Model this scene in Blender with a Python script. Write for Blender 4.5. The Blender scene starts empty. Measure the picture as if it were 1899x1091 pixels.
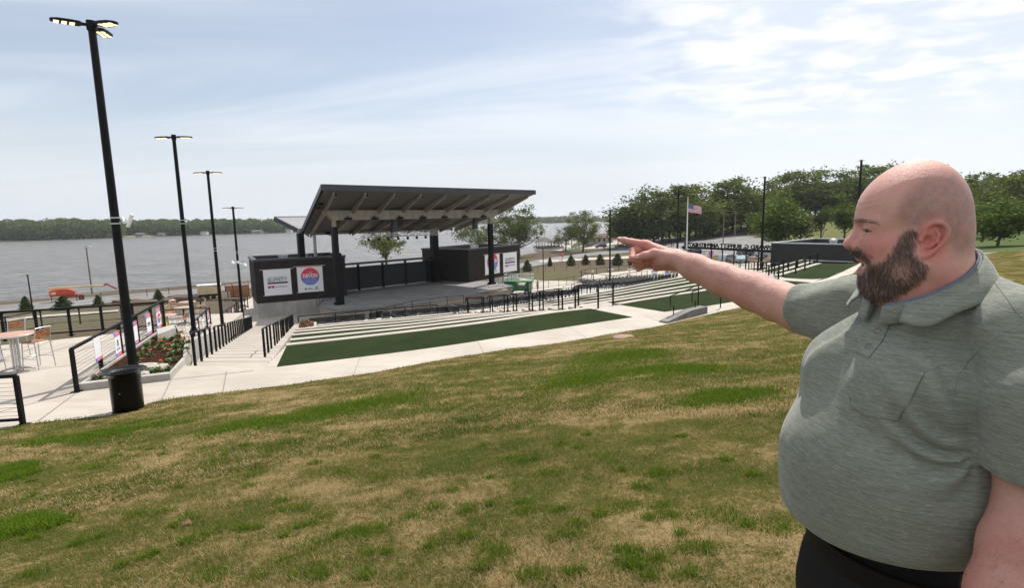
import bpy, math, random
import numpy as np
from mathutils import Vector, Matrix
R_ = math.radians
random.seed(7)
RNG = np.random.default_rng(11)
sc = bpy.context.scene
COL = sc.collection

# ---------------------------------------------------------------- camera
FPX, CW, CH = 1000.0, 1899.0, 1091.0          # focal length and frame of the photograph in its own pixels
PITCH, ROLL = 7.97, -1.2
cam_d = bpy.data.cameras.new('camera'); cam = bpy.data.objects.new('camera', cam_d); COL.objects.link(cam)
cam_d.sensor_width = 36.0; cam_d.lens = FPX/CW*36.0
cam_d.clip_start = 0.05; cam_d.clip_end = 20000
CR = (Matrix.Rotation(R_(90-PITCH), 3, 'X') @ Matrix.Rotation(R_(ROLL), 3, 'Z'))
cam.matrix_world = CR.to_4x4()
sc.camera = cam
sc.render.resolution_x, sc.render.resolution_y = 1024, 589

def ray(x, y): return CR @ Vector(((x-CW/2)/FPX, -(y-CH/2)/FPX, -1.0))
def W(x, y, z):
    d = ray(x, y); return d*(z/d.z)            # point of the photograph's pixel on the level z
def P(x, y, Y):
    d = ray(x, y); return d*(Y/d.y)            # point of the photograph's pixel at the forward distance Y

# ---------------------------------------------------------------- sky and sun
SUN_AZ, SUN_EL = 30.0, 56.0                     # azimuth from +Y towards +X
sc.view_settings.view_transform = 'Standard'
sc.view_settings.look = 'None'
sc.view_settings.exposure = 0.18
sc.view_settings.gamma = 1.0
world = bpy.data.worlds.new('World'); sc.world = world; world.use_nodes = True
wt = world.node_tree; wt.nodes.clear()
def wn(t, **k):
    n = wt.nodes.new(t)
    for a, b in k.items(): setattr(n, a, b)
    return n
wo = wn('ShaderNodeOutputWorld'); wb = wn('ShaderNodeBackground'); wb.inputs['Strength'].default_value = 0.10
sky = wn('ShaderNodeTexSky', sky_type='NISHITA', sun_disc=False)
sky.sun_elevation = R_(SUN_EL); sky.sun_rotation = R_(SUN_AZ)
sky.air_density = 1.0; sky.dust_density = 1.2; sky.ozone_density = 1.0; sky.altitude = 200
tc = wn('ShaderNodeTexCoord'); sx = wn('ShaderNodeSeparateXYZ'); wt.links.new(tc.outputs['Generated'], sx.inputs[0])
def wm(op, a, b=None, c=None):
    n = wn('ShaderNodeMath', operation=op)
    for i, v in enumerate((a, b, c)):
        if v is None: continue
        if isinstance(v, (int, float)): n.inputs[i].default_value = v
        else: wt.links.new(v, n.inputs[i])
    return n.outputs[0]
zz = wm('MAXIMUM', sx.outputs['Z'], 0.0); den = wm('ADD', zz, 0.09)
cu = wm('DIVIDE', sx.outputs['X'], den); cv = wm('DIVIDE', sx.outputs['Y'], den)
cb = wn('ShaderNodeCombineXYZ'); wt.links.new(cu, cb.inputs[0]); wt.links.new(cv, cb.inputs[1])
def cloud(scale, rot, stretch, lo, hi, detail=6, dist=0.4, loc=(0, 0, 0)):
    m = wn('ShaderNodeMapping'); m.inputs['Rotation'].default_value = (0, 0, R_(rot)); m.inputs['Scale'].default_value = (stretch, 1, 1)
    m.inputs['Location'].default_value = loc
    wt.links.new(cb.outputs[0], m.inputs[0])
    n = wn('ShaderNodeTexNoise'); n.inputs['Scale'].default_value = scale; n.inputs['Detail'].default_value = detail
    n.inputs['Roughness'].default_value = 0.55; n.inputs['Distortion'].default_value = dist
    wt.links.new(m.outputs[0], n.inputs['Vector'])
    r = wn('ShaderNodeMapRange'); r.interpolation_type = 'SMOOTHSTEP'
    r.inputs['From Min'].default_value = lo; r.inputs['From Max'].default_value = hi
    wt.links.new(n.outputs['Fac'], r.inputs[0]); return r.outputs[0]
veil = cloud(0.55, 14, 0.28, 0.34, 0.68, 7, 1.1, (3.1, 0, 0))
puff = cloud(3.6, 25, 0.8, 0.40, 0.62, 10, 0.35)
side = wn('ShaderNodeMapRange'); side.interpolation_type = 'SMOOTHSTEP'     # the patchy altocumulus stands in the south-west half of the sky
side.inputs['From Min'].default_value = 0.18; side.inputs['From Max'].default_value = 0.44
wt.links.new(wm('ADD', sx.outputs['X'], wm('MULTIPLY', zz, 0.30)), side.inputs[0])
hi_ = wn('ShaderNodeMapRange'); hi_.interpolation_type = 'SMOOTHSTEP'; hi_.inputs['From Min'].default_value = 0.08; hi_.inputs['From Max'].default_value = 0.22
wt.links.new(zz, hi_.inputs[0])
puffm = wm('MULTIPLY', wm('MULTIPLY', puff, side.outputs[0]), wm('MULTIPLY', hi_.outputs[0], 0.75))
veilm = wm('MAXIMUM', wm('MULTIPLY_ADD', veil, 0.66, 0.30), wm('MULTIPLY', side.outputs[0], 0.70))
def wmix(f, a, b):
    n = wn('ShaderNodeMix', data_type='RGBA')
    if isinstance(f, float): n.inputs[0].default_value = f
    else: wt.links.new(f, n.inputs[0])
    for i, v in ((6, a), (7, b)):
        if isinstance(v, tuple): n.inputs[i].default_value = v
        else: wt.links.new(v, n.inputs[i])
    return n.outputs[2]
c1 = wmix(veilm, sky.outputs[0], (8.2, 8.6, 9.2, 1))
c2 = wmix(puffm, c1, (9.9, 9.8, 9.7, 1))
low = wn('ShaderNodeMapRange'); low.interpolation_type = 'SMOOTHSTEP'; low.inputs['From Min'].default_value = 0.0; low.inputs['From Max'].default_value = 0.22
wt.links.new(zz, low.inputs[0])
c2 = wmix(low.outputs[0], wmix(side.outputs[0], (7.0, 7.4, 7.9, 1), (8.2, 8.6, 8.9, 1)), c2)
wt.links.new(c2, wb.inputs[0]); wt.links.new(wb.outputs[0], wo.inputs[0])

sun_d = bpy.data.lights.new('sun', 'SUN'); sun = bpy.data.objects.new('sun', sun_d); COL.objects.link(sun)
sun_d.energy = 4.8; sun_d.angle = R_(0.6); sun_d.color = (1.0, 0.95, 0.88)
sv = Vector((math.sin(R_(SUN_AZ))*math.cos(R_(SUN_EL)), math.cos(R_(SUN_AZ))*math.cos(R_(SUN_EL)), math.sin(R_(SUN_EL))))
sun.rotation_euler = (-sv).to_track_quat('-Z', 'Y').to_euler()

# ---------------------------------------------------------------- materials
MATS = {}
def nt(m):
    m.use_nodes = True; t = m.node_tree; t.nodes.clear(); return t
class NT:
    def __init__(s, name):
        s.m = bpy.data.materials.new(name); s.t = nt(s.m)
        s.o = s.n('ShaderNodeOutputMaterial'); s.b = s.n('ShaderNodeBsdfPrincipled'); s.l(s.b.outputs[0], s.o.inputs[0])
        MATS[name] = s.m
    def n(s, t, **k):
        x = s.t.nodes.new(t)
        for a, b in k.items(): setattr(x, a, b)
        return x
    def l(s, a, b): s.t.links.new(a, b)
    def put(s, inp, v):
        if isinstance(v, (int, float)): inp.default_value = v
        elif isinstance(v, tuple): inp.default_value = v if len(v) == 4 or inp.type == 'VECTOR' else v+(1,)
        else: s.l(v, inp)
    def pos(s, obj=False):
        if obj: return s.n('ShaderNodeTexCoord').outputs['Object']
        return s.n('ShaderNodeNewGeometry').outputs['Position']
    def noise(s, scale, detail=4, rough=0.55, vec=None, dist=0, stretch=None, rot=None):
        n = s.n('ShaderNodeTexNoise'); n.inputs['Scale'].default_value = scale; n.inputs['Detail'].default_value = detail
        n.inputs['Roughness'].default_value = rough; n.inputs['Distortion'].default_value = dist
        v = vec or s.pos()
        if stretch:
            m = s.n('ShaderNodeMapping'); m.inputs['Scale'].default_value = stretch
            if rot: m.inputs['Rotation'].default_value = rot
            s.l(v, m.inputs[0]); v = m.outputs[0]
        s.l(v, n.inputs['Vector']); return n.outputs['Fac']
    def ramp(s, v, lo, hi, smooth=True):
        r = s.n('ShaderNodeMapRange'); r.interpolation_type = 'SMOOTHSTEP' if smooth else 'LINEAR'
        r.inputs['From Min'].default_value = lo; r.inputs['From Max'].default_value = hi; s.l(v, r.inputs[0]); return r.outputs[0]
    def mix(s, f, a, b, mode='MIX'):
        x = s.n('ShaderNodeMix', data_type='RGBA', blend_type=mode)
        s.put(x.inputs[0], f); s.put(x.inputs[6], a); s.put(x.inputs[7], b); return x.outputs[2]
    def math(s, op, a, b=None):
        x = s.n('ShaderNodeMath', operation=op); s.put(x.inputs[0], a)
        if b is not None: s.put(x.inputs[1], b)
        return x.outputs[0]
    def set(s, **k):
        for a, v in k.items(): s.put(s.b.inputs[{'col': 'Base Color', 'rough': 'Roughness', 'metal': 'Metallic', 'spec': 'Specular IOR Level', 'sss': 'Subsurface Weight', 'emit': 'Emission Color', 'es': 'Emission Strength', 'coat': 'Coat Weight', 'sheen': 'Sheen Weight', 'trans': 'Transmission Weight', 'alpha': 'Alpha'}[a]], v)
        return s
    def bump(s, h, strength=0.3, dist=0.01, prev=None):
        b = s.n('ShaderNodeBump'); b.inputs['Strength'].default_value = strength; b.inputs['Distance'].default_value = dist
        s.l(h, b.inputs['Height'])
        if prev: s.l(prev, b.inputs['Normal'])
        s.l(b.outputs[0], s.b.inputs['Normal']); return b.outputs[0]
def mat(name, col, rough=0.6, metal=0.0, var=0.12, scale=3.0, bump=0.0, bscale=None, bdist=0.01, obj=False, **k):
    if name in MATS: return MATS[name]
    t = NT(name)
    v = t.noise(scale, 5, 0.6, t.pos(obj))
    lo = tuple(c*(1-var) for c in col); hi = tuple(min(1, c*(1+var)) for c in col)
    t.set(col=t.mix(t.ramp(v, .3, .7), lo, hi), rough=rough, metal=metal, **k)
    if bump: t.bump(t.noise(bscale or scale*8, 4, .6, t.pos(obj)), bump, bdist)
    return t.m
mat('black_metal', (0.008, 0.008, 0.0085), 0.5, 0.0, 0.3, 6, 0.05, spec=.14)
mat('dark_bronze', (0.03, 0.028, 0.028), 0.45, 0.2, 0.25, 2)
mat('galv', (0.42, 0.43, 0.44), 0.4, 0.8, 0.15, 4)
mat('alu', (0.55, 0.56, 0.57), 0.35, 0.7, 0.1, 9)
mat('white_paint', (0.75, 0.75, 0.75), 0.5, 0, 0.06, 2)
mat('tan_steel', (0.26, 0.225, 0.18), 0.55, 0.0, 0.14, 0.9)
mat('tan_deck', (0.15, 0.13, 0.11), 0.6, 0.0, 0.25, 0.6)
mat('black_plastic', (0.02, 0.02, 0.022), 0.4, 0, 0.2, 8)
mat('rubber', (0.018, 0.018, 0.018), 0.85, 0, 0.3, 8)
mat('glass_dark', (0.03, 0.035, 0.04), 0.06, 0, 0.1, 1, spec=0.8)
mat('orange_paint', (0.52, 0.07, 0.02), 0.5, 0, 0.12, 1.5)
mat('red_paint', (0.42, 0.05, 0.035), 0.45, 0, 0.15, 1.5)
mat('cream_paint', (0.60, 0.50, 0.31), 0.5, 0, 0.12, 1.2)
mat('green_paint', (0.015, 0.16, 0.065), 0.4, 0, 0.15, 1.5)
mat('teak', (0.37, 0.15, 0.06), 0.55, 0, 0.28, 12, 0.1, obj=True)
mat('table_top', (0.42, 0.24, 0.17), 0.5, 0, 0.18, 10, obj=True)
mat('cedar', (0.26, 0.10, 0.035), 0.7, 0, 0.3, 2.5, 0.2)
mat('pole_wood', (0.20, 0.15, 0.11), 0.85, 0, 0.25, 3, 0.2)
mat('soil', (0.050, 0.021, 0.013), 0.95, 0, 0.5, 9, 1.0, 40, 0.03, spec=.03)
mat('rock', (0.40, 0.36, 0.31), 0.85, 0, 0.25, 8, 0.6, 30)
mat('bark', (0.085, 0.068, 0.052), 0.9, 0, 0.35, 3, 0.5, 12, 0.03, obj=True)
mat('roof_shingle', (0.13, 0.115, 0.105), 0.85, 0, 0.25, 1.0)
mat('sign_red', (0.72, 0.05, 0.08), 0.55, 0, 0.05, 5)
mat('sign_purple', (0.33, 0.17, 0.55), 0.55, 0, 0.08, 5)
mat('sign_white', (0.80, 0.80, 0.82), 0.6, 0, 0.03, 5)
mat('ink', (0.03, 0.03, 0.035), 0.6, 0, 0.1, 5)
mat('ink_grey', (0.33, 0.33, 0.36), 0.6, 0, 0.1, 5)
mat('magenta', (0.55, 0.03, 0.25), 0.6, 0, 0.1, 5)
mat('ink_green', (0.15, 0.28, 0.12), 0.6, 0, 0.1, 5)
mat('yellow_paint', (0.75, 0.52, 0.03), 0.5, 0, 0.1, 3)

# ---------------------------------------------------------------- mesh helpers
def wmat(o):
    m = Matrix.Identity(4)
    while o is not None:
        m = o.matrix_basis @ m; o = o.parent
    return m
def tag(o, label=None, cat=None, group=None, kind=None):
    if label: o['label'] = label
    if cat: o['category'] = cat
    if group: o['group'] = group
    if kind: o['kind'] = kind
    return o
def thing(name, label, cat, loc=(0, 0, 0), rz=0.0, group=None):
    o = bpy.data.objects.new(name, None); COL.objects.link(o); o.empty_display_size = 0.2
    o.location = loc; o.rotation_euler = (0, 0, rz); o.matrix_basis = Matrix.Translation(Vector(loc)) @ Matrix.Rotation(rz, 4, 'Z')
    return tag(o, label, cat, group)
def link_mesh(name, me, material, parent=None):
    o = bpy.data.objects.new(name, me); COL.objects.link(o)
    if material is not None:
        for m in (material if isinstance(material, (list, tuple)) else [material]):
            me.materials.append(MATS[m] if isinstance(m, str) else m)
    if parent: o.parent = parent
    return o
def np_mesh(name, V, F, material=None, parent=None, smooth=False, attrs=None):
    V = np.asarray(V, np.float32); F = np.asarray(F, np.int32); k = F.shape[1]
    me = bpy.data.meshes.new(name)
    me.vertices.add(len(V)); me.vertices.foreach_set('co', V.ravel())
    me.loops.add(F.size); me.loops.foreach_set('vertex_index', F.ravel())
    me.polygons.add(len(F)); me.polygons.foreach_set('loop_start', np.arange(0, F.size, k, dtype=np.int32))
    me.polygons.foreach_set('loop_total', np.full(len(F), k, np.int32))
    if smooth: me.polygons.foreach_set('use_smooth', np.ones(len(F), bool))
    me.update(calc_edges=True)
    for nm, A in (attrs or {}).items():
        A = np.asarray(A, np.float32)
        if A.ndim == 1:
            a = me.attributes.new(nm, 'FLOAT', 'POINT'); a.data.foreach_set('value', A)
        else:
            a = me.attributes.new(nm, 'FLOAT_COLOR', 'POINT'); a.data.foreach_set('color', np.c_[A, np.ones(len(A))].astype(np.float32).ravel())
    return link_mesh(name, me, material, parent)
class MB:
    def __init__(s): s.v = []; s.f = []; s.mi = []; s.cur = 0; s.sm = []
    def add(s, vs, fs, sm=False):
        b = len(s.v); s.v += [tuple(x) for x in vs]; s.f += [tuple(b+i for i in f) for f in fs]
        s.mi += [s.cur]*len(fs); s.sm += [sm]*len(fs); return s
    def box(s, c, d, rz=0.0, M=None):
        c = Vector(c); x, y, z = (Vector(d)/2)
        vs = [Vector((a*x, b*y, e*z)) for a in (-1, 1) for b in (-1, 1) for e in (-1, 1)]
        r = M if M is not None else Matrix.Rotation(rz, 3, 'Z')
        vs = [c + r @ p for p in vs]
        return s.add(vs, [(0, 1, 3, 2), (4, 6, 7, 5), (0, 4, 5, 1), (2, 3, 7, 6), (0, 2, 6, 4), (1, 5, 7, 3)])
    def bar(s, p, q, w, h=None, up=(0, 0, 1)):
        p, q = Vector(p), Vector(q); d = q-p; L = d.length
        if L < 1e-6: return s
        d.normalize(); u = Vector(up)
        if abs(d.dot(u)) > 0.99: u = Vector((0, 1, 0))
        x = d.cross(u).normalized(); z = x.cross(d).normalized(); h = h or w
        M = Matrix((x, d, z)).transposed()
        return s.box((p+q)/2, (w, L, h), M=M)
    def tube(s, pts, r, n=8, cap=True):
        pts = [Vector(p) for p in pts]; k = len(pts)
        rs = r if isinstance(r, (list, tuple)) else [r]*k
        vs = []; up = None
        for i, p in enumerate(pts):
            t = (pts[min(i+1, k-1)]-pts[max(i-1, 0)]).normalized()
            if up is None: up = Vector((0, 0, 1)) if abs(t.z) < 0.9 else Vector((1, 0, 0))
            x = t.cross(up).normalized(); y = x.cross(t).normalized(); up = y
            for j in range(n):
                a = 2*math.pi*j/n; vs.append(p + (x*math.cos(a)+y*math.sin(a))*rs[i])
        fs = [(i*n+j, i*n+(j+1) % n, (i+1)*n+(j+1) % n, (i+1)*n+j) for i in range(k-1) for j in range(n)]
        s.add(vs, fs, True)
        if cap:
            s.add([vs[j] for j in range(n)], [tuple(range(n-1, -1, -1))]); s.add(vs[-n:], [tuple(range(n))])
        return s
    def lathe(s, c, prof, n=24, cap=True):
        c = Vector(c); vs = [c+Vector((r*math.cos(2*math.pi*j/n), r*math.sin(2*math.pi*j/n), z)) for r, z in prof for j in range(n)]
        fs = [(i*n+j, i*n+(j+1) % n, (i+1)*n+(j+1) % n, (i+1)*n+j) for i in range(len(prof)-1) for j in range(n)]
        return s.add(vs, fs, True)
    def prism(s, pts, z0, z1=None, bottom=True):
        """pts ccw; z0/z1 scalars (z0 bottom) or pts have z and z0 = thickness below"""
        n = len(pts)
        if z1 is None: top = [Vector(p) for p in pts]; bot = [p-Vector((0, 0, z0)) for p in top]
        else: top = [Vector((p[0], p[1], z1)) for p in pts]; bot = [Vector((p[0], p[1], z0)) for p in pts]
        a = sum(top[i].x*top[(i+1) % n].y-top[(i+1) % n].x*top[i].y for i in range(n))
        if a < 0: top.reverse(); bot.reverse()
        fs = [tuple(range(n))]+[(n+i, n+(i+1) % n, (i+1) % n, i) for i in range(n)]
        if bottom: fs.append(tuple(range(2*n-1, n-1, -1)))
        return s.add(top+bot, fs)
    def build(s, name, material, parent=None, world=False, bevel=0.0):
        me = bpy.data.meshes.new(name)
        vs = s.v
        if world and parent is not None:
            Mi = wmat(parent).inverted(); vs = [tuple(Mi @ Vector(v)) for v in vs]
        me.from_pydata(vs, [], s.f); me.update()
        me.polygons.foreach_set('use_smooth', s.sm); me.polygons.foreach_set('material_index', s.mi)
        o = link_mesh(name, me, material, parent)
        if bevel:
            b = o.modifiers.new('bevel', 'BEVEL'); b.width = bevel; b.segments = 2; b.limit_method = 'ANGLE'
        return o
def copy_tree(o, parent=None):
    c = o.copy(); COL.objects.link(c); c.parent = parent
    for ch in list(o.children): copy_tree(ch, c)
    return c
def dup(root, loc, rz=0.0, label=None, scale=None):
    c = copy_tree(root); c.location = loc; c.rotation_euler = (0, 0, rz)
    if scale: c.scale = (scale,)*3 if isinstance(scale, (int, float)) else scale
    if label: c['label'] = label
    return c
def text_mb(mb, txt, size, org, ex, ez, depth=0.01, bold=0.0, align='LEFT', width=None):
    """lettering as thin raised solids: ex = direction of the line, ez = up"""
    cu = bpy.data.curves.new('t', 'FONT'); cu.body = txt; cu.size = size; cu.extrude = depth/2; cu.offset = bold; cu.align_x = align; cu.resolution_u = 2
    ob = bpy.data.objects.new('t', cu); me = ob.to_mesh()
    ex, ez = Vector(ex).normalized(), Vector(ez).normalized(); en = ex.cross(ez)
    xs = [v.co.x for v in me.vertices]
    k = width/(max(xs)-min(xs)) if width and xs else 1
    mb.add([Vector(org)+ex*(v.co.x*k)+ez*v.co.y+en*v.co.z for v in me.vertices], [tuple(p.vertices) for p in me.polygons])
    ob.to_mesh_clear(); bpy.data.objects.remove(ob); bpy.data.curves.remove(cu)
    return mb
def smooth_poly(pts, n=8, closed=False):
    """Catmull-Rom through points"""
    P_ = [Vector(p) for p in pts]; out = []
    k = len(P_)
    for i in range(k-1):
        p0, p1, p2, p3 = P_[max(i-1, 0)], P_[i], P_[i+1], P_[min(i+2, k-1)]
        for j in range(n):
            t = j/n
            out.append(0.5*((2*p1)+(p2-p0)*t+(2*p0-5*p1+4*p2-p3)*t*t+(3*p1-p0-3*p2+p3)*t**3))
    out.append(P_[-1]); return out
def resample(pts, n):
    pts = [Vector(p) for p in pts]; L = [0]
    for a, b in zip(pts, pts[1:]): L.append(L[-1]+(b-a).length)
    out = []
    for i in range(n):
        s = L[-1]*i/(n-1); j = max(k for k in range(len(L)) if L[k] <= s+1e-9); j = min(j, len(pts)-2)
        t = (s-L[j])/max(1e-9, L[j+1]-L[j]); out.append(pts[j].lerp(pts[j+1], t))
    return out
def ribbon(mb, a, b, thick=0.0):
    """quad strip between two equally long polylines, with skirts going down by thick"""
    n = len(a); vs = list(a)+list(b)
    fs = [(i, n+i, n+i+1, i+1) for i in range(n-1)]
    v0 = (Vector(a[1])-Vector(a[0])).cross(Vector(b[0])-Vector(a[0]))
    if v0.z > 0: fs = [f[::-1] for f in fs]
    mb.add(vs, fs)
    if thick:
        d = Vector((0, 0, thick))
        for e in (list(a)+list(reversed(b)),):
            e = [Vector(p) for p in e]; m = len(e); w = e+[p-d for p in e]
            mb.add(w, [(i, (i+1) % m, m+(i+1) % m, m+i) for i in range(m)])
    return mb
# ================================================================ SETTING
WZ = -3.9                                       # level of the upper walkway (the camera is the origin)
LAKE = -14.0
g = NT('concrete')                              # pale new concrete with faint wash marks and joints in the mesh
n1 = g.noise(0.5, 6, .6); n2 = g.noise(14, 5, .65); n3 = g.noise(0.9, 3, .5, stretch=(1, 4, 1))
c = g.mix(g.ramp(n1, .3, .7), (0.35, 0.31, 0.265), (0.44, 0.395, 0.34))
c = g.mix(g.math('MULTIPLY', g.ramp(n3, .52, .75), .5), c, (0.34, 0.26, 0.20))
c = g.mix(g.math('MULTIPLY', g.ramp(n2, .4, .75), .22), c, (0.33, 0.30, 0.265))
g.set(col=c, rough=0.88); g.bump(g.noise(60, 3), 0.25, 0.004)
g = NT('wall_concrete')
c = g.mix(g.ramp(g.noise(.8, 6, .6), .3, .7), (0.30, 0.285, 0.26), (0.40, 0.38, 0.35))
c = g.mix(g.math('MULTIPLY', g.ramp(g.noise(1.2, 4, .6, stretch=(1, 1, .25)), .5, .75), .5), c, (0.24, 0.22, 0.20))
g.set(col=c, rough=0.9); g.bump(g.noise(30, 3), 0.25, 0.006)
g = NT('turf')
c = g.mix(g.ramp(g.noise(1.1, 5, .65), .3, .7), (0.013, 0.023, 0.008), (0.024, 0.036, 0.012))
c = g.mix(g.math('MULTIPLY', g.ramp(g.noise(70, 2), .35, .7), .6), c, (0.036, 0.050, 0.021))
c = g.mix(g.math('MULTIPLY', g.ramp(g.noise(.35, 5, .7, None, .3), .4, .7), .45), c, (0.036, 0.050, 0.018))
g.set(col=c, rough=0.95, spec=0.03); g.bump(g.noise(160, 2), 0.8, 0.02)
g = NT('asphalt')
c = g.mix(g.ramp(g.noise(.25, 6, .65), .3, .7), (0.13, 0.127, 0.122), (0.20, 0.195, 0.19))
g.set(col=c, rough=0.9)
# the lawn and its patches: one pattern, shared by the soil sheet and by the blades standing in it
def lawn_cols(g):
    vec = g.pos(); cx = g.n('ShaderNodeSeparateXYZ'); g.l(vec, cx.inputs[0])
    cc = g.n('ShaderNodeCombineXYZ'); g.l(cx.outputs[0], cc.inputs[0]); g.l(cx.outputs[1], cc.inputs[1]); v = cc.outputs[0]
    rows = g.noise(0.55, 6, .68, v, 0.5, stretch=(0.55, 1.25, 1), rot=(0, 0, R_(-24)))
    blot = g.noise(2.0, 6, .75, v, 0.5); fine = g.noise(19, 4, .7, v)
    m = g.math('ADD', g.math('MULTIPLY', rows, .5), g.math('MULTIPLY', blot, .5))
    m = g.math('ADD', m, g.math('MULTIPLY', g.math('SUBTRACT', fine, .5), .30))
    return m, v
g = NT('lawn_soil')
m, v = lawn_cols(g)
c = g.mix(g.ramp(m, .38, .52), (0.30, 0.215, 0.11), (0.095, 0.088, 0.024))
c = g.mix(g.ramp(m, .49, .62), c, (0.042, 0.068, 0.012))
c = g.mix(g.math('MULTIPLY', g.ramp(g.noise(60, 4, .7, v), .3, .7), .45), c, (0.10, 0.075, 0.035))
g.set(col=c, rough=0.95, spec=0.0); g.bump(g.noise(45, 4, .7), 0.9, 0.03)
g = NT('grass_blade')
m, v = lawn_cols(g)
isl = g.n('ShaderNodeNewGeometry').outputs['Random Per Island']
m2 = g.math('ADD', m, g.math('MULTIPLY', g.math('SUBTRACT', isl, .5), .20))
c = g.mix(g.ramp(m2, .37, .50), (0.50, 0.375, 0.20), (0.19, 0.175, 0.048))
c = g.mix(g.ramp(m2, .46, .60), c, (0.082, 0.125, 0.020))
c = g.mix(g.ramp(isl, .88, 1.0), c, (0.48, 0.39, 0.23))
g.set(col=c, rough=0.85, spec=0.05)
def translucent(g, c, f=.45):
    tr = g.n('ShaderNodeBsdfTranslucent'); g.l(c, tr.inputs[0]); mx = g.n('ShaderNodeMixShader'); mx.inputs[0].default_value = f; g.l(g.b.outputs[0], mx.inputs[1]); g.l(tr.outputs[0], mx.inputs[2]); g.l(mx.outputs[0], g.o.inputs[0])
translucent(g, c)
g = NT('clover_blade')
isl = g.n('ShaderNodeNewGeometry').outputs['Random Per Island']
c = g.mix(isl, (0.065, 0.125, 0.008), (0.145, 0.21, 0.018)); g.set(col=c, rough=0.8, spec=0.08); translucent(g, c)

WO = [(-620, 905), (-60, 805), (0, 793), (60, 782), (130, 774), (215, 768), (262, 758), (285, 744), (380, 734), (505, 718), (607, 700), (740, 681), (890, 658), (954, 645), (1060, 630), (1200, 610),
      (1270, 592), (1340, 577), (1430, 556), (1500, 536), (1560, 514), (1610, 490), (1640, 474)]
WO3 = smooth_poly([W(x, y, WZ) for x, y in WO], 3)
WOa = np.array([(p.x, p.y) for p in WO3])
def sdist(X, Y):
    """signed distance to the walkway's uphill edge, positive on the camera's side"""
    X = np.asarray(X, float); Y = np.asarray(Y, float); best = np.full(X.shape, 1e9); sg = np.ones(X.shape)
    for a, b in zip(WOa[:-1], WOa[1:]):
        d = b-a; L2 = d@d
        t = np.clip(((X-a[0])*d[0]+(Y-a[1])*d[1])/L2, 0, 1)
        dx = X-(a[0]+t*d[0]); dy = Y-(a[1]+t*d[1]); dd = np.hypot(dx, dy)
        cr = d[0]*(Y-a[1])-d[1]*(X-a[0]); m = dd < best
        best = np.where(m, dd, best); sg = np.where(m, np.where(cr < 0, 1, -1), sg)
    return best*sg
def hill(X, Y):
    d = sdist(X, Y); X = np.asarray(X, float); Y = np.asarray(Y, float)
    z = np.where(d > 0, np.minimum(.172*d, 2.15), .35*d)
    k = np.clip((d-9)/7, 0, 1); k = k*k*(3-2*k); z = np.where(d > 0, (.172*d)*(1-k)+np.minimum(.172*d, 2.15)*k, z)
    rr = np.hypot(X, Y); z = z-np.where(d > 0, .04*np.clip(rr-13, 0, 60)*np.clip((X-4)/12, 0, 1)*np.clip((d-3)/6, 0, 1), 0)
    z = z+.035*np.sin(X*.9+Y*.4)*np.sin(Y*.7-X*.3)+.012*np.sin(X*3.1+1)*np.sin(Y*2.7)*np.clip(d, 0, 1)
    return WZ+z
xs = np.arange(-30, 52, .5); ys = np.arange(-14, 50, .5)
X, Y = np.meshgrid(xs, ys, indexing='ij'); Z = hill(X, Y)
D_ = sdist(X, Y); nx, ny = X.shape
idx = np.arange(nx*ny).reshape(nx, ny)
F = np.stack([idx[:-1, :-1], idx[1:, :-1], idx[1:, 1:], idx[:-1, 1:]], -1).reshape(-1, 4)
keep = (D_[:-1, :-1] > -1.6).ravel()
lawn = np_mesh('lawn', np.stack([X, Y, Z], -1).reshape(-1, 3), F[keep], 'lawn_soil', smooth=True)
tag(lawn, kind='structure')

HZ = Z
def hillz(x, y):
    u = (x-xs[0])/.5; v = (y-ys[0])/.5; i = min(max(int(u), 0), len(xs)-2); j = min(max(int(v), 0), len(ys)-2); u -= i; v -= j
    return float((HZ[i, j]*(1-u)+HZ[i+1, j]*u)*(1-v)+(HZ[i, j+1]*(1-u)+HZ[i+1, j+1]*u)*v)
# ---- the land round the bowl: heights and ground cover interpolated between surveyed spots
DIRT, DLAWN, GRASS, FIELD = (0.10, 0.070, 0.050), (0.095, 0.084, 0.042), (0.060, 0.090, 0.020), (0.125, 0.125, 0.040)
SP = []
def sp(x, y, z, c=DIRT): p = W(x, y, z); SP.append((p.x, p.y, z, c))
def sw(x, y, z, c=DIRT): SP.append((x, y, z, c))
for x, y in ((-120, 570), (0, 560), (100, 552), (210, 542), (316, 533), (390, 527), (460, 521), (965, 474), (994, 469), (1023, 457), (1050, 449), (1100, 441), (1150, 432)): sp(x, y, LAKE+.05)
for a, b in ((-130, 150), (-110, 175), (-80, 190), (-40, 215), (10, 260), (-200, 130), (0, 330), (40, 420), (60, 520), (-100, 300), (-200, 300)): sw(a, b, -22)
sp(-100, 600, -12.6); sp(0, 600, -12.4, DLAWN); sp(60, 594, -12.3, DLAWN); sp(150, 583, -12.3, DLAWN); sp(260, 570, -12.4); sp(150, 557, -12.9); sp(300, 548, -12.9); sp(400, 538, -12.8)
sp(0, 575, -13.0); sp(330, 575, -11.2); sp(430, 560, -11.6)
for a, b, z in ((-40, 10, -4.6), (-30, 20, -5), (-20, 14, -5), (-20, 22, -5.2), (-36, 30, -8.5), (-26, 30, -6.5), (-26, 40, -9.5), (-60, 20, -8), (-60, 50, -12), (-36, 48, -12)): sw(a, b, z-.5)
for a, b, z in ((-8, 16, -5), (0, 20, -5), (10, 25, -5), (20, 34, -5), (32, 46, -5), (0, 30, -7.5), (10, 36, -7.5), (-14, 30, -8), (20, 46, -8), (-12, 42, -11), (0, 48, -12.2), (14, 54, -12.2), (-20, 60, -12.2), (-30, 66, -12.3), (0, 62, -12.2), (14, 70, -12.2), (-18, 74, -12.2), (0, 92, -12.2), (-25, 92, -12.6)): sw(a, b, z)
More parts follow.
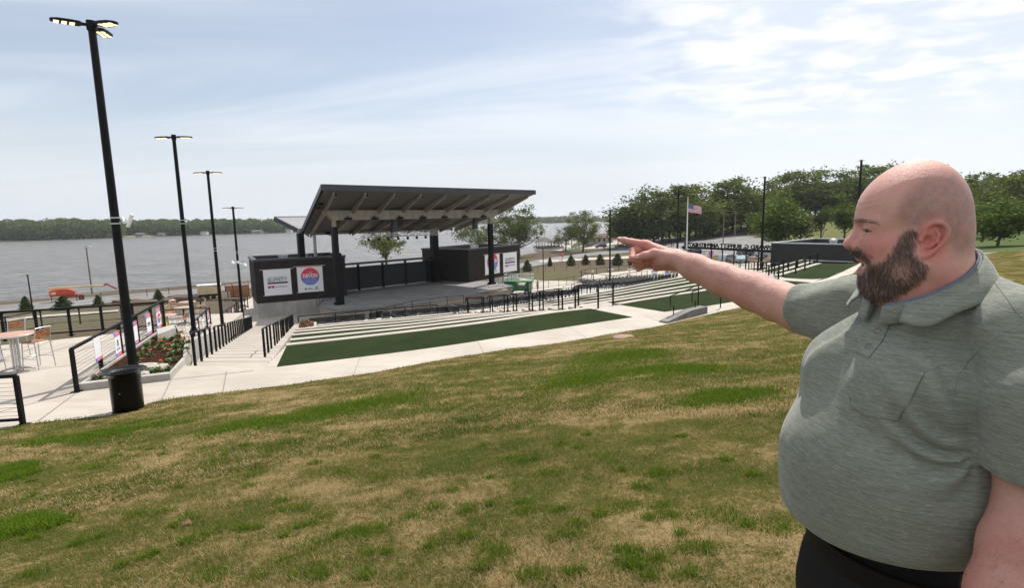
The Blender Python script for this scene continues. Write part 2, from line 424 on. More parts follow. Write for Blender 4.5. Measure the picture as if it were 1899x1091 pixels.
sp(1000, 535, -11.7); sp(1010, 512, -11.7, DLAWN); sp(1060, 525, -11.9, DLAWN); sp(1045, 505, -11.8, DLAWN)
sp(1000, 498, -12.2); sp(1085, 489, -11.9); sp(1145, 489, -11.7); sp(1000, 480, -12.6); sp(1080, 470, -12.6, DIRT); sp(1166, 465, -12.3); sp(1090, 455, -12.9, GRASS); sp(1040, 464, -13.2, GRASS); sp(1060, 452, -13.2, GRASS)
sp(1113, 457, -12.9); sp(1160, 445, -12, DIRT); sp(1165, 436, -11.5, GRASS); sp(1200, 440, -11, GRASS); sp(1190, 428, -9.5, GRASS); sp(1230, 425, -8.5, GRASS); sp(1260, 470, -10.8); sp(1200, 500, -11.2)
sp(1355, 484, -10.1); sp(1300, 492, -10.6); sp(1400, 495, -9.6); sp(1300, 465, -10.2, FIELD); sp(1400, 462, -9.9, FIELD); sp(1300, 448, -9, GRASS); sp(1380, 431, -7.4, FIELD)
sp(1300, 432, -8, GRASS); sp(1340, 420, -6.5, GRASS); sp(1260, 418, -6.5, GRASS); sp(1450, 428, -6.4, FIELD); sp(1520, 425, -5.8, FIELD); sp(1420, 441, -8, FIELD); sp(1400, 410, -4.5, GRASS); sp(1500, 408, -4, GRASS); sp(1560, 420, -5, FIELD)
sp(1480, 480, -8.8); sp(1560, 470, -8.3)
sp(1780, 470, -5.4, GRASS); sp(1845, 453, -5.7, GRASS); sp(1899, 452, -5.6, GRASS); sp(1850, 440, -6, GRASS); sp(1700, 440, -5.5, GRASS)
for a, b, z in ((60, 300, -8), (120, 300, 0.0), (160, 240, 1.5), (190, 180, 1.0), (120, 220, -3.5), (80, 260, -4), (150, 120, -1), (100, 80, -3), (60, 40, -4.4), (44, 40, -4.5), (60, 12, -3), (90, 20, -3), (60, -20, -2), (250, 300, 2), (300, 200, 2), (60, 420, -19), (120, 450, -14), (250, 450, -4)): sw(a, b, z, GRASS)
for a, b, z in ((-60, -20, -6), (-40, -10, -4.5), (0, -30, -2.5), (-25, 0, -4.2), (-16, 4, -5), (0, 6, -4.5), (10, 10, -4.5), (20, 10, -4.2), (30, 20, -4.4), (20, -10, -3), (40, 30, -4.6)): sw(a, b, z, GRASS)
SPa = np.array([(a, b) for a, b, z, c in SP]); SPz = np.array([z for a, b, z, c in SP]); SPc = np.array([c for a, b, z, c in SP])
def kern(r): return np.sqrt(r*r+36.0)
K = kern(np.hypot(SPa[:, None, 0]-SPa[None, :, 0], SPa[:, None, 1]-SPa[None, :, 1])); n = len(SP)
A = np.zeros((n+1, n+1)); A[:n, :n] = K-0.0*np.eye(n); A[:n, n] = 1; A[n, :n] = 1
wts = np.linalg.solve(A+1e-9*np.eye(n+1), np.r_[SPz, 0])
TX = np.arange(-260, 380, 4.0); TY = np.arange(-40, 560, 4.0)
X, Y = np.meshgrid(TX, TY, indexing='ij'); r = np.hypot(X[..., None]-SPa[:, 0], Y[..., None]-SPa[:, 1])
TZ = kern(r)@wts[:n]+wts[n]
TZ = np.clip(TZ, -24, 6)
w4 = 1/(r**3.5+2); TC = (w4@SPc)/w4.sum(-1)[..., None]
TZ = TZ+.10*np.sin(X*.31+Y*.17)*np.sin(Y*.23-X*.11)
def ground(x, y):
    """height of the land sheet, read off its own triangles"""
    i = min(max(int((x-TX[0])//4), 0), len(TX)-2); j = min(max(int((y-TY[0])//4), 0), len(TY)-2)
    u = (x-TX[i])/4; v = (y-TY[j])/4; a, b, c_, d = TZ[i, j], TZ[i+1, j], TZ[i+1, j+1], TZ[i, j+1]
    return float(a+(b-a)*u+(c_-b)*v) if u >= v else float(a+(c_-d)*u+(d-a)*v)
nx, ny = X.shape; idx = np.arange(nx*ny).reshape(nx, ny)
a, b, c_, d = idx[:-1, :-1], idx[1:, :-1], idx[1:, 1:], idx[:-1, 1:]
F = np.concatenate([np.stack([a, b, c_], -1).reshape(-1, 3), np.stack([a, c_, d], -1).reshape(-1, 3)])
g = NT('land_cover')
at = g.n('ShaderNodeAttribute', attribute_name='cover').outputs['Color']
k = g.noise(.12, 6, .68); k2 = g.noise(1.4, 5, .7)
c = g.mix(g.math('MULTIPLY', g.ramp(k, .35, .7), .55), at, g.mix(.5, at, (0.10, 0.12, 0.035)))
c = g.mix(g.math('MULTIPLY', g.ramp(k2, .35, .7), .45), c, g.mix(.55, c, (0.035, 0.03, 0.02)))
g.set(col=c, rough=0.95, spec=0.1); g.bump(k2, .5, .12)
land = np_mesh('ground', np.stack([X, Y, TZ], -1).reshape(-1, 3), F, 'land_cover', smooth=True, attrs={'cover': TC.reshape(-1, 3)})
tag(land, kind='structure')
def drape(name, a, b, material, off=.08, n=60, m=4, skirt=0.0):
    """a sheet between two ground polylines laid on the land"""
    a = resample([Vector((p[0], p[1], 0)) for p in a], n); b = resample([Vector((p[0], p[1], 0)) for p in b], n)
    V = []
    for p, q in zip(a, b):
        for j in range(m+1):
            t = p.lerp(q, j/m); V.append((t.x, t.y, ground(t.x, t.y)+off))
    k = m+1; F = [(i*k+j, (i+1)*k+j, (i+1)*k+j+1, i*k+j+1) for i in range(n-1) for j in range(m)]
    o = np_mesh(name, V, F, material, smooth=True); 
    if o.data.polygons[0].normal.z < 0: o.data.flip_normals()
    return tag(o, kind='structure')
def G(x, y, z=-12.3): p = W(x, y, z); return (p.x, p.y)
def onland(x, y, z0=-12.0):
    """where the pixel's ray meets the land"""
    z = z0
    for _ in range(25):
        p = W(x, y, z); z = .5*z+.5*ground(p.x, p.y)
    return Vector((p.x, p.y, ground(p.x, p.y)))

# ---- lake, one sheet to the horizon
g = NT('water')
vec = g.pos()
w1 = g.noise(.33, 7, .68, vec, .3, stretch=(.35, 1.0, 1), rot=(0, 0, R_(25))); w2 = g.noise(.09, 6, .7, vec, .4, stretch=(.25, 1, 1), rot=(0, 0, R_(18)))
w3 = g.noise(1.7, 3, .6, vec, .2, stretch=(.45, 1, 1), rot=(0, 0, R_(30)))
w4_ = g.noise(.16, 8, .72, vec, .5, stretch=(.16, 1, 1), rot=(0, 0, R_(14)))
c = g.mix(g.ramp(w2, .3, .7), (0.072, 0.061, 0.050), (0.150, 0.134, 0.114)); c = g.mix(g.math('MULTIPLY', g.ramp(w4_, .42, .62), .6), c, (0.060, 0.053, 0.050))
w5_ = g.noise(.75, 6, .75, vec, .6, stretch=(.22, 1, 1), rot=(0, 0, R_(16))); c = g.mix(g.math('MULTIPLY', g.ramp(w5_, .50, .60), .8), c, (0.26, 0.245, 0.23)); c = g.mix(g.math('MULTIPLY', g.ramp(g.math("SUBTRACT", 1.0, w5_), .50, .62), .6), c, (0.045, 0.04, 0.038))  # gleam and shade of the ripples painted into the water colour as streaks
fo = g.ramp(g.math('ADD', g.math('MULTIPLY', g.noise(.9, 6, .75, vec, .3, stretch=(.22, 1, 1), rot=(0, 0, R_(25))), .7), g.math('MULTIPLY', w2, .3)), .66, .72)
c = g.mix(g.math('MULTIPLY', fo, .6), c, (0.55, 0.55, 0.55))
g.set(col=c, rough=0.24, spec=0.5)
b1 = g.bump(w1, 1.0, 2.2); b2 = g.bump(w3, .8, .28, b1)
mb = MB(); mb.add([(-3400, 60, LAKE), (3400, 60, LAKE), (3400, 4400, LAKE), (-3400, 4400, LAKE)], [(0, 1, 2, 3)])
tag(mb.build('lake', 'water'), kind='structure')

# ---- walkway, plaza and stairs
def pw(l, z=WZ): return [W(x, y, z) for x, y in l]
joint_m = mat('joint', (0.22, 0.20, 0.175), 0.95)
S1L = [(513, 681), (632, 667), (760, 651), (859, 637), (1011, 613), (1097, 600), (1174, 588.5)]
INNER = S1L+[(1234, 578.5), (1330, 565), (1420, 548), (1504, 524), (1540, 514), (1592, 490), (1618, 474)]
inner3 = resample(smooth_poly(pw(INNER), 4), 70)
outer3 = resample(smooth_poly(pw([(480, 722), (607, 701), (740, 682), (890, 659.5), (954, 647), (1060, 632), (1200, 612), (1270, 594), (1340, 579), (1430, 558), (1500, 538), (1560, 516), (1610, 492), (1640, 476)]), 4), 70)
outer3 = [p + (p-q).normalized()*.5 for p, q in zip(outer3, inner3)]
mb = MB(); ribbon(mb, inner3, outer3, .35)
tag(mb.build('walkway', 'concrete'), kind='structure')
mb = MB()
for i in range(3, 70, 5):
    a, b = inner3[i], outer3[i]; d = (b-a).normalized()*.006; e = Vector((0, 0, .004))
    t = (inner3[min(i+1, 69)]-inner3[i]).normalized()*.008
    mb.add([a-t+e, a+t+e, b+t+e, b-t+e], [(0, 1, 2, 3)])
tag(mb.build('walkway_joints', 'joint'), kind='structure')
PLZ = [(-140, 855), (0, 800), (130, 780), (215, 775), (262, 768), (296, 748), (380, 740), (480, 728), (500, 700), (513, 680), (500, 668), (345, 674), (352, 640), (330, 606), (250, 606), (100, 622), (-80, 640)]
z = WZ-.004
pz = pw([(-620, 915), (-140, 830), (0, 806), (130, 784), (215, 779), (262, 772), (300, 750), (380, 742), (480, 730), (505, 722)], z)+pw([(515, 681), (492, 679), (345, 679)], z)+pw([(345, 676), (353, 634), (306, 610.5), (230, 617), (100, 631), (-90, 650), (-420, 690)], z)
mb = MB(); mb.prism(pz, .5)
tag(mb.build('plaza', 'concrete'), kind='structure')
mb = MB()
def sawcut(p, q, w=.012, z=WZ):
    p, q = W(*p, z), W(*q, z); n_ = (q-p).cross(Vector((0, 0, 1))).normalized()*w; e = Vector((0, 0, .005))
    mb.add([p-n_+e, q-n_+e, q+n_+e, p+n_+e], [(0, 1, 2, 3)])
for a, b in (((143, 728), (70, 782)), ((0, 735), (-40, 742)), ((100, 632), (0, 668)), ((318, 703), (300, 741)), ((318, 704), (470, 688)), ((230, 620), (140, 655)), ((-40, 705), (160, 672)), ((420, 690), (412, 735)), ((-60, 780), (143, 727)), ((180, 625), (60, 665))): sawcut(a, b)
tag(mb.build('plaza_joints', 'joint'), kind='structure')

# stairs: long treads with a step between them, from the walkway down to the stage forecourt
def stair_side(pa, za, pb, zb, n):
    a, b = W(*pa, za), W(*pb, zb); return [a.lerp(b, i/n) for i in range(n+1)]
NST = 26
sl = stair_side((345, 679), WZ, (468, 606), -8.9, NST); sr = stair_side((492, 679), WZ, (552, 602), -8.9, NST)
mb = MB()
for i in range(NST):
    z = WZ-.192*(i+1); a, b, c_, d = sl[i], sr[i], sr[i+1], sl[i+1]
    mb.prism([(a.x, a.y), (b.x, b.y), (c_.x, c_.y), (d.x, d.y)], z-.5, z)
tag(mb.build('steps', 'concrete'), kind='structure')
mb = MB()
for i in range(1, NST):
    a, b = sl[i].copy(), sr[i].copy(); a.z = b.z = WZ-.192*i+.004; t = (sl[i+1]-sl[i]).normalized()*-.05; t.z = 0
    mb.add([a+t, b+t, b, a], [(0, 1, 2, 3)])
tag(mb.build('step_edge_shade', 'joint'), kind='structure')  # dark strips paint the change of shade at each tread edge
def stair_z(t): return WZ-.192*NST*t
# forecourt below the steps, in front of and beside the stage
fc = [W(430, 612, -8.9), W(570, 598, -8.9), W(600, 597, -11.5), W(700, 575, -11.5), W(860, 560, -11.5), W(1000, 548, -11.5), W(1085, 532, -11.5), W(1075, 522, -11.6), W(1000, 520, -11.5), W(840, 500, -11.5), W(480, 545, -11.5), W(440, 565, -11.5)]
mb = MB(); mb.prism([(p.x, p.y) for p in fc[2:]]+[(sl[-1].x-2, sl[-1].y+3)], -11.9, -11.55)
tag(mb.build('forecourt', 'concrete'), kind='structure')
mb = MB(); a, b = sl[-1], sr[-1]; dv = Vector((-.45, .9, 0)); q0, q1 = a+dv*16, b+dv*14
for i in range(14):
    z = -8.9-.19*(i+1); p = [a.lerp(q0, i/14), b.lerp(q1, i/14), b.lerp(q1, (i+1)/14), a.lerp(q0, (i+1)/14)]
    mb.prism([(t.x, t.y) for t in p], z-.6, z)
tag(mb.build('lower_steps', 'concrete'), kind='structure')

# ---- lawn terraces of the bowl: turf strips behind low white seat walls
LN1 = [[(531, 641.5), (640, 630), (760, 616.5), (844, 606.5), (912, 597.5), (981, 587), (1040, 579), (1097, 572.6)],
       [(539, 632), (650, 620.5), (760, 609), (861, 597), (970, 583.5), (1031.6, 577.3)],
       [(541, 622.8), (650, 612.5), (760, 603), (865, 590.5), (977, 578.4)],
       [(546, 616.5), (650, 607), (760, 597.5), (860, 587), (932, 580)],
       [(549, 612), (650, 602), (760, 593), (888, 581.8)],
       [(552, 608.5), (650, 598.7), (760, 589.5), (842, 581.5)]]
LN2 = [[(1150, 564.5), (1225, 552), (1301, 540.5), (1370, 528), (1431, 518)],
       [(1048, 573), (1134, 559.5), (1225, 545.5), (1297, 534), (1370, 521.5), (1420, 513)],
       [(992, 575.5), (1060, 565.5), (1120, 557), (1190, 545.5), (1278, 530.5), (1350, 518), (1405, 509)],
       [(945, 577.5), (1020, 566.5), (1095, 555.5), (1170, 542.5), (1250, 528), (1340, 513), (1390, 505)],
       [(903, 578.7), (985, 567.5), (1070, 554.5), (1150, 541), (1240, 524.5), (1330, 509), (1375, 501)],
       [(862, 579.8), (950, 568.8), (1046, 554.5), (1130, 540), (1230, 521), (1320, 505.5), (1360, 498)]]
LN4 = [[(1446, 511.5), (1485, 500), (1524, 488.5)], [(1430, 508), (1470, 497), (1508, 485.5)], [(1412, 504), (1452, 493), (1490, 482)]]
DZ = .45
def lev(k): return WZ-DZ*k
def terraces(lines, front, name, wd=.34):
    L3 = [resample(smooth_poly([W(x, y, lev(k)+.02) for x, y in ln], 4), 30) for k, ln in enumerate(lines)]
    tf = MB(); wl = MB()
    fr = resample(smooth_poly(pw(front), 4), 30)
    for k in range(len(L3)):
        up = fr if k == 0 else L3[k-1]
        z = lev(k)+.004
        a = [Vector((p.x, p.y, z)) for p in up]; b = [Vector((p.x, p.y, z)) for p in L3[k]]
        ribbon(tf, a, b)
        ctr = L3[k]; o = []
        for i, p in enumerate(ctr):
            t = (ctr[min(i+1, 29)]-ctr[max(i-1, 0)]).normalized(); nrm = Vector((-t.y, t.x, 0)); o.append(p+nrm*wd)
        ribbon(wl, [Vector((p.x, p.y, lev(k)+.03)) for p in ctr], [Vector((p.x, p.y, lev(k)+.03)) for p in o], .75)
        L3[k] = o
    ob = tf.build(name[0], 'turf'); tag(ob, kind='structure'); wb_ = wl.build(name[1], 'concrete'); tag(wb_, kind='structure')
    return L3
T1 = terraces(LN1, S1L, ('turf_terrace', 'seat_wall'))
T2 = terraces(LN2, [(1234, 578.5), (1330, 565), (1420, 548), (1504, 524)], ('turf_terrace', 'seat_wall'))
T4 = terraces(LN4, [(1457, 515.5), (1524, 517), (1560, 503), (1592, 490)], ('turf_terrace', 'seat_wall'))
# aisle floors between the turf sections: short steps
def aisle(pa, pb, k0, k1, z0, z1, n, name='aisle_steps'):
    a0, a1 = W(*pa[0], z0), W(*pa[1], z0); b0, b1 = W(*pb[0], z1), W(*pb[1], z1); mb = MB()
    for i in range(n):
        z = z0-.01+(z1-z0)*(i/n); p = [a0.lerp(b0, i/n), a1.lerp(b1, i/n), a1.lerp(b1, (i+1)/n), a0.lerp(b0, (i+1)/n)]
        mb.prism([(t.x, t.y) for t in p], z-.5, z)
    tag(mb.build(name, 'concrete'), kind='structure'); return a0, a1, b0, b1
A1 = aisle(((1174, 588.5), (1236, 579)), ((1097, 573), (1150, 565)), 0, 0, WZ, WZ, 1, 'aisle_landing')
A2 = aisle(((1097, 573), (1150, 565)), ((842, 582.5), (864, 580)), 0, 0, WZ-.05, -6.6, 18)
A3 = aisle(((1431, 519), (1450, 513)), ((1360, 499), (1400, 503)), 0, 0, WZ-.05, -6.0, 14)
A4 = aisle(((1504, 524), (1524, 517)), ((1431, 519), (1450, 513)), 0, 0, WZ, WZ-.02, 1, 'aisle_landing')
mb = MB(); ribbon(mb, resample(pw([(492, 681), (531, 641.5)]), 8), resample(pw([(515, 681), (533, 641.5)]), 8), .4)
tag(mb.build('turf_border', 'concrete'), kind='structure')
# seating bowl below the turf: concrete tiers that carry the chairs
BT = resample(T1[-1], 24)[0:24]+resample(T2[-1], 20)
BTOP = resample(smooth_poly([T1[-1][0], T1[-1][14], T1[-1][29], T2[-1][0], T2[-1][14], T2[-1][29]], 6), 60)
BBOT = resample(smooth_poly([W(x, y, -11.5) for x, y in ((596, 604), (700, 594), (800, 583), (900, 568), (1000, 553), (1080, 536), (1150, 520), (1210, 512))], 5), 60)
NT_ = 16
def tier(i, f):
    """point i (0..59) along the bowl at tier f (0 top .. NT_ bottom)"""
    a, b = BTOP[i], BBOT[i]; t = f/NT_; return Vector((a.x+(b.x-a.x)*t, a.y+(b.y-a.y)*t, -6.65-(11.5-6.65)*(int(f+1e-6))/NT_))
mb = MB()
for r_ in range(NT_):
    z = -6.65-(11.5-6.65)*r_/NT_
    a = [Vector((tier(i, r_).x, tier(i, r_).y, z)) for i in range(60)]; b = [Vector((tier(i, r_+1).x, tier(i, r_+1).y, z)) for i in range(60)]
    ribbon(mb, a, b, .45)
tag(mb.build('seating_tiers', 'wall_concrete'), kind='structure')

# ---- roads, paths and lots on the land
drape('road', [G(-60, 572, -13.2), G(100, 560, -13.2), G(316, 542, -13.2), G(470, 527, -13.2)], [G(-60, 592, -12.9), G(100, 574, -12.9), G(330, 552, -12.9), G(470, 536, -12.9)], 'asphalt', .10, 50)
drape('road', [G(960, 489, -12.5), G(1030, 478, -12.5), G(1090, 469, -12.5), G(1170, 460, -12.2), G(1260, 453, -11)], [G(960, 500, -12.3), G(1035, 488, -12.4), G(1090, 478, -12.4), G(1170, 471, -12), G(1270, 464, -10.8)], 'asphalt', .12, 50)
drape('path', [G(-40, 596, -12.3), G(60, 586, -12.3), G(220, 577, -12.3)], [G(-40, 603, -12.3), G(60, 592, -12.3), G(220, 582, -12.3)], 'concrete', .14, 40, 2)
drape('path', [G(1000, 484, -12.4), G(1075, 482, -12.3), G(1200, 476, -11.8)], [G(1000, 487, -12.4), G(1075, 485.5, -12.2), G(1200, 480, -11.6)], 'concrete', .13, 40, 2)
drape('parking_lot', [G(1150, 448, -11.8), G(1260, 446, -10.6), G(1440, 449, -9.4)], [G(1150, 458, -12), G(1280, 470, -10.6), G(1440, 482, -9.6)], 'asphalt', .10, 60, 6)
drape('road', [onland(1300, 450)[:2], onland(1345, 437)[:2], onland(1385, 429)[:2]], [onland(1330, 451)[:2], onland(1362, 440)[:2], onland(1392, 431)[:2]], 'asphalt', .12, 30, 3)
drape('parking_lot', [G(1070, 455, -12.9), G(1170, 449, -12)], [G(1060, 464, -12.9), G(1170, 461, -12.2)], 'concrete', .07, 30, 3)
drape('path', [G(1008, 464, -13.4), G(1030, 455, -13.6), G(1048, 447, -13.8)], [G(1040, 468, -13.2), G(1060, 457, -13.3), G(1072, 449, -13.5)], 'concrete', .1, 20, 3)
drape('road', [onland(1760, 480, -5)[:2], onland(1830, 476.5, -5)[:2], onland(1899, 474, -5)[:2], (60, 20)], [onland(1760, 473, -5)[:2], onland(1830, 470, -5)[:2], onland(1899, 467, -5)[:2], (70, 24)], 'asphalt', .1, 40, 3)
# gate plaza floor
drape('gate_plaza', [G(1230, 500, -10.9), G(1430, 500, -9.3)], [G(1240, 488, -10.6), G(1430, 491, -9.6)], 'concrete', .16, 40, 6)

# ---- blades of the near lawn, thinned with distance
def blades(name, pts, h, w, seed, material, lean=.5, segs=2):
    rg = np.random.default_rng(seed); n = len(pts); a = rg.uniform(0, 2*np.pi, n)
    hh = h*rg.uniform(.45, 1.25, n); ww = w*rg.uniform(.6, 1.3, n); ln = lean*rg.uniform(.2, 1.2, n); b = a+rg.uniform(-.9, .9, n)+np.pi/2
    dx, dy = np.cos(a), np.sin(a); lx, ly = np.cos(b)*ln*hh, np.sin(b)*ln*hh
    z0 = pts[:, 2]-.004
    V = np.stack([np.stack([pts[:, 0]-dx*ww/2, pts[:, 1]-dy*ww/2, z0], -1), np.stack([pts[:, 0]+dx*ww/2, pts[:, 1]+dy*ww/2, z0], -1),
                  np.stack([pts[:, 0]+dx*ww*.35+lx*.45, pts[:, 1]+dy*ww*.35+ly*.45, z0+hh*.6], -1), np.stack([pts[:, 0]-dx*ww*.35+lx*.45, pts[:, 1]-dy*ww*.35+ly*.45, z0+hh*.6], -1),
                  np.stack([pts[:, 0]+lx*1.1, pts[:, 1]+ly*1.1, z0+hh], -1)], 1).reshape(-1, 3)
    i = np.arange(n)*5
    F = np.concatenate([np.stack([i, i+1, i+2], -1), np.stack([i, i+2, i+3], -1), np.stack([i+3, i+2, i+4], -1)])
    return np_mesh(name, V, F, material)
def lawn_points(n, ymax=26, seed=3):
    rg = np.random.default_rng(seed)
    # polar sampling from the camera: density falls as 1/r, so that near grass is finest
    r = rg.uniform(1.6, ymax, n); r = 1.6+(r-1.6)**1.0; th = rg.uniform(-.86, .86, n)
    x, y = r*np.sin(th), r*np.cos(th); d = sdist(x, y)
    ok = d > .02; x, y, r = x[ok], y[ok], r[ok]; return np.stack([x, y, hill(x, y)], -1), r
def fract_noise(x, y, s, seed=0):
    v = 0; rg = np.random.default_rng(seed)
    for o in range(5):
        a = rg.uniform(0, 6.28, 3); k = s*1.9**o; v = v+np.sin(x*k*np.cos(a[0])+y*k*np.sin(a[0])+a[1])*np.sin(x*k*np.sin(a[0]+.8)-y*k*np.cos(a[0]+.8)+a[2])/1.5**o
    return v
p, r = lawn_points(480000); p2, r2 = lawn_points(300000, 7.0, 13); p = np.concatenate([p, p2]); r = np.concatenate([r, r2])
sc_ = .6+.055*r
keep = RNG.uniform(0, 1, len(p)) < np.clip(.7+.35*fract_noise(p[:, 0], p[:, 1], 1.3, 5), .25, 1)
p, r = p[keep], r[keep]
o = MB()
near = r < 6
tag(blades('grass', p[near], .028, .0036, 1, 'grass_blade', 1.2), 'short patchy green and straw coloured lawn grass on the slope', 'grass', kind='stuff')
tag(blades('grass', p[~near], .036, .011, 2, 'grass_blade', 1.0), 'short patchy lawn grass further down the slope towards the walkway', 'grass', kind='stuff')
# tufts and clover: brighter patches where the photograph has them
tp = []
TUF = [(765, 965, .10), (595, 1055, .22), (365, 1005, .12), (520, 838, .28), (975, 950, .10), (1020, 880, .12), (840, 915, .06), (600, 960, .10), (710, 985, .14), (570, 1015, .14), (870, 995, .06), (1330, 960, .2), (690, 1030, .08), (610, 820, .15), (665, 818, .2), (460, 885, .2), (1230, 880, .1), (340, 770, .3), (255, 835, .12), (1100, 745, .3), (1380, 742, .35), (160, 870, .14), (820, 1010, .14), (380, 1070, .12), (930, 1040, .1), (1150, 1060, .18), (1050, 1000, .1), (1280, 1020, .12), (250, 960, .1), (440, 760, .3), (760, 770, .3), (640, 880, .12), (1160, 945, .12), (80, 985, .3), (1120, 850, .15), (990, 790, .2), (1450, 990, .12), (1440, 690, .5), (1260, 690, .6)]
def hit(x, y):
    d = ray(x, y); t0 = .5
    for k_ in range(400):
        q = d*(t0/d.y)
        if q.z < hillz(q.x, q.y): break
        t0 *= 1.012
    return q
TUF += [(float(x_), float(y_), .05+.07*float(w_)) for x_, y_, w_ in zip(RNG.uniform(20, 1450, 110), RNG.uniform(800, 1090, 110), RNG.uniform(0, 1, 110)**2)]
for x, y, s in TUF:
    q = hit(x, y); k_ = int(100+900*s); a = RNG.normal(0, s*.55, (k_, 2)); a[:, 1] *= .8
    xx, yy = q.x+a[:, 0], q.y+a[:, 1]; tp.append(np.stack([xx, yy, hill(xx, yy)], -1))
tp = np.concatenate(tp)
tag(blades('grass_tufts', tp, .045, .0042, 4, 'clover_blade', .9), 'taller bright green tufts scattered over the lawn slope', 'grass', kind='stuff')
CLV = [((60, 828), (330, 782), 9, .22), ((380, 808), (600, 765), 10, .30), ((600, 770), (830, 722), 9, .35), ((1020, 712), (1150, 690), 9, .5), ((1060, 675), (1210, 657), 7, .5), ((1190, 690), (1320, 680), 5, .35), ((10, 880), (40, 872), 4, .15), ((1270, 745), (1390, 735), 5, .3), ((0, 985), (100, 972), 6, .12)]
tp = []
for a, b, m_, s in CLV:
    for k_ in range(34):
        t = RNG.uniform(0, 1); q = hit(a[0]+(b[0]-a[0])*t+RNG.normal(0, 14), a[1]+(b[1]-a[1])*t+RNG.normal(0, 6.0)); n_ = 200; e = RNG.normal(0, s*.42, (n_, 2)); e[:, 0] *= 1.5
        xx, yy = q.x+e[:, 0], q.y+e[:, 1]; ok = sdist(xx, yy) > .1; tp.append(np.stack([xx[ok], yy[ok], hill(xx[ok], yy[ok])], -1))
tp = np.concatenate(tp)
tag(blades('clover', tp, .05, .011, 5, 'clover_blade', 1.0), 'low bright green clover spreading in streaks across the slope', 'clover', kind='stuff')
# round brown valve cover in the lawn
q = hit(1158, 626); mb = MB(); mb.lathe((q.x, q.y, q.z-.02), [(0, .05), (.30, .05), (.34, .035), (.36, 0)], 28)
o = mb.build('valve_cover', mat('terracotta', (.25, .15, .11), .8), None); tag(o, 'round brown valve cover lying flush in the lawn above the walkway', 'manhole cover')

q = hit(346, 978); V = [(q.x-.04, q.y, q.z+.02), (q.x, q.y-.02, q.z+.035), (q.x+.05, q.y+.005, q.z+.025), (q.x+.01, q.y+.03, q.z+.05)]
tag(np_mesh('dry_leaf', V, [(0, 1, 2, 3)], mat('leaf_litter', (.16, .08, .04), .8)), 'curled dry brown leaf lying in the grass below the trash can', 'leaf')
# ================================================================ STAGE
FZ = -9.7                                        # stage floor
SO = W(629, 565, FZ); SU = (W(912, 527, FZ)-SO); SLEN = SU.length; SU.normalize(); SV = Vector((-SU.y, SU.x, 0))
def ST(u, v, z=FZ): return SO+SU*u+SV*v+Vector((0, 0, z-FZ))
def st_uv(x, y, z=FZ): p = W(x, y, z)-SO; return p.dot(SU), p.dot(SV)
SM = Matrix((SU, SV, Vector((0, 0, 1)))).transposed()
def sbox(mb, u0, u1, v0, v1, z0, z1): return mb.box(ST((u0+u1)/2, (v0+v1)/2, (z0+z1)/2), (u1-u0, v1-v0, z1-z0), M=SM)
stage = thing('stage_pavilion', 'open air concert stage with butterfly roof on black columns and concrete floor by the lake', 'stage', tuple(ST(12, 0, -11.5)))
# floor and stone-faced apron
edge = [st_uv(x, y) for x, y in ((591, 566), (629, 574), (660, 572.5), (693, 570), (787, 560), (882, 544.5), (914, 538), (952, 530))]
fl = [ST(u, v) for u, v in edge]+[ST(26.5, 2), ST(26.5, 14), ST(4.3, 14), ST(4.3, 6.4), ST(.9, 6.4)]
g = NT('stage_floor'); c = g.mix(g.ramp(g.noise(.5, 6, .65), .3, .7), (0.16, 0.155, 0.15), (0.235, 0.23, 0.22)); g.set(col=c, rough=.8)
g = NT('limestone'); br = g.n('ShaderNodeTexBrick'); br.inputs['Scale'].default_value = 1.0; br.inputs['Brick Width'].default_value = .9; br.inputs['Row Height'].default_value = .3; br.inputs['Mortar Size'].default_value = .012
tcx = g.n('ShaderNodeMapping'); tcx.inputs['Rotation'].default_value = (R_(90), 0, R_(0)); g.l(g.pos(), tcx.inputs[0]); g.l(tcx.outputs[0], br.inputs['Vector'])
br.inputs['Color1'].default_value = (0.40, 0.33, 0.26, 1); br.inputs['Color2'].default_value = (0.30, 0.25, 0.205, 1); br.inputs['Mortar'].default_value = (0.26, 0.22, 0.18, 1)
g.set(col=g.mix(g.math('MULTIPLY', g.ramp(g.noise(3, 5, .7), .35, .7), .5), br.outputs[0], (0.30, 0.22, 0.16)), rough=.9); g.bump(g.noise(12, 4, .7), .5, .03)
MB().prism([(p.x, p.y) for p in fl], FZ-.28, FZ).build('stage_floor', 'stage_floor', stage, True)
fl2 = [ST(u, v)+(ST(12, 10)-ST(u, v)).normalized()*.12 for u, v in edge]+[ST(26.4, 2), ST(26.4, 13.9), ST(4.4, 13.9), ST(4.4, 6.42), ST(1.0, 6.42)]
ap = MB().prism([(p.x, p.y) for p in fl2], -11.9, FZ-.285).build('apron_wall', 'limestone', stage, True)
a, b = ST(*edge[3]), ST(*edge[4]); d = (b-a).normalized(); nn = Vector((d.y, -d.x, 0)); m_ = a.lerp(b, .1)
mb = MB(); mb.box(m_+nn*.03+Vector((0, 0, -.9)), (1.9, .12, .75), M=Matrix((d, -nn, Vector((0, 0, 1)))).transposed()); mb.build('vent_grille', 'black_metal', ap, True)
a = ST(*edge[6]); mb = MB(); mb.box(ST(*st_uv(900, 541))+Vector((0, 0, .09)), (2.6, .5, .16), M=SM); mb.box(ST(*st_uv(930, 540))+Vector((0, 0, .09)), (2.0, .5, .16), M=SM)
mb.build('stage_step', 'concrete', stage, True)
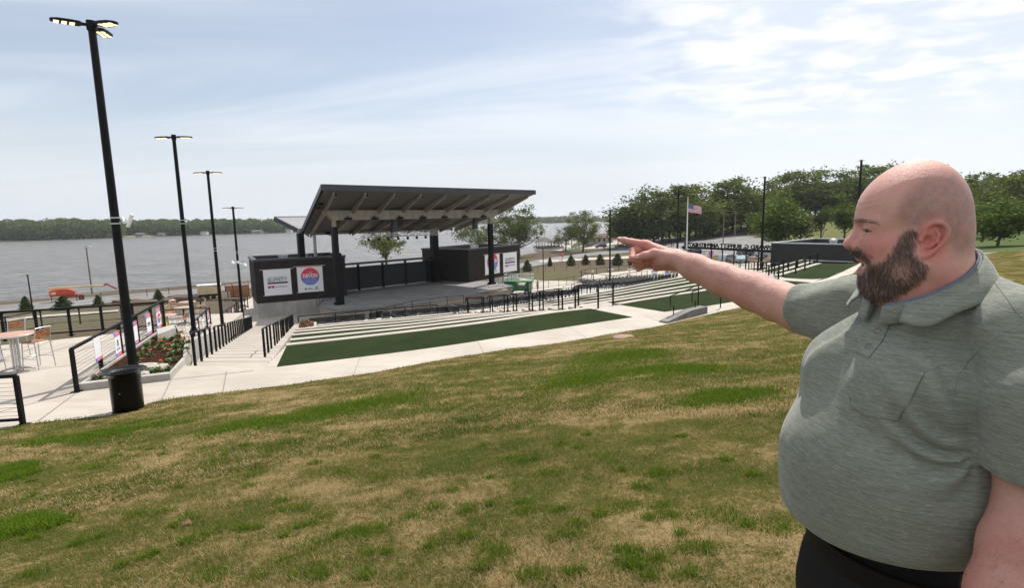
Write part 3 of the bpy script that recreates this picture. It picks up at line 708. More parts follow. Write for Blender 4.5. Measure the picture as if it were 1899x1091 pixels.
# columns
def column(u, v, w, ztop, tan_top, tanw=None):
    c = MB(); sbox(c, u-w/2, u+w/2, v-w/2, v+w/2, FZ, ztop); o = c.build('column', 'black_metal', stage, True, .03)
    c = MB(); tw = tanw or w*.62; sbox(c, u-tw/2, u+tw/2, v-tw/2, v+tw/2, ztop, tan_top); c.build('column_head', 'tan_steel', o, True)
    c = MB(); sbox(c, u-w*.75, u+w*.75, v-w*.75, v+w*.75, FZ, FZ+.25); c.build('column_base', 'black_metal', o, True); return o
co = column(0, 0, .62, -.55, .4)
mb = MB(); sbox(mb, .33, .6, -.2, .2, FZ, -3.6); mb.build('cable_duct', 'black_metal', stage, True)
column(SLEN, 0, .62, -.7, .4); column(0, 9.5, .72, -1.3, -.7); column(21.3, 9.6, 1.0, -2.4, -.7, .95)
mb = MB(); mb.tube([ST(3.0, 12, FZ), ST(3.0, 12, -.9)], .22, 10); mb.build('downpipe', 'galv', stage, True)
# roof: front leaf rising to the audience, back leaf rising to the lake, valley between
FE = [(-3.8, -5.5, 3.88), (28.6, -5.5, 3.95)]; VA = [(.1, 9.3, -.98), (25.3, 9.3, -.80)]; BE = [(-1.4, 14, .86), (26.2, 14, .9)]
TH = .50
def leaf(mb, A, B, th, inset=0.0, dz=0.0):
    p = [ST(A[0][0]+inset, A[0][1], A[0][2]+dz), ST(A[1][0]-inset, A[1][1], A[1][2]+dz), ST(B[1][0]-inset, B[1][1], B[1][2]+dz), ST(B[0][0]+inset, B[0][1], B[0][2]+dz)]
    return mb.prism(p, th)
mat('roof_metal', (0.24, 0.24, 0.245), .45, .3, .1, .5)
roof = leaf(leaf(MB(), FE, VA, .10), VA, BE, .10).build('roof', 'roof_metal', stage, True)
sof = MB()
def lerp3(a, b, t): return tuple(a[i]+(b[i]-a[i])*t for i in range(3))
leaf(leaf(sof, [lerp3(FE[0], VA[0], .015), lerp3(FE[1], VA[1], .015)], VA, .05, .25, -.42), VA, [lerp3(BE[0], VA[0], .02), lerp3(BE[1], VA[1], .02)], .05, .25, -.42)
g = NT('deck_soffit'); wv = g.n('ShaderNodeTexWave', wave_type='BANDS', bands_direction='X'); wv.inputs['Scale'].default_value = .62; wv.inputs['Distortion'].default_value = 0
mp = g.n('ShaderNodeMapping'); mp.inputs['Rotation'].default_value = (0, 0, math.atan2(SV.y, SV.x)*-1); g.l(g.pos(), mp.inputs[0]); g.l(mp.outputs[0], wv.inputs['Vector'])
c = g.mix(g.ramp(wv.outputs['Fac'], .84, .96), (0.085, 0.078, 0.07), (0.20, 0.18, 0.155)); c = g.mix(g.math('MULTIPLY', g.ramp(g.noise(.6, 4), .4, .7), .4), c, (0.11, 0.10, 0.09)); g.set(col=c, rough=.55)
sof.build('soffit', 'deck_soffit', roof, True)
mat('fascia_metal', (0.045, 0.045, 0.055), .4, .3, .1, 1)
fa = MB()
def fasc(a, b, h=.62, w=.14, dz=.04):
    p, q = ST(*a), ST(*b); fa.bar(p+Vector((0, 0, dz-h/2+.02)), q+Vector((0, 0, dz-h/2+.02)), w, h)
fasc(*FE); fasc(FE[0], VA[0], .52); fasc(FE[1], VA[1], .52); fasc(VA[0], BE[0], .55); fasc(VA[1], BE[1], .55); fasc(*BE, .5)
fa.build('fascia', 'fascia_metal', roof, True)
def leafz(v):
    t = (v-FE[0][1])/(VA[0][1]-FE[0][1]); return FE[0][2]+(VA[0][2]-FE[0][2])*t if t <= 1 else VA[0][2]+(BE[0][2]-VA[0][2])*(v-VA[0][1])/(BE[0][1]-VA[0][1])
for k in range(9):                               # tapering rafters
    uf = -2.2+k*3.73; ub = uf*.80+2.9; mb = MB()
    for v0, v1, h0, h1 in ((-4.9, 0, .30, .85), (0, 9, .85, .55)):
        for q in range(3):
            t0, t1 = q/3, (q+1)/3; va, vb = v0+(v1-v0)*t0, v0+(v1-v0)*t1; ua, ub_ = uf+(ub-uf)*(va+4.9)/13.9, uf+(ub-uf)*(vb+4.9)/13.9
            za, zb = leafz(va)-.47, leafz(vb)-.47; ha, hb = h0+(h1-h0)*t0, h0+(h1-h0)*t1; w = .09
            vs = [ST(ua-w, va, za), ST(ua+w, va, za), ST(ub_+w, vb, zb), ST(ub_-w, vb, zb), ST(ua-w, va, za-ha), ST(ua+w, va, za-ha), ST(ub_+w, vb, zb-hb), ST(ub_-w, vb, zb-hb)]
            mb.add(vs, [(0, 1, 2, 3), (7, 6, 5, 4), (0, 4, 5, 1), (1, 5, 6, 2), (2, 6, 7, 3), (3, 7, 4, 0)])
    mb.build('rafter', 'tan_steel', stage, True)
    mb = MB(); va, ub2 = 10.0, ub
    p, q = ST(ub, 9.6, leafz(9.6)-.75), ST(ub, 13.6, leafz(13.6)-.62); mb.bar(p, q, .2, .4); mb.build('rafter', 'tan_steel', stage, True)
for k, (vv, z1, z0, ua, ub, cut) in enumerate(((0, 1.36, .22, -1.3, 26.3, 1.1), (9.2, -.75, -1.62, .6, 24.9, 1.2))):     # the two big box girders with raked ends
    mb = MB(); w = .32
    for s in (-w, w): pass
    prof = [(ua, z1), (ub, z1), (ub-.2, z1-.35), (ub-cut, z0), (ua+cut, z0), (ua+.2, z1-.35)]
    A_ = [ST(u, vv-w, z) for u, z in prof]; B_ = [ST(u, vv+w, z) for u, z in prof]; n = len(prof)
    mb.add(A_+B_, [tuple(range(n)), tuple(range(2*n-1, n-1, -1))]+[(i, (i+1) % n, n+(i+1) % n, n+i) for i in range(n)][::1])
    gd = mb.build('girder', 'tan_steel', stage, True)
    for i in range(8): mb = MB(); sbox(mb, ua+1.8+i*3.45, ua+1.86+i*3.45, vv-w-.03, vv+w+.03, z0+.02, z1-.02); mb.build('stiffener', mat('tan_dark', (0.22, 0.19, 0.155), .6), gd, True)
    for i in range(7 if k == 0 else 5):          # flood lights clipped under the girder
        u = ua+2.9+i*3.55; mb = MB(); c_ = ST(u, vv-.5, z0+.15); mb.box(c_, (.85, .34, .2), M=SM @ Matrix.Rotation(R_(-18), 3, 'X')); mb.box(ST(u, vv-.42, z0+.33), (.08, .1, .35), M=SM)
        mb.build('floodlight', 'black_metal', stage, True)
for i in range(8):                                # round downlights near the front edge
    u = -1.9+i*3.72; c_ = ST(u+.1, -4.3, leafz(-4.3)-.60); mb = MB(); mb.tube([c_+Vector((0, 0, .2)), c_-Vector((0, 0, .12))], .2, 12); o = mb.build('downlight', 'black_metal', stage, True)
    mb = MB(); mb.tube([c_-Vector((0, 0, .125)), c_-Vector((0, 0, .15))], .13, 12); mb.build('lens', mat('lens_white', (.8, .8, .8), .3), o, True)
for u, v in ((-2.2, -1.6), (-2.0, -.4)):
    c_ = ST(u, v, leafz(v)-.55); mb = MB(); mb.box(c_, (.5, .4, .3), M=SM); mb.build('junction_box', 'black_metal', stage, True)
# hung lighting truss and speaker hangs
tr = thing('lighting_truss', 'silver lighting truss hanging under the back of the stage roof', 'truss', tuple(ST(14, 8.2, -1.8)))
mb = MB(); u0, u1, vv, zt, zb = 7.8, 20.6, 7.6, -1.45, -2.2
for dv in (-.3, .3):
    for z in (zt, zb): mb.tube([ST(u0, vv+dv, z), ST(u1, vv+dv, z)], .05, 6)
n = 22
for i in range(n):
    a, b = u0+(u1-u0)*i/n, u0+(u1-u0)*(i+1)/n
    for dv in (-.3, .3): mb.tube([ST(a, vv+dv, zt if i % 2 else zb), ST(b, vv+dv, zb if i % 2 else zt)], .03, 5); mb.tube([ST(a, vv+dv, zt), ST(a, vv+dv, zb)], .03, 5)
mb.build('truss_frame', 'alu', tr, True)
for i in range(8):
    u = u0+.9+i*1.6; mb = MB(); mb.tube([ST(u, vv, zb-.04), ST(u, vv, zb-.12)], .04, 6); mb.lathe(ST(u, vv, zb-.5), [(0, .4), (.16, .38), (.2, .1), (.14, 0), (0, 0)], 10)
    mb.build('stage_lamp', 'black_metal', tr, True)
for u, v, z, lb in ((8.8, 1.0, .1, 'black speaker hang under the roof at the left of the truss'), (22.6, 1.0, .1, 'black speaker hang under the roof by the right column')):
    mb = MB()
    for k in range(5): mb.box(ST(u, v+.06*k, z-.34*k), (.62, .5, .31), M=SM @ Matrix.Rotation(R_(-3*k), 3, 'X'))
    mb.bar(ST(u, v, z), ST(u, v, leafz(v)-.5), .05); tag(mb.build('speaker_hang', 'black_plastic'), lb, 'speaker')
# pavilion wings and back wall
g = NT('brown_cladding')
wv = g.n('ShaderNodeTexWave', wave_type='BANDS', bands_direction='X'); wv.inputs['Scale'].default_value = 2.2; mp = g.n('ShaderNodeMapping'); mp.inputs['Rotation'].default_value = (0, 0, -math.atan2(SU.y, SU.x)); g.l(g.pos(), mp.inputs[0]); g.l(mp.outputs[0], wv.inputs['Vector'])
c = g.mix(g.ramp(g.noise(1.4, 4), .3, .7), (0.026, 0.021, 0.0195), (0.036, 0.029, 0.027)); g.set(col=c, rough=.75, spec=.12); g.bump(wv.outputs['Fac'], .25, .02)
mat('coping', (0.055, 0.053, 0.055), .4, .4, .1, 2); mat('roof_membrane', (0.32, 0.32, 0.32), .8, 0, .15, .8)
def wing(label, uA, uB, vf, vb, z0, zt, plinth):
    w = thing('stage_wing', label, 'building', tuple(ST((uA+uB)/2, vf, z0)))
    t = .3; mb = MB()
    sbox(mb, uA, uB, vf, vf+t, z0, zt); sbox(mb, uA, uB, vb-t, vb, z0, zt); sbox(mb, uA, uA+t, vf+t, vb-t, z0, zt); sbox(mb, uB-t, uB, vf+t, vb-t, z0, zt); mb.build('wall', 'brown_cladding', w, True)
    mb = MB(); sbox(mb, uA+t, uB-t, vf+t, vb-t, zt-1.3, zt-1.15); rf = mb.build('roof', 'roof_membrane', w, True)
    mb = MB(); e = .1
    for a in ((uA-e, uB+e, vf-e, vf+t+e), (uA-e, uB+e, vb-t-e, vb+e), (uA-e, uA+t+e, vf+t+e, vb-t-e), (uB-t-e, uB+e, vf+t+e, vb-t-e)): sbox(mb, *a, zt-.22, zt+.06)
    mb.build('parapet_coping', 'coping', w, True)
    mb = MB(); sbox(mb, uA+.06, uB-.06, vf+.07, vb-.05, plinth, z0-.003); mb.build('plinth', 'wall_concrete', w, True); return w, rf
FRAME0 = (SO.copy(), SU.copy(), SV.copy())
def use_frame(pu=None, pv=0, deg=0):
    """turn the stage frame about a point of its plan (the wings are splayed); without arguments back to the stage's own"""
    global SO, SU, SV, SM
    O0, U0, V0 = FRAME0
    if pu is None: SO, SU, SV = O0, U0, V0
    else:
        c, s = math.cos(R_(deg)), math.sin(R_(deg)); SU, SV = U0*c+V0*s, V0*c-U0*s; SO = O0+U0*pu+V0*pv-SU*pu-SV*pv
    SM = Matrix((SU, SV, Vector((0, 0, 1)))).transposed()
LW, RW = (4.4, 6.4, -15.4), (23.9, 4.6, 12)
use_frame(*LW); w1, r1 = wing('dark brown wing on concrete base at the left of the stage with two white banners', -6.5, 4.4, 6.4, 15.5, -9.75, -4.38, -12.6)
use_frame(*RW); w2, r2 = wing('dark brown wing with two banners at the right end of the stage', 24.0, 38.7, 4.6, 14.2, -9.72, -4.55, -12.2)
for (u, v, zr, wp, rr, fr_) in ((-2.9, 8.4, -5.5, w1, r1, LW), (31.0, 8.7, -5.8, w2, r2, RW), (-.2, 10, -5.5, w1, r1, LW)):
    use_frame(*fr_)
    mb = MB(); sbox(mb, u-.5, u+.5, v-.45, v+.45, zr-.1, zr+1.35); sbox(mb, u-.58, u+.58, v-.52, v+.52, zr+1.35, zr+1.45)
    mb.tube([ST(u+.9, v, zr), ST(u+.9, v, zr+1.1)], .12, 8); mb.build('roof_vent', 'galv', rr, True)
use_frame()
bw = thing('back_wall', 'black acoustic panel wall between the two stage wings with open strip on top', 'wall', tuple(ST(14, 10.5, FZ)))
for i in range(5):
    a = 4.5+i*3.95; mb = MB(); sbox(mb, a+.05, a+3.9, 10.45, 10.6, FZ+.15, -6.35); mb.build('panel', 'black_panel' if 'black_panel' in MATS else mat('black_panel', (0.014, 0.014, 0.014), .7), bw, True)
    mb = MB(); sbox(mb, a-.1, a+.04, 10.2, 10.7, FZ, -6.0); mb.build('post', 'black_metal', bw, True)
mb = MB(); sbox(mb, 4.4, 24.2, 10.3, 10.75, -6.02, -5.72); mb.build('top_rail', 'coping', bw, True)
# banners of the wings
g = NT('logo_disc')
sxyz = g.n('ShaderNodeSeparateXYZ'); g.l(g.n('ShaderNodeTexCoord').outputs['Object'], sxyz.inputs[0]); f_ = g.ramp(sxyz.outputs['Z'], -1.0, .9)
rp = g.n('ShaderNodeValToRGB'); g.l(f_, rp.inputs[0]); rp.color_ramp.elements[0].color = (0.12, 0.28, 0.62, 1); rp.color_ramp.elements[1].color = (0.72, 0.05, 0.09, 1); rp.color_ramp.elements[1].position = .72
e_ = rp.color_ramp.elements.new(.42); e_.color = (0.27, 0.12, 0.48, 1); g.set(col=rp.outputs[0], rough=.6)
def disc(mb, c, r, ex, ez, t=.02, n=40):
    en = Vector(ex).cross(Vector(ez)); c = Vector(c)
    A_ = [c+ex*(r*math.cos(2*math.pi*i/n))+ez*(r*math.sin(2*math.pi*i/n)) for i in range(n)]; B_ = [p-en*t for p in A_]
    mb.add(A_+B_, [tuple(range(n))]+[(i, n+i, n+(i+1) % n, (i+1) % n) for i in range(n)])
def wing_banner(label, kind, ua, ub, v, z0, z1):
    b = thing('banner', label, 'banner', tuple(ST((ua+ub)/2, v, (z0+z1)/2)), math.atan2(SU.y, SU.x), 'banners on the stage wings'); h = z1-z0; w = ub-ua
    mb = MB(); sbox(mb, ua, ub, v, v+.03, z0, z1); mb.build('cloth', 'sign_white', b, True)
    for q_ in ((ua-.35, ub+.35, v-.02, v+.04, z1-.002, z1+.07), (ua-.2, ub+.1, v-.02, v+.04, z0-.07, z0+.002)): mb = MB(); sbox(mb, *q_); mb.build('batten', 'alu', b, True)
    ex, ez = SU, Vector((0, 0, 1)); um = (ua+ub)/2; y_ = v-.012
    if kind == 'disc':
        mb = MB(); sbox(mb, ua+.1, ub-.1, v-.01, v+.01, z1-.09, z1-.01); mb.build('red_trim', 'sign_red', b, True)
        mb = MB(); disc(mb, (0, 0, 0), 1.0, Vector((1, 0, 0)), ez); k = w*.36; mb.v = [(x*k, y*1, z*k) for x, y, z in mb.v]; o = mb.build('logo', 'logo_disc', b); o.location = (0, -.03, h*.10)
        # object coordinates of the disc run -1..1 so that its colour blend follows the round
        o.data.transform(Matrix.Scale(1/k, 4)); o.scale = (k, 1, k)
        mb = MB(); text_mb(mb, 'THE', .22*w/3, ST(um, v-.08, z1-h*.27), ex, ez, .02, 0, 'CENTER'); text_mb(mb, 'DEVON', .66*w/3, ST(um, v-.08, z1-h*.44), ex, ez, .02, .02, 'CENTER', w*.56)
        mb.build('lettering', 'sign_white', b, True)
        mb = MB(); text_mb(mb, 'LAKESHORE', .24*w/3, ST(um, v-.08, z1-h*.53), ex, ez, .02, 0, 'CENTER', w*.44); text_mb(mb, 'AMPHITHEATER', .24*w/3, ST(um, v-.08, z1-h*.62), ex, ez, .02, 0, 'CENTER', w*.5)
        mb.build('small_lettering', mat('pale_blue', (.45, .5, .75), .6), b, True)
        mb = MB(); disc(mb, ST(ua+w*.3, v-.03, z0+h*.12), .14, ex, ez, .02, 12); sbox(mb, ua+w*.38, ua+w*.56, v-.03, v-.01, z0+h*.1, z0+h*.135); mb.v, mb.f = mb.v, mb.f
        disc(mb, ST(ua+w*.72, v-.03, z0+h*.15), .13, ex, ez, .02, 12); sbox(mb, ua+w*.64, ua+w*.8, v-.03, v-.01, z0+h*.07, z0+h*.1); mb.build('sponsor_mark', 'ink_green', b, True)
    else:
        mb = MB(); text_mb(mb, 'THE HOWARD G.', .22*w/3, ST(ua+w*.14, v-.03, z1-h*.33), ex, ez, .02, 0, 'LEFT', w*.7); text_mb(mb, 'BUFFETT', .56*w/3, ST(ua+w*.13, v-.03, z1-h*.47), ex, ez, .02, .012, 'LEFT', w*.72); mb.build('lettering', 'ink_grey', b, True)
        mb = MB(); sbox(mb, ua+w*.13, ua+w*.87, v-.03, v-.008, z1-h*.555, z1-h*.495); mb.build('black_bar', 'ink', b, True)
        [(lambda m: (sbox(m, ua+w*a_, ua+w*(a_+.11), v-.03, v-.008, z1-h*.72, z1-h*.63), m.build('pink_mark', 'magenta', b, True)))(MB()) for a_ in (.13, .26)]
        mb = MB(); text_mb(mb, 'AMPHITHEATER', .2*w/3, ST(ua+w*.4, v-.03, z1-h*.70), ex, ez, .02, 0, 'LEFT', w*.45); mb.build('small_lettering', 'sign_purple', b, True)
use_frame(*LW)
wing_banner('large white lettered banner, outer one on the left stage wing', 'text', -5.55, -2.4, 6.3, -8.84, -5.67)
wing_banner('large white banner with red and blue disc on the left stage wing', 'disc', -1.65, 1.45, 6.3, -8.77, -5.5)
use_frame(*RW)
wing_banner('white disc banner partly hidden behind the right stage column', 'disc', 28.2, 32.3, 4.5, -8.95, -5.72)
wing_banner('large white lettered banner at the outer end of the right stage wing', 'text', 33.4, 37.6, 4.5, -9.05, -5.8)
use_frame()

# ================================================================ RAILS
def railing(name, label, pts, h=1.05, post=.055, mid=0, nposts=None, group=None, top=.06, low=True, cat='railing', wires=0, infill=None, every=None):
    """posts along a 3-D base line with a top rail; base points carry their own height"""
    pts = [Vector(p) for p in pts]; t = thing(name, label, cat, tuple(pts[0]), 0, group)
    mb = MB(); up = Vector((0, 0, h))
    for a, b in zip(pts, pts[1:]): mb.bar(a+up, b+up, top, top*.8)
    mb.build('top_rail', 'black_metal', t, True)
    L = sum((b-a).length for a, b in zip(pts, pts[1:])); n = nposts or max(2, int(round(L/(every or 1.5)))+1)
    for p in resample(pts, n):
        mb = MB(); mb.bar(p-Vector((0, 0, .05)), p+up, post, post); mb.box(p+Vector((0, 0, .01)), (post*2.4, post*2.4, .02)); mb.build('post', 'black_metal', t, True)
    if low:
        mb = MB(); q = Vector((0, 0, .12))
        for a, b in zip(pts, pts[1:]): mb.bar(a+q, b+q, top*.7, top*.6)
        mb.build('bottom_rail', 'black_metal', t, True)
    if wires:
        mb = MB()
        for k in range(wires):
            q = Vector((0, 0, .12+(h-.18)*(k+1)/(wires+1)))
            for a, b in zip(pts, pts[1:]): mb.bar(a+q, b+q, .007, .007)
        mb.build('cable', 'galv', t, True)
    return t
# ================================================================ LEFT PLAZA
def base(x, y, z=WZ): return W(x, y, z)
railing('railing', 'black cable railing cut by the left frame edge beside the lawn', [base(-130, 800), base(43, 789)], 1.02, .075, nposts=3, wires=9, top=.08)
brail = railing('railing', 'black cable railing carrying small banners along the flower bed', [base(143, 727), base(306, 609)], 1.05, .075, nposts=6, wires=9, top=.075)
railing('railing', 'long black railing along the far edge of the upper plaza', [base(-120, 640), base(88, 625.5), base(305, 608)], 1.0, .07, nposts=8, wires=8, top=.08)
railing('railing', 'lower black railing seen below the plaza edge on the ramp', [Vector(W(-60, 640, -5.6)), Vector(W(105, 603, -5.6)), Vector(W(300, 590, -5.7))], 1.0, .06, wires=6, every=2)
railing('railing', 'black railing of the lower terrace behind the second lamp post', [Vector(W(305, 590, -6.1)), Vector(W(440, 583, -6.3))], 1.05, .06, wires=6, every=1.8)
# small banners on the railing
a0, a1 = base(143, 727), base(306, 609); ad = (a1-a0).normalized(); an = Vector((ad.y, -ad.x, 0))
def small_banner(t, w, kind, label, A=a0, B=a1, h=.72, z0=.18, droop=0):
    p = A.lerp(B, t); d = (B-A).normalized(); n_ = Vector((d.y, -d.x, 0)); p = p+n_*.05+Vector((0, 0, z0)); rz = math.atan2(d.y, d.x)
    b = thing('small_banner', label, 'banner', tuple(p), rz, 'small banners tied to the railings'); ez = Vector((0, 0, 1))
    M_ = Matrix((d, -n_, ez)).transposed()
    def bx(m, x0, x1, y0, y1, z0_, z1_): m.box(p+d*(x0+x1)/2+ez*(z0_+z1_)/2+n_*(y0+y1)/2, (x1-x0, abs(y1-y0), z1_-z0_), M=M_)
    m = MB(); bx(m, -w/2, w/2, 0, .008, 0, h); m.build('cloth', 'sign_white', b, True)
    for z_, z2_ in ((0, h*.15), (h*.83, h))[:1 if kind == 'draped' else 2]:
        m = MB(); bx(m, -w/2, 0, .009, .014, z_, z2_); m.build('purple_band', 'sign_purple', b, True)
        m = MB(); bx(m, 0, w/2, .009, .014, z_, z2_); m.build('red_band', 'sign_red', b, True)
    if kind == 'disc':
        m = MB(); disc(m, (0, 0, 0), 1, Vector((1, 0, 0)), ez, .02, 24); o = m.build('logo', 'logo_disc', b); o.location = (0, -.02, h*.52); o.scale = (w*.36, .2, w*.36)
        m = MB(); text_mb(m, 'DEVON', .1, p+d*0+ez*h*.5+n_*.03, d, ez, .004, .002, 'CENTER', w*.52); m.build('lettering', 'sign_white', b, True)
    elif kind == 'green':
        m = MB(); bx(m, -.06, .06, .009, .012, h*.42, h*.6); m.v = m.v; disc(m, p+ez*h*.62+n_*.012, .05, d, ez, .004, 14); m.build('sponsor_mark', 'ink_green', b, True)
        m = MB(); text_mb(m, 'DECATUR', .07, p+ez*h*.27+n_*.012, d, ez, .004, 0, 'CENTER', w*.6); m.build('lettering', 'ink_grey', b, True)
    elif kind == 'text':
        m = MB(); text_mb(m, 'BUFFETT', .09, p+ez*h*.52+n_*.012, d, ez, .004, .002, 'CENTER', w*.66); bx(m, -w*.33, w*.33, .009, .012, h*.44, h*.48); m.build('lettering', 'ink', b, True)
    m = MB()
    if kind != 'draped': text_mb(m, 'BUFFETT', .06, p+ez*h*.88+n_*.016, d, ez, .003, 0, 'CENTER', w*.55)
    text_mb(m, 'AMPHITHEATER', .05, p+ez*h*.05+n_*.016, d, ez, .003, 0, 'CENTER', w*.62); m.build('small_lettering', 'sign_white', b, True)
    return b
small_banner(.17, .46, 'draped', 'first small banner on the flower bed railing, folded over the top rail', z0=.42, h=.62)
small_banner(.35, .48, 'green', 'small white banner with a green mark on the flower bed railing')
small_banner(.555, .40, 'plain', 'small banner half hidden behind the tall near lamp post')
small_banner(.735, .52, 'text', 'small lettered banner just right of the tall near lamp post')
small_banner(.89, .52, 'disc', 'small disc banner at the far end of the flower bed railing')
# flower bed
pb = [base(145, 726), base(316, 705), base(345, 675), base(352, 640), base(326, 609), base(292, 623)]
kb = thing('planter_kerb', 'low concrete kerb round the flower bed by the stairs', 'kerb', tuple(pb[0]))
cen = sum(pb, Vector())/6; inn = [p+(cen-p).normalized()*.22 for p in pb]
mb = MB()
for i in range(6):
    j = (i+1) % 6; o1, o2, i1, i2 = pb[i], pb[j], inn[i], inn[j]; mb.prism([(o1.x, o1.y), (o2.x, o2.y), (i2.x, i2.y), (i1.x, i1.y)], WZ-.1, WZ+.17)
mb.build('kerb', 'wall_concrete', kb, True, .015)
ss = MB(); N_ = 14
mb = MB(); vs = []; 
rgs = np.random.default_rng(5)
def inpoly(x, y, poly):
    c = False; n = len(poly)
    for i in range(n):
        a, b = poly[i], poly[(i+1) % n]
        if (a.y > y) != (b.y > y) and x < (b.x-a.x)*(y-a.y)/(b.y-a.y)+a.x: c = not c
    return c
mb.prism([(p.x, p.y) for p in inn], WZ-.1, WZ+.10)
tag(mb.build('flower_bed_soil', 'soil'), kind='structure')
cl = []
for k in range(2600):
    a, b = rgs.uniform(min(p.x for p in inn), max(p.x for p in inn)), rgs.uniform(min(p.y for p in inn), max(p.y for p in inn))
    if inpoly(a, b, inn): cl.append((a, b))
V, F = [], []
for a, b in cl:
    s = rgs.uniform(.012, .035); i = len(V); c0 = Vector((a, b, WZ+.10)); r3 = [Vector(rgs.normal(0, 1, 3)).normalized()*s for _ in range(3)]
    V += [tuple(c0+r3[0]), tuple(c0+r3[1]), tuple(c0+r3[2]), tuple(c0+Vector((0, 0, s)))]; F += [(i, i+1, i+3), (i+1, i+2, i+3), (i+2, i, i+3)]
tag(np_mesh('bark_mulch', V, F, 'soil'), 'dark brown mulch crumbs covering the flower bed by the stairs', 'mulch', kind='stuff')
mat('marigold', (0.62, 0.10, 0.008), .6, 0, .15, 30); mat('petal_white', (0.75, 0.7, 0.45), .6, 0, .1, 30)
g = NT('leaf_green'); isl = g.n('ShaderNodeNewGeometry').outputs['Random Per Island']; g.set(col=g.mix(isl, (0.04, 0.10, 0.02), (0.16, 0.22, 0.06)), rough=.55)
def flower(seed, fc, nf):
    rg = np.random.default_rng(seed); f = bpy.data.objects.new('flower_plant', None); COL.objects.link(f)
    V, F = [], []
    for k in range(70):
        a = rg.uniform(0, 6.28); e = rg.uniform(.1, 1.3); L = rg.uniform(.07, .16); d = Vector((math.cos(a)*math.cos(e), math.sin(a)*math.cos(e), math.sin(e))); s = d.cross(Vector((0, 0, 1))).normalized()*rg.uniform(.012, .022)
        p = d*L*.35; q = d*L+Vector((0, 0, -.02)); i = len(V); V += [tuple(p), tuple(p.lerp(q, .55)+s), tuple(q), tuple(p.lerp(q, .55)-s)]; F += [(i, i+1, i+2, i+3)]
    np_mesh('foliage', V, F, 'leaf_green', f)
    for k in range(nf):
        a = rg.uniform(0, 6.28); r = rg.uniform(0, .07); mb = MB(); c = Vector((r*math.cos(a), r*math.sin(a), rg.uniform(.13, .18)))
        for j in range(9):
            t = 6.28*j/9; d = Vector((math.cos(t), math.sin(t), .25)); s = Vector((-math.sin(t), math.cos(t), 0))*.016; mb.add([c, c+d*.022+s*.75, c+d*.034, c+d*.022-s*.75], [(0, 1, 2, 3)])
        mb.lathe(c, [(.015, 0), (.012, .014), (0, .018)], 8); mb.build('blossom', fc, f)
    return f
mat('leaf_solid', (.08,.14,.04), .6)
FP = [flower(1, 'marigold', 3), flower(2, 'marigold', 2), flower(3, 'petal_white', 1), flower(4, 'leaf_solid', 0)]
FPX_ = [(281, 660, 0), (296, 647, 0), (311, 652, 0), (316, 661, 0), (341, 634, 0), (340, 643, 0), (336, 655, 3), (325, 648, 3), (327, 658, 3), (309, 675, 3), (299, 681, 0), (290, 690, 2), (270, 653, 3), (262, 660, 3), (272, 645, 3), (303, 634, 3), (300, 638, 0), (283, 640, 3), (330, 637, 3), (320, 631, 3), (187, 703, 1), (192, 697, 3), (270, 693, 2), (246, 680, 3), (255, 668, 3), (322, 672, 3), (346, 651, 3), (349, 640, 0), (335, 622, 1), (310, 624, 3), (295, 629, 3), (312, 690, 3), (204, 706, 3), (222, 700, 3)]
_w = ('orange marigold', 'orange marigold', 'pale flowered plant', 'leafy seedling')
first = {}
for i, (x, y, k) in enumerate(FPX_):
    p = W(x, y, WZ+.10)
    if k not in first: o = FP[k]; first[k] = 1; o.location = p; o.rotation_euler = (0, 0, i)
    else: o = dup(FP[k], p, i*1.3)
    s = 1.15+.5*((i*37) % 10)/10; o.scale = (s, s, s)
    where = 'beside the sitting boulder' if 255 < x < 325 and y > 665 else 'near the kerb by the trash can' if x < 240 else 'at the far end by the second lamp post' if y < 640 else 'in the middle of the flower bed'
    tag(o, f'{_w[k]} {where}', 'flower', f'{_w[k]}s {where}')
mb = MB(); c = W(281, 692, WZ+.12)
rk = []
def rock(name, label, loc, dims, seed, material='rock', cat='boulder'):
    rg = np.random.default_rng(seed); mb = MB(); n, m = 12, 7; vs = []
    for i in range(m+1):
        ph = math.pi*i/m
        for j in range(n):
            th = 2*math.pi*j/n; d = Vector((math.sin(ph)*math.cos(th), math.sin(ph)*math.sin(th), math.cos(ph)))
            sq = max(abs(d.x), abs(d.y), abs(d.z)); d = d/(sq**.55); k = 1+.09*math.sin(3*d.x+seed)+.08*math.sin(5*d.y+2*seed)+rg.uniform(-.03, .03)
            vs.append((d.x*dims[0]/2*k, d.y*dims[1]/2*k, d.z*dims[2]/2*k))
    mb.add(vs, [(i*n+j, (i+1)*n+j, (i+1)*n+(j+1) % n, i*n+(j+1) % n) for i in range(m) for j in range(n)])
    o = mb.build(name, material); o.location = loc; return tag(o, label, cat)
rock('boulder', 'flat tan boulder in the flower bed beside the lamp post', W(281, 684, WZ+.1), (.85, .5, .26), 3)
rock('boulder', 'small pale boulder at the kerb corner behind the trash can', W(264, 697, WZ+.1), (.34, .3, .2), 8)
# low wall block at the far end of the bed
mb = MB(); q = pw([(292, 622), (326, 609), (321, 603), (290, 612)], WZ+.35); mb.prism([(p.x, p.y) for p in q], WZ-.2, WZ+.38); tag(mb.build('seat_block', 'wall_concrete', None, False, .02), 'pale concrete block at the far end of the flower bed railing', 'concrete block')

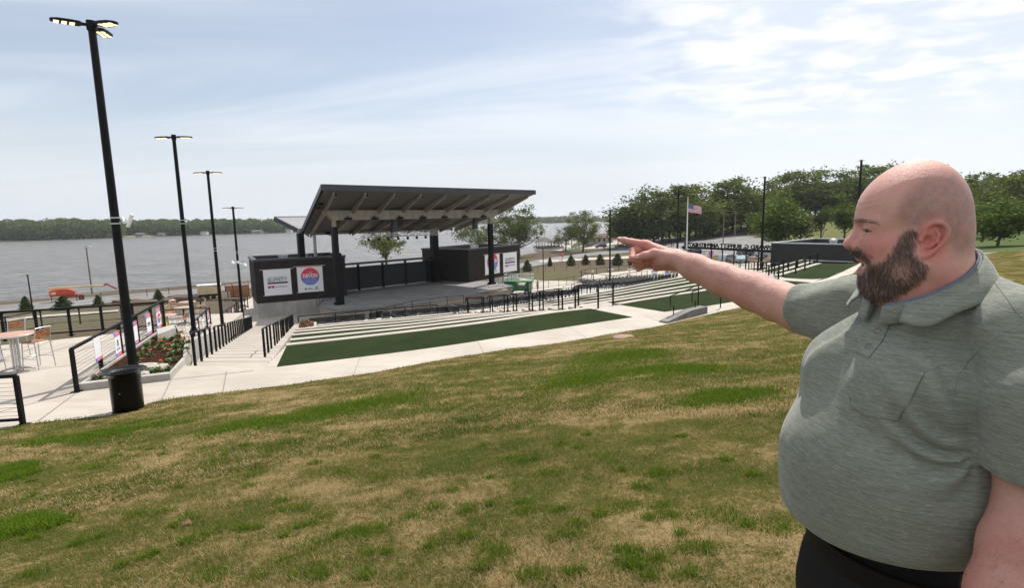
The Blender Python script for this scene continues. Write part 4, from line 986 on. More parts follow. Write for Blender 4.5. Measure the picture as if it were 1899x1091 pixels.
# ---- lamp posts
def lamp_post(label, loc, h, heads, rz=0, rad=.085, group='tall black lamp posts', ant=None, base_r=.2, name='lamp_post', boxes=(), headL=.78):
    t = thing(name, label, 'lamp post', tuple(loc), rz, group)
    mb = MB(); mb.tube([(0, 0, 0), (0, 0, h)], [rad, rad*.72], 12); mb.build('pole', 'black_metal', t)
    mb = MB(); mb.lathe((0, 0, 0), [(base_r, 0), (base_r, .06), (rad*1.35, .14), (rad*1.2, .2)], 16); mb.build('base_cover', 'black_metal', t)
    mb = MB(); mb.tube([(0, 0, h-.12), (0, 0, h+.10)], rad*.95, 12); mb.build('cap', 'black_metal', t)
    for a in heads:
        M_ = Matrix.Rotation(R_(a), 4, 'Z'); L = headL
        mb = MB(); prof = [(.08, .04), (.18, .045), (.24, .15), (.42, .17), (L-.12, .15), (L, .07), (L+.02, 0)]
        up = [Vector((x, y, .055-.03*x)) for x, y in prof]+[Vector((x, -y, .055-.03*x)) for x, y in reversed(prof[:-1])]; n = len(up)
        dn = [p-Vector((0, 0, .055)) for p in up]; ctr = [Vector((.5*L, 0, .085))]
        mb.add([M_ @ p+Vector((0, 0, h-.03)) for p in up+dn], [tuple(range(n, 2*n))]+[(i, (i+1) % n, n+(i+1) % n, n+i) for i in range(n)]+[tuple(range(n-1, -1, -1))])
        hd = mb.build('lamp_head', 'black_metal', t)
        mb = MB()
        for r_ in range(3):
            for s in (-1, 1):
                c = M_ @ Vector((.38+.15*r_, s*.062, -.012)); mb.box(Vector((c.x, c.y, h-.03-.03*(.38+.15*r_))), (.10, .085, .02), rz=R_(a))
        mb.build('led_panel', 'led_lit', hd)
    if ant:
        za, col_ = ant
        mb = MB(); mb.tube([(0, 0, za-.03), (0, 0, za)], rad*1.02, 12); mb.tube([(0, 0, za+.12), (0, 0, za+.15)], rad*1.02, 12); mb.build('strap', 'alu', t)
    return t
g = NT('led_lit'); g.set(col=(.9, .8, .6), emit=(1.0, .80, .48, 1), es=1.5)
l1 = lamp_post('tallest nearest lamp post with three heads rising behind the trash can', base(248, 691, WZ), 8.85, (222, 100, -16), rad=.115, ant=(4.0, 1))
l2 = lamp_post('second tall black lamp post from the left with two heads', W(360, 617, -4.9), 8.75, (180, -3), rad=.10, ant=(5.0, 1), rz=.05)
l3 = lamp_post('third tall black lamp post from the left beside the stairs', W(413, 607, -6.1), 9.1, (180, 0), rad=.10, rz=.05, ant=(4.6, 1))
l4 = lamp_post('fourth lamp post, one head, just left of the stage wing', W(452, 606, -8.3), 9.6, (180, -2), rad=.11, rz=.1, ant=(6, 1))
# white antenna bracketed to the nearest post
mb = MB(); p0 = base(248, 691); za = 4.02
def AP(dx, dz, dy=0): return Vector((p0.x+dx, p0.y+dy, p0.z+za+dz))
ant = thing('antenna', 'white panel antenna on an arm from the nearest lamp post', 'antenna', tuple(AP(.1, 0)))
mb = MB(); mb.tube([AP(.1, .0), AP(.28, -.02)], .018, 6); mb.build('bracket', 'galv', ant, True)
mb = MB(); M_ = Matrix.Rotation(R_(25), 3, 'Y'); mb.box(AP(.38, .03), (.06, .09, .36), M=M_); mb.box(AP(.29, .0), (.18, .06, .07)); mb.box(AP(.21, .04), (.05, .07, .17), M=Matrix.Rotation(R_(-18), 3, 'Y')); mb.build('panel', mat('ap_white', (.8, .8, .8), .4), ant, True, .012)
for (px, py, zz_, hh, lb) in ((452, 606, -8.3, 5.2, 'pair of white loudspeakers on the fourth lamp post'),):
    q = W(px, py, zz_)+Vector((0, 0, hh)); mb = MB(); mb.tube([q+Vector((-.35, 0, .05)), q+Vector((.6, 0, -.12))], .04, 6); mb.lathe(q+Vector((-.38, -.1, 0)), [(0, .2), (.08, .17), (.15, 0)], 10); mb.lathe(q+Vector((.6, -.1, -.2)), [(0, .2), (.08, .17), (.15, 0)], 10); mb.box(q+Vector((0, -.12, .1)), (.25, .15, .2))
    tag(mb.build('pole_speaker', 'white_paint'), lb, 'speaker')

# ---- trash can
p = base(239, 762, WZ); tcn = thing('trash_can', 'round glossy black trash can with a flared rim beside the walkway', 'trash can', tuple(p))
mat('gloss_black', (0.004, 0.004, 0.0045), .28, 0, .2, 5, spec=.22)
mb = MB(); mb.lathe((0, 0, 0), [(0, .02), (.265, .02), (.265, .04), (.283, .04), (.285, .2), (.288, .80), (.292, .82)], 48); mb.build('barrel', 'gloss_black', tcn)
mb = MB(); mb.lathe((0, 0, 0), [(.285, .78), (.30, .82), (.36, .865), (.405, .885), (.41, .897), (.40, .905), (.35, .885), (.27, .84), (.25, .80), (.248, .2)], 48); mb.build('rim', 'gloss_black', tcn)
mb = MB(); mb.lathe((0, 0, 0), [(.247, .5), (.25, .83), (.262, .868), (.275, .872), (.285, .855)], 40)
mb.build('liner_bag', mat('bin_bag', (.015, .015, .016), .3, 0, .3, 20, .8, 25, .03), tcn)
for a in (-100, -20, 60, 150, 215):
    mb = MB(); mb.lathe((.262*math.cos(R_(a)), .262*math.sin(R_(a)), 0), [(.03, 0), (.03, .03), (0, .035)], 8); mb.build('foot', 'black_metal', tcn)
mb = MB(); mb.tube([(.289*math.cos(R_(-78)), .289*math.sin(R_(-78)), .46), (.296*math.cos(R_(-78)), .296*math.sin(R_(-78)), .46)], .014, 8); mb.build('bolt', 'galv', tcn)

# ---- bar table and chairs
def bar_table(label, loc, h=1.04, r=.52, rz=0):
    t = thing('bar_table', label, 'table', tuple(loc), rz, 'bar tables on the terraces')
    mb = MB(); mb.lathe((0, 0, 0), [(0, h-.035), (r*.98, h-.035), (r, h-.03), (r, h-.005), (r*.98, h), (0, h)], 40); mb.build('table_top', 'table_top', t)
    mb = MB(); mb.lathe((0, 0, 0), [(r*1.0, h-.042), (r*1.012, h-.03), (r*1.012, h-.002), (r*1.0, h)], 40); mb.build('edge_band', 'alu', t)
    mb = MB()
    for x, y in ((.045, .045), (-.045, .045), (.045, -.045), (-.045, -.045)): mb.tube([(x, y, .03), (x, y, h-.04)], .026, 10)
    mb.build('column', 'alu', t)
    mb = MB()
    for a in (0, 90, 180, 270): d = Vector((math.cos(R_(a+30)), math.sin(R_(a+30)), 0)); mb.tube([d*.05+Vector((0, 0, .10)), d*.30+Vector((0, 0, .05)), d*.40+Vector((0, 0, .015))], [.035, .028, .02], 8)
    mb.build('foot', 'alu', t); return t
def bar_chair(label, loc, rz, seat=.76):
    t = thing('bar_chair', label, 'chair', tuple(loc), rz, 'bar chairs on the terraces')
    w = .22; h = seat+.40
    for s in (-1, 1):
        mb = MB(); mb.tube([(-.25, s*w*1.1, 0), (-.20, s*w, seat-.02), (-.22, s*w, seat+.1), (-.28, s*w, h)], .014, 8); mb.build('leg', 'alu', t)
        mb = MB(); mb.tube([(.25, s*w*1.1, 0), (.20, s*w, seat-.01), (.16, s*w, seat+.0)], .014, 8); mb.build('leg', 'alu', t)
    mb = MB()
    for s in (-1, 1): mb.tube([(-.20, s*w, seat-.015), (.19, s*w, seat-.015)], .013, 8); mb.tube([(-.24, s*w*1.06, .3), (.24, s*w*1.06, .3)], .01, 8)
    mb.tube([(.235, -w*1.06, .32), (.235, w*1.06, .32)], .012, 8); mb.tube([(-.2, -w, seat-.015), (-.2, w, seat-.015)], .012, 8); mb.tube([(-.28, -w, h), (-.285, 0, h+.01), (-.28, w, h)], .014, 8); mb.build('frame', 'alu', t)
    mb = MB()
    for k in range(6): mb.box((-.165+k*.068, 0, seat+.008), (.06, .42, .018))
    mb.build('seat', 'teak', t)
    mb = MB()
    for k in range(3): z = seat+.15+k*.078; mb.box((-.225-.052*(z-seat-.1)/.3, 0, z), (.014, .425, .07), M=Matrix.Rotation(R_(-10), 3, 'Y'))
    mb.build('backrest', 'teak', t); return t
tb = base(33, 688); tb0 = bar_table('round wooden bar table on silver column at the left edge of the plaza', tb)
ch0 = bar_chair('bar chair with teak slats to the right of the near table', base(71, 683)+Vector((.0, .05, 0)), R_(172))
dup(ch0, base(30, 664), R_(-75), 'bar chair behind the near table facing the lawn')
dup(ch0, base(-18, 692), R_(20), 'bar chair at the left of the near table, cut by the frame')
# lower terrace with three sets
lt = [W(x, y, -6.1) for x, y in ((296, 604), (330, 617), (358, 640), (420, 620), (440, 585), (300, 592))]
mb = MB(); mb.prism([(p.x, p.y) for p in [W(285, 626, -6.1), W(352, 632, -6.1), W(415, 610, -6.1), W(450, 580, -6.1), W(300, 586, -6.1)]], -7, -6.1); tag(mb.build('lower_terrace', 'concrete'), kind='structure')
for k, (x, y, lb) in enumerate(((312, 617, 'nearest table of the lower terrace, beside the flower bed end'), (344, 600, 'middle table of the lower terrace, left of the second lamp post'), (350, 588, 'farthest table of the lower terrace by its back railing'))):
    q = W(x, y, -6.1); dup(tb0, q, k, lb)
    a = ('nearest', 'middle', 'farthest')[k]
    dup(ch0, q+Vector((.85, .1, 0)), R_(180+10*k), f'bar chair on the right of the {a} lower terrace table'); dup(ch0, q+Vector((-.7, -.2, 0)), R_(15-20*k), f'bar chair on the left of the {a} lower terrace table')
r5 = railing('railing', 'black railing between lower terrace and second flower bed', [W(385, 600, -6.1), W(300, 606, -6.1)], 1.0, .06, every=1.6, wires=5)
A, B = W(362, 633, -6.0), W(391, 600, -6.0); railing('railing', 'short black railing with small banners right of the second lamp post', [A, B], 1.0, .06, every=1.3, wires=5)
for k, t in enumerate((.12, .45, .8)): small_banner(t, .5, ('text', 'green', 'disc')[k], ('lettered', 'green marked', 'disc')[k]+' small banner on the rail right of the second lamp post', A, B)
A, B = W(408, 612, -7.2), W(460, 570, -7.2); railing('railing', 'black railing running beside the third lamp post towards the stage', [A, B], 1.0, .06, every=1.3, wires=5)
for k, t in enumerate((.15, .4)): small_banner(t, .5, ('text', 'disc')[k], ('lettered', 'disc')[k]+' small banner on the rail behind the third lamp post', A, B)
mb = MB(); q = [W(x, y, z_) for x, y, z_ in ((352, 640, -4.6), (462, 588, -8.5))]; dd = (q[1]-q[0]).normalized(); 
w_ = Vector((-dd.y, dd.x, 0)).normalized()*.3; lo_, up_ = Vector((0, 0, -2.2)), Vector((0, 0, .12))
mb.add([q[0]+lo_, q[1]+lo_, q[1]+up_, q[0]+up_, q[0]+w_+lo_, q[1]+w_+lo_, q[1]+w_+up_, q[0]+w_+up_], [(0, 1, 2, 3), (7, 6, 5, 4), (3, 2, 6, 7), (0, 3, 7, 4), (1, 5, 6, 2)])
tag(mb.build('retaining_wall', 'wall_concrete', None), 'sloping pale concrete wall along the left side of the stairs', 'wall')
# cheek walls and handrails of the stairs
def hand(label, p, q, h=.92, n=4, grp='black handrails of the wide stairs', ext=.3, post=.06):
    t = thing('handrail', label, 'handrail', tuple(p), 0, grp); up = Vector((0, 0, h)); d = (q-p); d.z = 0; d.normalize(); mb = MB()
    mb.tube([p+up-d*ext, p+up, q+up, q+up+d*ext], post*.42, 6); mb.build('top_rail', 'black_metal', t, True)
    for i in range(n):
        a = p.lerp(q, i/(n-1)); mb = MB(); mb.bar(a-Vector((0, 0, .1)), a+up, post, post); mb.build('post', 'black_metal', t, True)
    return t
nm = ['topmost', 'second', 'third', 'fourth', 'fifth', 'lowest']
def sidept(S, t): i = min(int(t*NST), NST-1); f = t*NST-i; p = S[i].lerp(S[i+1], f); return Vector((p.x, p.y, stair_z(t)))
for k in range(6):
    t0, t1 = .02+k*.155, .02+k*.155+.115
    p, q = sidept(sl, t0), sidept(sl, t1); hand(f'{nm[k]} handrail along the left side of the wide stairs', p+Vector((.15, 0, 0)), q+Vector((.15, 0, 0)), n=4)
    t0, t1 = .10+k*.15, .10+k*.15+.09
    p, q = sidept(sr, t0), sidept(sr, t1); hand(f'{nm[k]} handrail along the right side of the wide stairs', p-Vector((.3, 0, 0)), q-Vector((.3, 0, 0)), n=3)
# ================================================================ BOWL FURNITURE
def seat_mesh(mb, M):
    def b(c, d, rx=0): mb.box(M @ Vector(c), d, M=(M.to_3x3() @ Matrix.Rotation(R_(rx), 3, 'X')))
    b((0, 0, .44), (.44, .42, .035)); b((0, .21, .70), (.44, .03, .36), -12)
    for s in (-.21, .21): b((s, -.16, .22), (.025, .03, .44), 12); b((s, .13, .22), (.025, .03, .46), -14); b((s, .2, .55), (.025, .03, .6), -12)
    return mb
mat('seat_black', (0.02, 0.023, 0.024), .38, 0, .2, 8)
mb = seat_mesh(MB(), Matrix.Identity(4)); chair_me = mb.build('bowl_chair', 'seat_black'); cnt = 0; rest = MB()
for r_ in range(0, NT_-1):
    for blk, (i0, i1, n) in enumerate(((1, 27, 26), (35, 45, 14))):
        for k in range(n):
            s = i0+(i1-i0)*k/(n-1); i = int(s); f = s-i
            a, b = tier(i, r_+.45), tier(min(i+1, 59), r_+.45); p = a.lerp(b, f); t = (b-a).normalized(); rz = math.atan2(t.y, t.x)+math.pi
            z = -6.65-(11.5-6.65)*r_/NT_
            M_ = Matrix.Translation((p.x, p.y, z)) @ Matrix.Rotation(rz, 4, 'Z')
            if r_ < 6 and cnt < 288:
                o = chair_me if cnt == 0 else chair_me.copy()
                if cnt: COL.objects.link(o)
                o.matrix_world = M_; cnt += 1
                ro = ('top', 'second', 'third', 'fourth', 'fifth', 'sixth')[r_]; tag(o, f"black chair in the {ro} row of the {'left' if blk == 0 else 'right'} seating block facing the stage", 'chair', f"black chairs, {ro} row of the {'left' if blk == 0 else 'right'} block")
            else: seat_mesh(rest, M_)
tag(rest.build('bowl_chairs', 'seat_black'), 'dense rows of black chairs lower down the bowl in front of the stage', 'chairs', kind='stuff')
ords = ['first', 'second', 'third', 'fourth', 'fifth', 'sixth', 'seventh', 'eighth']
def step_rail(label, p, q, h=.95, grp='black handrails of the turf aisles', post=.07):
    t = thing('handrail', label, 'handrail', tuple(p), 0, grp); up = Vector((0, 0, h)); d = (q-p).normalized(); mb = MB()
    mb.tube([p+up*.97-d*.25, p+up, q+up, q+up+d*.25, q+up*.75+d*.3], post*.4, 6); mb.build('top_rail', 'black_metal', t, True)
    for a in (p, q): mb = MB(); mb.bar(a-Vector((0, 0, .2)), a+up, post, post); mb.build('post', 'black_metal', t, True)
    mb = MB(); mb.bar(p+up*.45, q+up*.45, .03, .03); mb.build('mid_rail', 'black_metal', t, True); return t
RE = [W(*LN1[k][-1], lev(k)) for k in range(6)]; LE = [W(*LN2[k][0], lev(k)) for k in range(6)]
for k in range(5):
    a, b = RE[k]+Vector((.3, .1, 0)), RE[k+1]+Vector((.3, .1, 0)); step_rail(f'{ords[k]} handrail from the top on the left edge of the middle turf aisle', a, a.lerp(b, .62))
    a, b = LE[k]-Vector((.3, -.1, 0)), LE[k+1]-Vector((.3, -.1, 0)); step_rail(f'{ords[k]} handrail from the top on the right edge of the middle turf aisle', a, a.lerp(b, .62))
RE2 = [W(*LN2[k][-1], lev(k)) for k in range(6)]
for k in range(5):
    a, b = RE2[k], RE2[k+1]; step_rail(f'{ords[k]} handrail from the top in the far turf aisle behind the pointing arm', a+Vector((.4, 0, 0)), a.lerp(b, .6)+Vector((.4, 0, 0)))
a = W(1456, 516, WZ); b = W(1485, 519, WZ)
step_rail('handrail at the head of the far aisle left of the beard', W(1452, 512, WZ), W(1425, 521, lev(1)), 1.0)
for k, (x, y) in enumerate(((1492, 506), (1475, 512), (1515, 493))): step_rail(f'{ords[k]} short rail post pair by the far turf lawn beside the face', W(x, y, WZ-.2), W(x-14, y+3, WZ-.5), 1.0)
# aisle rails on through the chairs
for k in range(0, 14, 2):
    a, b = tier(30, k), tier(30, k+1.3); step_rail(f'{ords[k//2]} handrail between the two blocks of chairs', Vector((a.x, a.y, -6.6-.30*k)), Vector((b.x, b.y, -6.6-.30*(k+1.3))), grp='handrails between the chair blocks')
fr = [tier(i, NT_) for i in range(0, 60)]
railing('railing', 'black railing in front of the stage below the seats', [Vector((p.x+.2, p.y+.8, -11.5)) for p in fr[0:28:3]], 1.0, .05, every=2.4)
railing('railing', 'black railing in front of the right block of chairs', [Vector((p.x+.2, p.y+.8, -11.5)) for p in fr[33:59:3]], 1.0, .05, every=2.4)
railing('railing', 'black sloping ramp railing before the stone apron of the stage', [W(620, 603, -10.2), W(700, 591, -10.2), W(770, 574, -9.9), W(860, 563, -10.0)], 1.0, .06, every=2.2, wires=3)
railing('railing', 'black railing on the seat edge behind the turf at the left', [T1[-1][i]+Vector((-.1, .5, -.4)) for i in (0, 5, 10, 15, 20, 26)], .95, .05, every=2.2)
railing('railing', 'black ramp railing in front of the green lift', [W(880, 548, -10.6), W(960, 541, -10.6), W(1040, 530, -10.6), W(1090, 520, -10.6)], 1.05, .06, every=2.2, wires=3)
railing('railing', 'black railing on the stage edge beside the right column', [ST(25, -1), ST(30, 1.5), ST(36, 4.6)], 1.05, .05, every=2)
railing('railing', 'black railing on the stage edge beside the left column', [ST(-2.3, .9), ST(-.4, 3.6), ST(2.6, 5.6)], 1.05, .05, every=1.6)
for (x, y, z, w, h, lb) in ((956, 557, -8.4, .95, .62, 'white landscape notice hung on the aisle rails before the stage'), (1070, 544, -9.2, 1.25, .72, 'white landscape notice hung on the rails of the right chair block')):
    p = W(x, y, z); mb = MB(); M_ = Matrix.Rotation(R_(-28), 3, 'Z'); mb.box(p, (w*1.6, .03, h*1.5), M=M_); o = thing('notice_board', lb, 'sign', tuple(p)); mb.build('panel', 'sign_white', o, True)
    mb = MB()
    for k in range(4): mb.box(p+M_ @ Vector((-.1+.02*k, -.022, .25*h*1.5-.2*k)), (w*(1.1-.12*k), .008, .07), M=M_)
    mb.build('printing', 'ink_grey', o, True)
# concrete cheek and rails where steps climb off the walkway into the lawn
p0, p1, p2 = W(1238, 600, WZ), W(1312, 581, WZ), W(1300, 590, WZ)
mb = MB(); d = (p1-p0); n_ = Vector((-d.y, d.x, 0)).normalized()*.35
mb.add([p0-Vector((0, 0, .1)), p1-Vector((0, 0, .1)), p1+Vector((0, 0, .27)), p0+Vector((0, 0, .06)), p0+n_-Vector((0, 0, .1)), p1+n_-Vector((0, 0, .1)), p1+n_+Vector((0, 0, .27)), p0+n_+Vector((0, 0, .06)), p0.lerp(p1, .6)+Vector((0, 0, .27)), p0.lerp(p1, .6)+n_+Vector((0, 0, .27))],
       [(0, 1, 2, 8, 3), (7, 9, 6, 5, 4), (3, 8, 9, 7), (8, 2, 6, 9), (1, 5, 6, 2), (0, 3, 7, 4)])
tag(mb.build('step_cheek', mat('dark_concrete', (.17, .16, .15), .9, 0, .25, 2, .3, 30)), 'wedge shaped grey concrete cheek beside the walkway under the pointing arm', 'kerb')
for k, (a, b) in enumerate((((1249, 592), (1262, 583)), ((1289, 582), (1306, 579)))):
    q = [W(*a, WZ), W(*b, WZ)]; t = thing('handrail', ('outer', 'inner')[k]+' kinked black handrail standing by the concrete cheek', 'handrail', tuple(q[0])); mb = MB(); up = Vector((0, 0, .5))
    mb.tube([q[0], q[0]+up, q[0]+up+Vector((-.12, .05, 0)), q[0]+up*1.75+Vector((-.12, .05, 0)), q[0].lerp(q[1], .5)+up*2.0+Vector((.6, .5, 0)), q[1]+up*2.1+Vector((1.0, .9, 0))], .022, 6); mb.build('top_rail', 'black_metal', t, True)
    e = q[1]+Vector((1.0, .9, 0)); mb = MB(); mb.tube([e-Vector((0, 0, .1)), e+up*2.1], .024, 6); mb.build('post', 'black_metal', t, True)
# planter at the foot of the turf
q = pw([(549, 612), (586, 606.5), (587, 597), (553, 600)], -5.9); mb = MB(); mb.prism([(p.x, p.y) for p in q], -7.5, -5.9); o = mb.build('planter', 'concrete'); tag(o, 'square concrete planter of autumn coloured plants at the foot of the stairs', 'planter')
c = sum(q, Vector())/4; V, F = [], []
for k in range(900):
    a, b = rgs.uniform(0, 1, 2); p = (q[0]*(1-a)+q[1]*a)*(1-b)+(q[3]*(1-a)+q[2]*a)*b; p = c+(p-c)*.72; p.z = -5.9+rgs.uniform(0, .18); s = [Vector(rgs.normal(0, 1, 3)).normalized()*.07 for _ in range(3)]; i = len(V); V += [tuple(p+x) for x in s]; F.append((i, i+1, i+2))
g = NT('autumn_leaf'); isl = g.n('ShaderNodeNewGeometry').outputs['Random Per Island']; g.set(col=g.mix(g.ramp(isl, .4, .6), (0.10, 0.09, 0.02), (0.22, 0.05, 0.02)), rough=.6)
np_mesh('plants', V, F, 'autumn_leaf', o)
# right deck over the bowl
DZ_ = -10.9
q = [W(1073, 516, DZ_), W(1150, 525, DZ_), W(1300, 516, DZ_), W(1300, 500, DZ_), W(1185, 500, DZ_), W(1085, 510, DZ_)]
dk = thing('deck', 'raised concrete deck with tables behind the right block of chairs', 'deck', tuple(q[0])); MB().prism([(p.x, p.y) for p in q], DZ_-.3, DZ_).build('slab', 'concrete', dk, True)
cen = sum(q, Vector())/6; MB().prism([((p.x-cen.x)*.985+cen.x, (p.y-cen.y)*.985+cen.y) for p in q], DZ_-2.5, DZ_-.31).build('wall', 'wall_concrete', dk, True)
railing('railing', 'black railing round the raised deck right of the stage', [q[5], q[0], q[1], q[2]], 1.05, .09, every=3, wires=4, top=.09)
railing('railing', 'black railing at the back of the raised deck', [q[5], q[4], q[3]], 1.05, .08, every=3, wires=4)
railing('railing', 'sloping black ramp railing beside the raised deck', [W(1060, 540, -10.9), W(1130, 528, -9.9), W(1190, 515, -8.9)], 1.05, .08, every=2.2, wires=4)
for k, (x, y, lb) in enumerate(((1133, 511, 'table on the raised deck beside the lamp post'), (1168, 511, 'table on the raised deck left of the hand'), (1200, 513, 'table on the raised deck under the curled fingers'), (1236, 512, 'table on the raised deck under the wrist'))): dup(tb0, W(x, y, DZ_), k, lb, 1.1)
A_, B_ = W(1208, 517, -9.6), W(1219, 517, -9.6); small_banner(.5, .95, 'text', 'small red and white banner on the deck rail below the hand', A_, B_, 1.2, .1)
A_, B_ = W(1232, 512, -9.6), W(1242, 512, -9.6); small_banner(.5, .8, 'disc', 'small disc banner on the deck rail below the wrist', A_, B_, 1.1, .1)

# ================================================================ LAMPS, POLES
def zt(x, y, Y): return P(x, y, Y).z
def post_at(label, x, yb, yt, Y, heads, **k):
    b = P(x, yb, Y); return lamp_post(label, b, P(x, yt, Y).z-b.z, heads, **k)
post_at('lamp post with two heads standing by the raised deck', 1131, 521, 392, 72, (180, 0), rad=.12, headL=.95)
post_at('thin black lamp post beside the green lift', 1008, 541, 462, 84, (180,), rad=.08, headL=.8, group='small black lamp posts')
post_at('tall black floodlight mast left of the flagpole', 1256, 466, 351, 112, (90,), rad=.22, group='tall black floodlight masts')
post_at('tall black floodlight mast crossing the mirrored gate lettering', 1411, 505, 329, 84, (180,), rad=.2, headL=.7, group='tall black floodlight masts')
post_at('tall black floodlight mast rising just left of the bald head', 1586, 470, 298, 80, (90, 270), rad=.2, group='tall black floodlight masts')
post_at('small black lamp post on the white path near the lake, far left', 63, 592, 511, 73, (180,), rad=.10, base_r=.3, group='small black lamp posts', headL=1.0)
def wood_pole(label, x, yb, yt, Y, arms=(), lamp=False):
    b = P(x, yb, Y); h = P(x, yt, Y).z-b.z; t = thing('utility_pole', label, 'pole', tuple(b), 0, 'wooden utility poles'); mb = MB(); mb.tube([(0, 0, -.5), (0, 0, h)], [.17, .12], 8); mb.build('pole', 'pole_wood', t)
    for z, w in arms: mb = MB(); mb.box((0, -.15, h-z), (w, .12, .14)); mb.build('crossarm', 'pole_wood', t)
    if lamp: mb = MB(); mb.tube([(0, 0, h-.1), (.5, -.1, h+.15)], .04, 6); mb.box((.75, -.1, h+.12), (.7, .35, .16)); mb.build('lamp_head', 'white_paint', t)
wood_pole('leaning wooden pole with a white lamp at the lake edge', 171, 545, 458, 112, (), True)
wood_pole('wooden utility pole with long crossarm in front of the wooded hill', 1341, 448, 388, 150, ((.5, 6.5),))
wood_pole('wooden utility pole beside the hill road', 1363, 432, 391, 165, ((.6, 3.0),))
# flagpole and flag
fb = P(1273.5, 462, 100); fh = P(1274.5, 368, 100).z-fb.z
fp = thing('flagpole', 'white flagpole with gold ball standing left of the gate sign', 'flagpole', tuple(fb)); mb = MB(); mb.tube([(0, 0, 0), (0, 0, fh)], [.14, .08], 12); mb.build('pole', 'white_paint', fp)
mb = MB(); mb.lathe((0, 0, fh), [(0, 0), (.12, .06), (.15, .15), (.1, .26), (0, .3)], 12); mb.build('finial', mat('gold', (.6, .4, .12), .3, .8), fp)
fl_ = thing('flag', 'american flag flying from the white flagpole', 'flag', tuple(fb+Vector((0, 0, fh-1.0)))); g = NT('flag_cloth')
for nm_, cc in (('flag_red', (0.45, 0.03, 0.06)), ('flag_white', (0.75, 0.75, 0.78)), ('flag_blue', (0.03, 0.05, 0.22))): mat(nm_, cc, .7, 0, .05, 4)
def fpt(u, v): return (.1+2.5*u*.95, -.25*math.sin(u*7+v)*u, -1.5*v-.42*u-.12*math.sin(u*6.5)*u-.1*u*u)
for nm_, mt, rows in (('red_stripes', 'flag_red', range(0, 13, 2)), ('white_stripes', 'flag_white', range(1, 13, 2))):
    mb = MB()
    for r_ in rows:
        u0 = .4 if r_ < 7 else 0
        for k in range(14):
            a, b = u0+(1-u0)*k/14, u0+(1-u0)*(k+1)/14; mb.add([fpt(a, r_/13), fpt(a, (r_+1)/13), fpt(b, (r_+1)/13), fpt(b, r_/13)], [(0, 1, 2, 3)])
    mb.build(nm_, mt, fl_)
mb = MB()
for k in range(6): a, b = .4*k/6, .4*(k+1)/6; mb.add([fpt(a, 0), fpt(a, 7/13), fpt(b, 7/13), fpt(b, 0)], [(0, 1, 2, 3)])
mb.build('canton', 'flag_blue', fl_); mb = MB()
for i in range(5):
    for j in range(6): c = Vector(fpt(.035+.066*j, .05+.1*i)); mb.box(c-Vector((0, .02, 0)), (.055, .01, .055))
mb.build('stars', 'flag_white', fl_)

# ================================================================ GATE AND RIGHT BUILDING
NLc, NRc, FLc = W(1430.5, 451, -4.65), W(1660, 455.5, -4.65), W(1456, 439, -4.65); bu = (NRc-NLc); bl = bu.length; bu.normalize(); bv = Vector((-bu.y, bu.x, 0)); bd_ = 17.0
BM = Matrix((bu, bv, Vector((0, 0, 1)))).transposed()
def bbox_(mb, u0, u1, v0, v1, z0, z1): return mb.box(NLc+bu*(u0+u1)/2+bv*(v0+v1)/2+Vector((0, 0, (z0+z1)/2+4.65)), (u1-u0, v1-v0, z1-z0), M=BM)
eb = thing('entrance_building', 'low black flat roofed building behind the far turf, left of the face', 'building', tuple(NLc+Vector((0, 0, -5)))); mb = MB(); t = .3
bbox_(mb, 0, bl, 0, t, -9.8, -4.65); bbox_(mb, 0, bl, bd_-t, bd_, -9.8, -4.65); bbox_(mb, 0, t, t, bd_-t, -9.8, -4.65); bbox_(mb, bl-t, bl, t, bd_-t, -9.8, -4.65); mb.build('wall', mat('black_cladding', (0.018, 0.017, 0.017), .6, 0, .2, 1), eb, True)
mb = MB(); bbox_(mb, t, bl-t, t, bd_-t, -5.9, -5.75); rf = mb.build('roof', 'roof_membrane', eb, True)
mb = MB(); e = .08
for a in ((-e, bl+e, -e, t+e), (-e, bl+e, bd_-t-e, bd_+e), (-e, t+e, t+e, bd_-t-e), (bl-t-e, bl+e, t+e, bd_-t-e)): bbox_(mb, *a, -4.72, -4.55)
mb.build('parapet_coping', 'galv', eb, True)
for (u, v, r, h) in ((3.0, 4, .45, .9), (6.5, 7, .6, 1.6), (9.0, 5, .5, .5), (13, 8, .35, 1.5), (13.7, 9, .35, 2.2), (14.3, 7.5, .3, 2.0), (15.5, 6, .8, 1.0)):
    mb = MB(); c = NLc+bu*u+bv*v; mb.lathe((c.x, c.y, -5.75), [(r*.7, 0), (r*.7, h*.7), (r, h*.72), (r, h*.85), (r*.5, h), (0, h)], 12); mb.build('roof_vent', 'galv', rf, True)
mb = MB(); bbox_(mb, 5, 11.5, -.16, -.06, -7.15, -7.0); mb.build('light_strip', 'alu', eb, True)
mb = MB(); 
for k in range(3): bbox_(mb, 13.5, 14.7, -.4, -.32, -6.6-.42*k, -6.5-.42*k)
bbox_(mb, 13.9, 14.0, -.38, -.3, -8.2, -6.4); mb.build('bracket', 'white_paint', eb, True)
c = NLc; mb = MB(); a = NLc+Vector((0, 0, -2.7)); mb.add([a, a+bv*4, a+bv*4-bu*2.6-Vector((0, 0, 1.0)), a-bu*2.6-Vector((0, 0, 1.0))], [(0, 1, 2, 3)]); mb.build('awning', 'galv', eb, True)
mb = MB(); bbox_(mb, 3, 9, -6, -3.2, -9.4, -7.9); tag(mb.build('kiosk', 'wall_concrete'), 'low grey block in front of the black entrance building', 'wall')
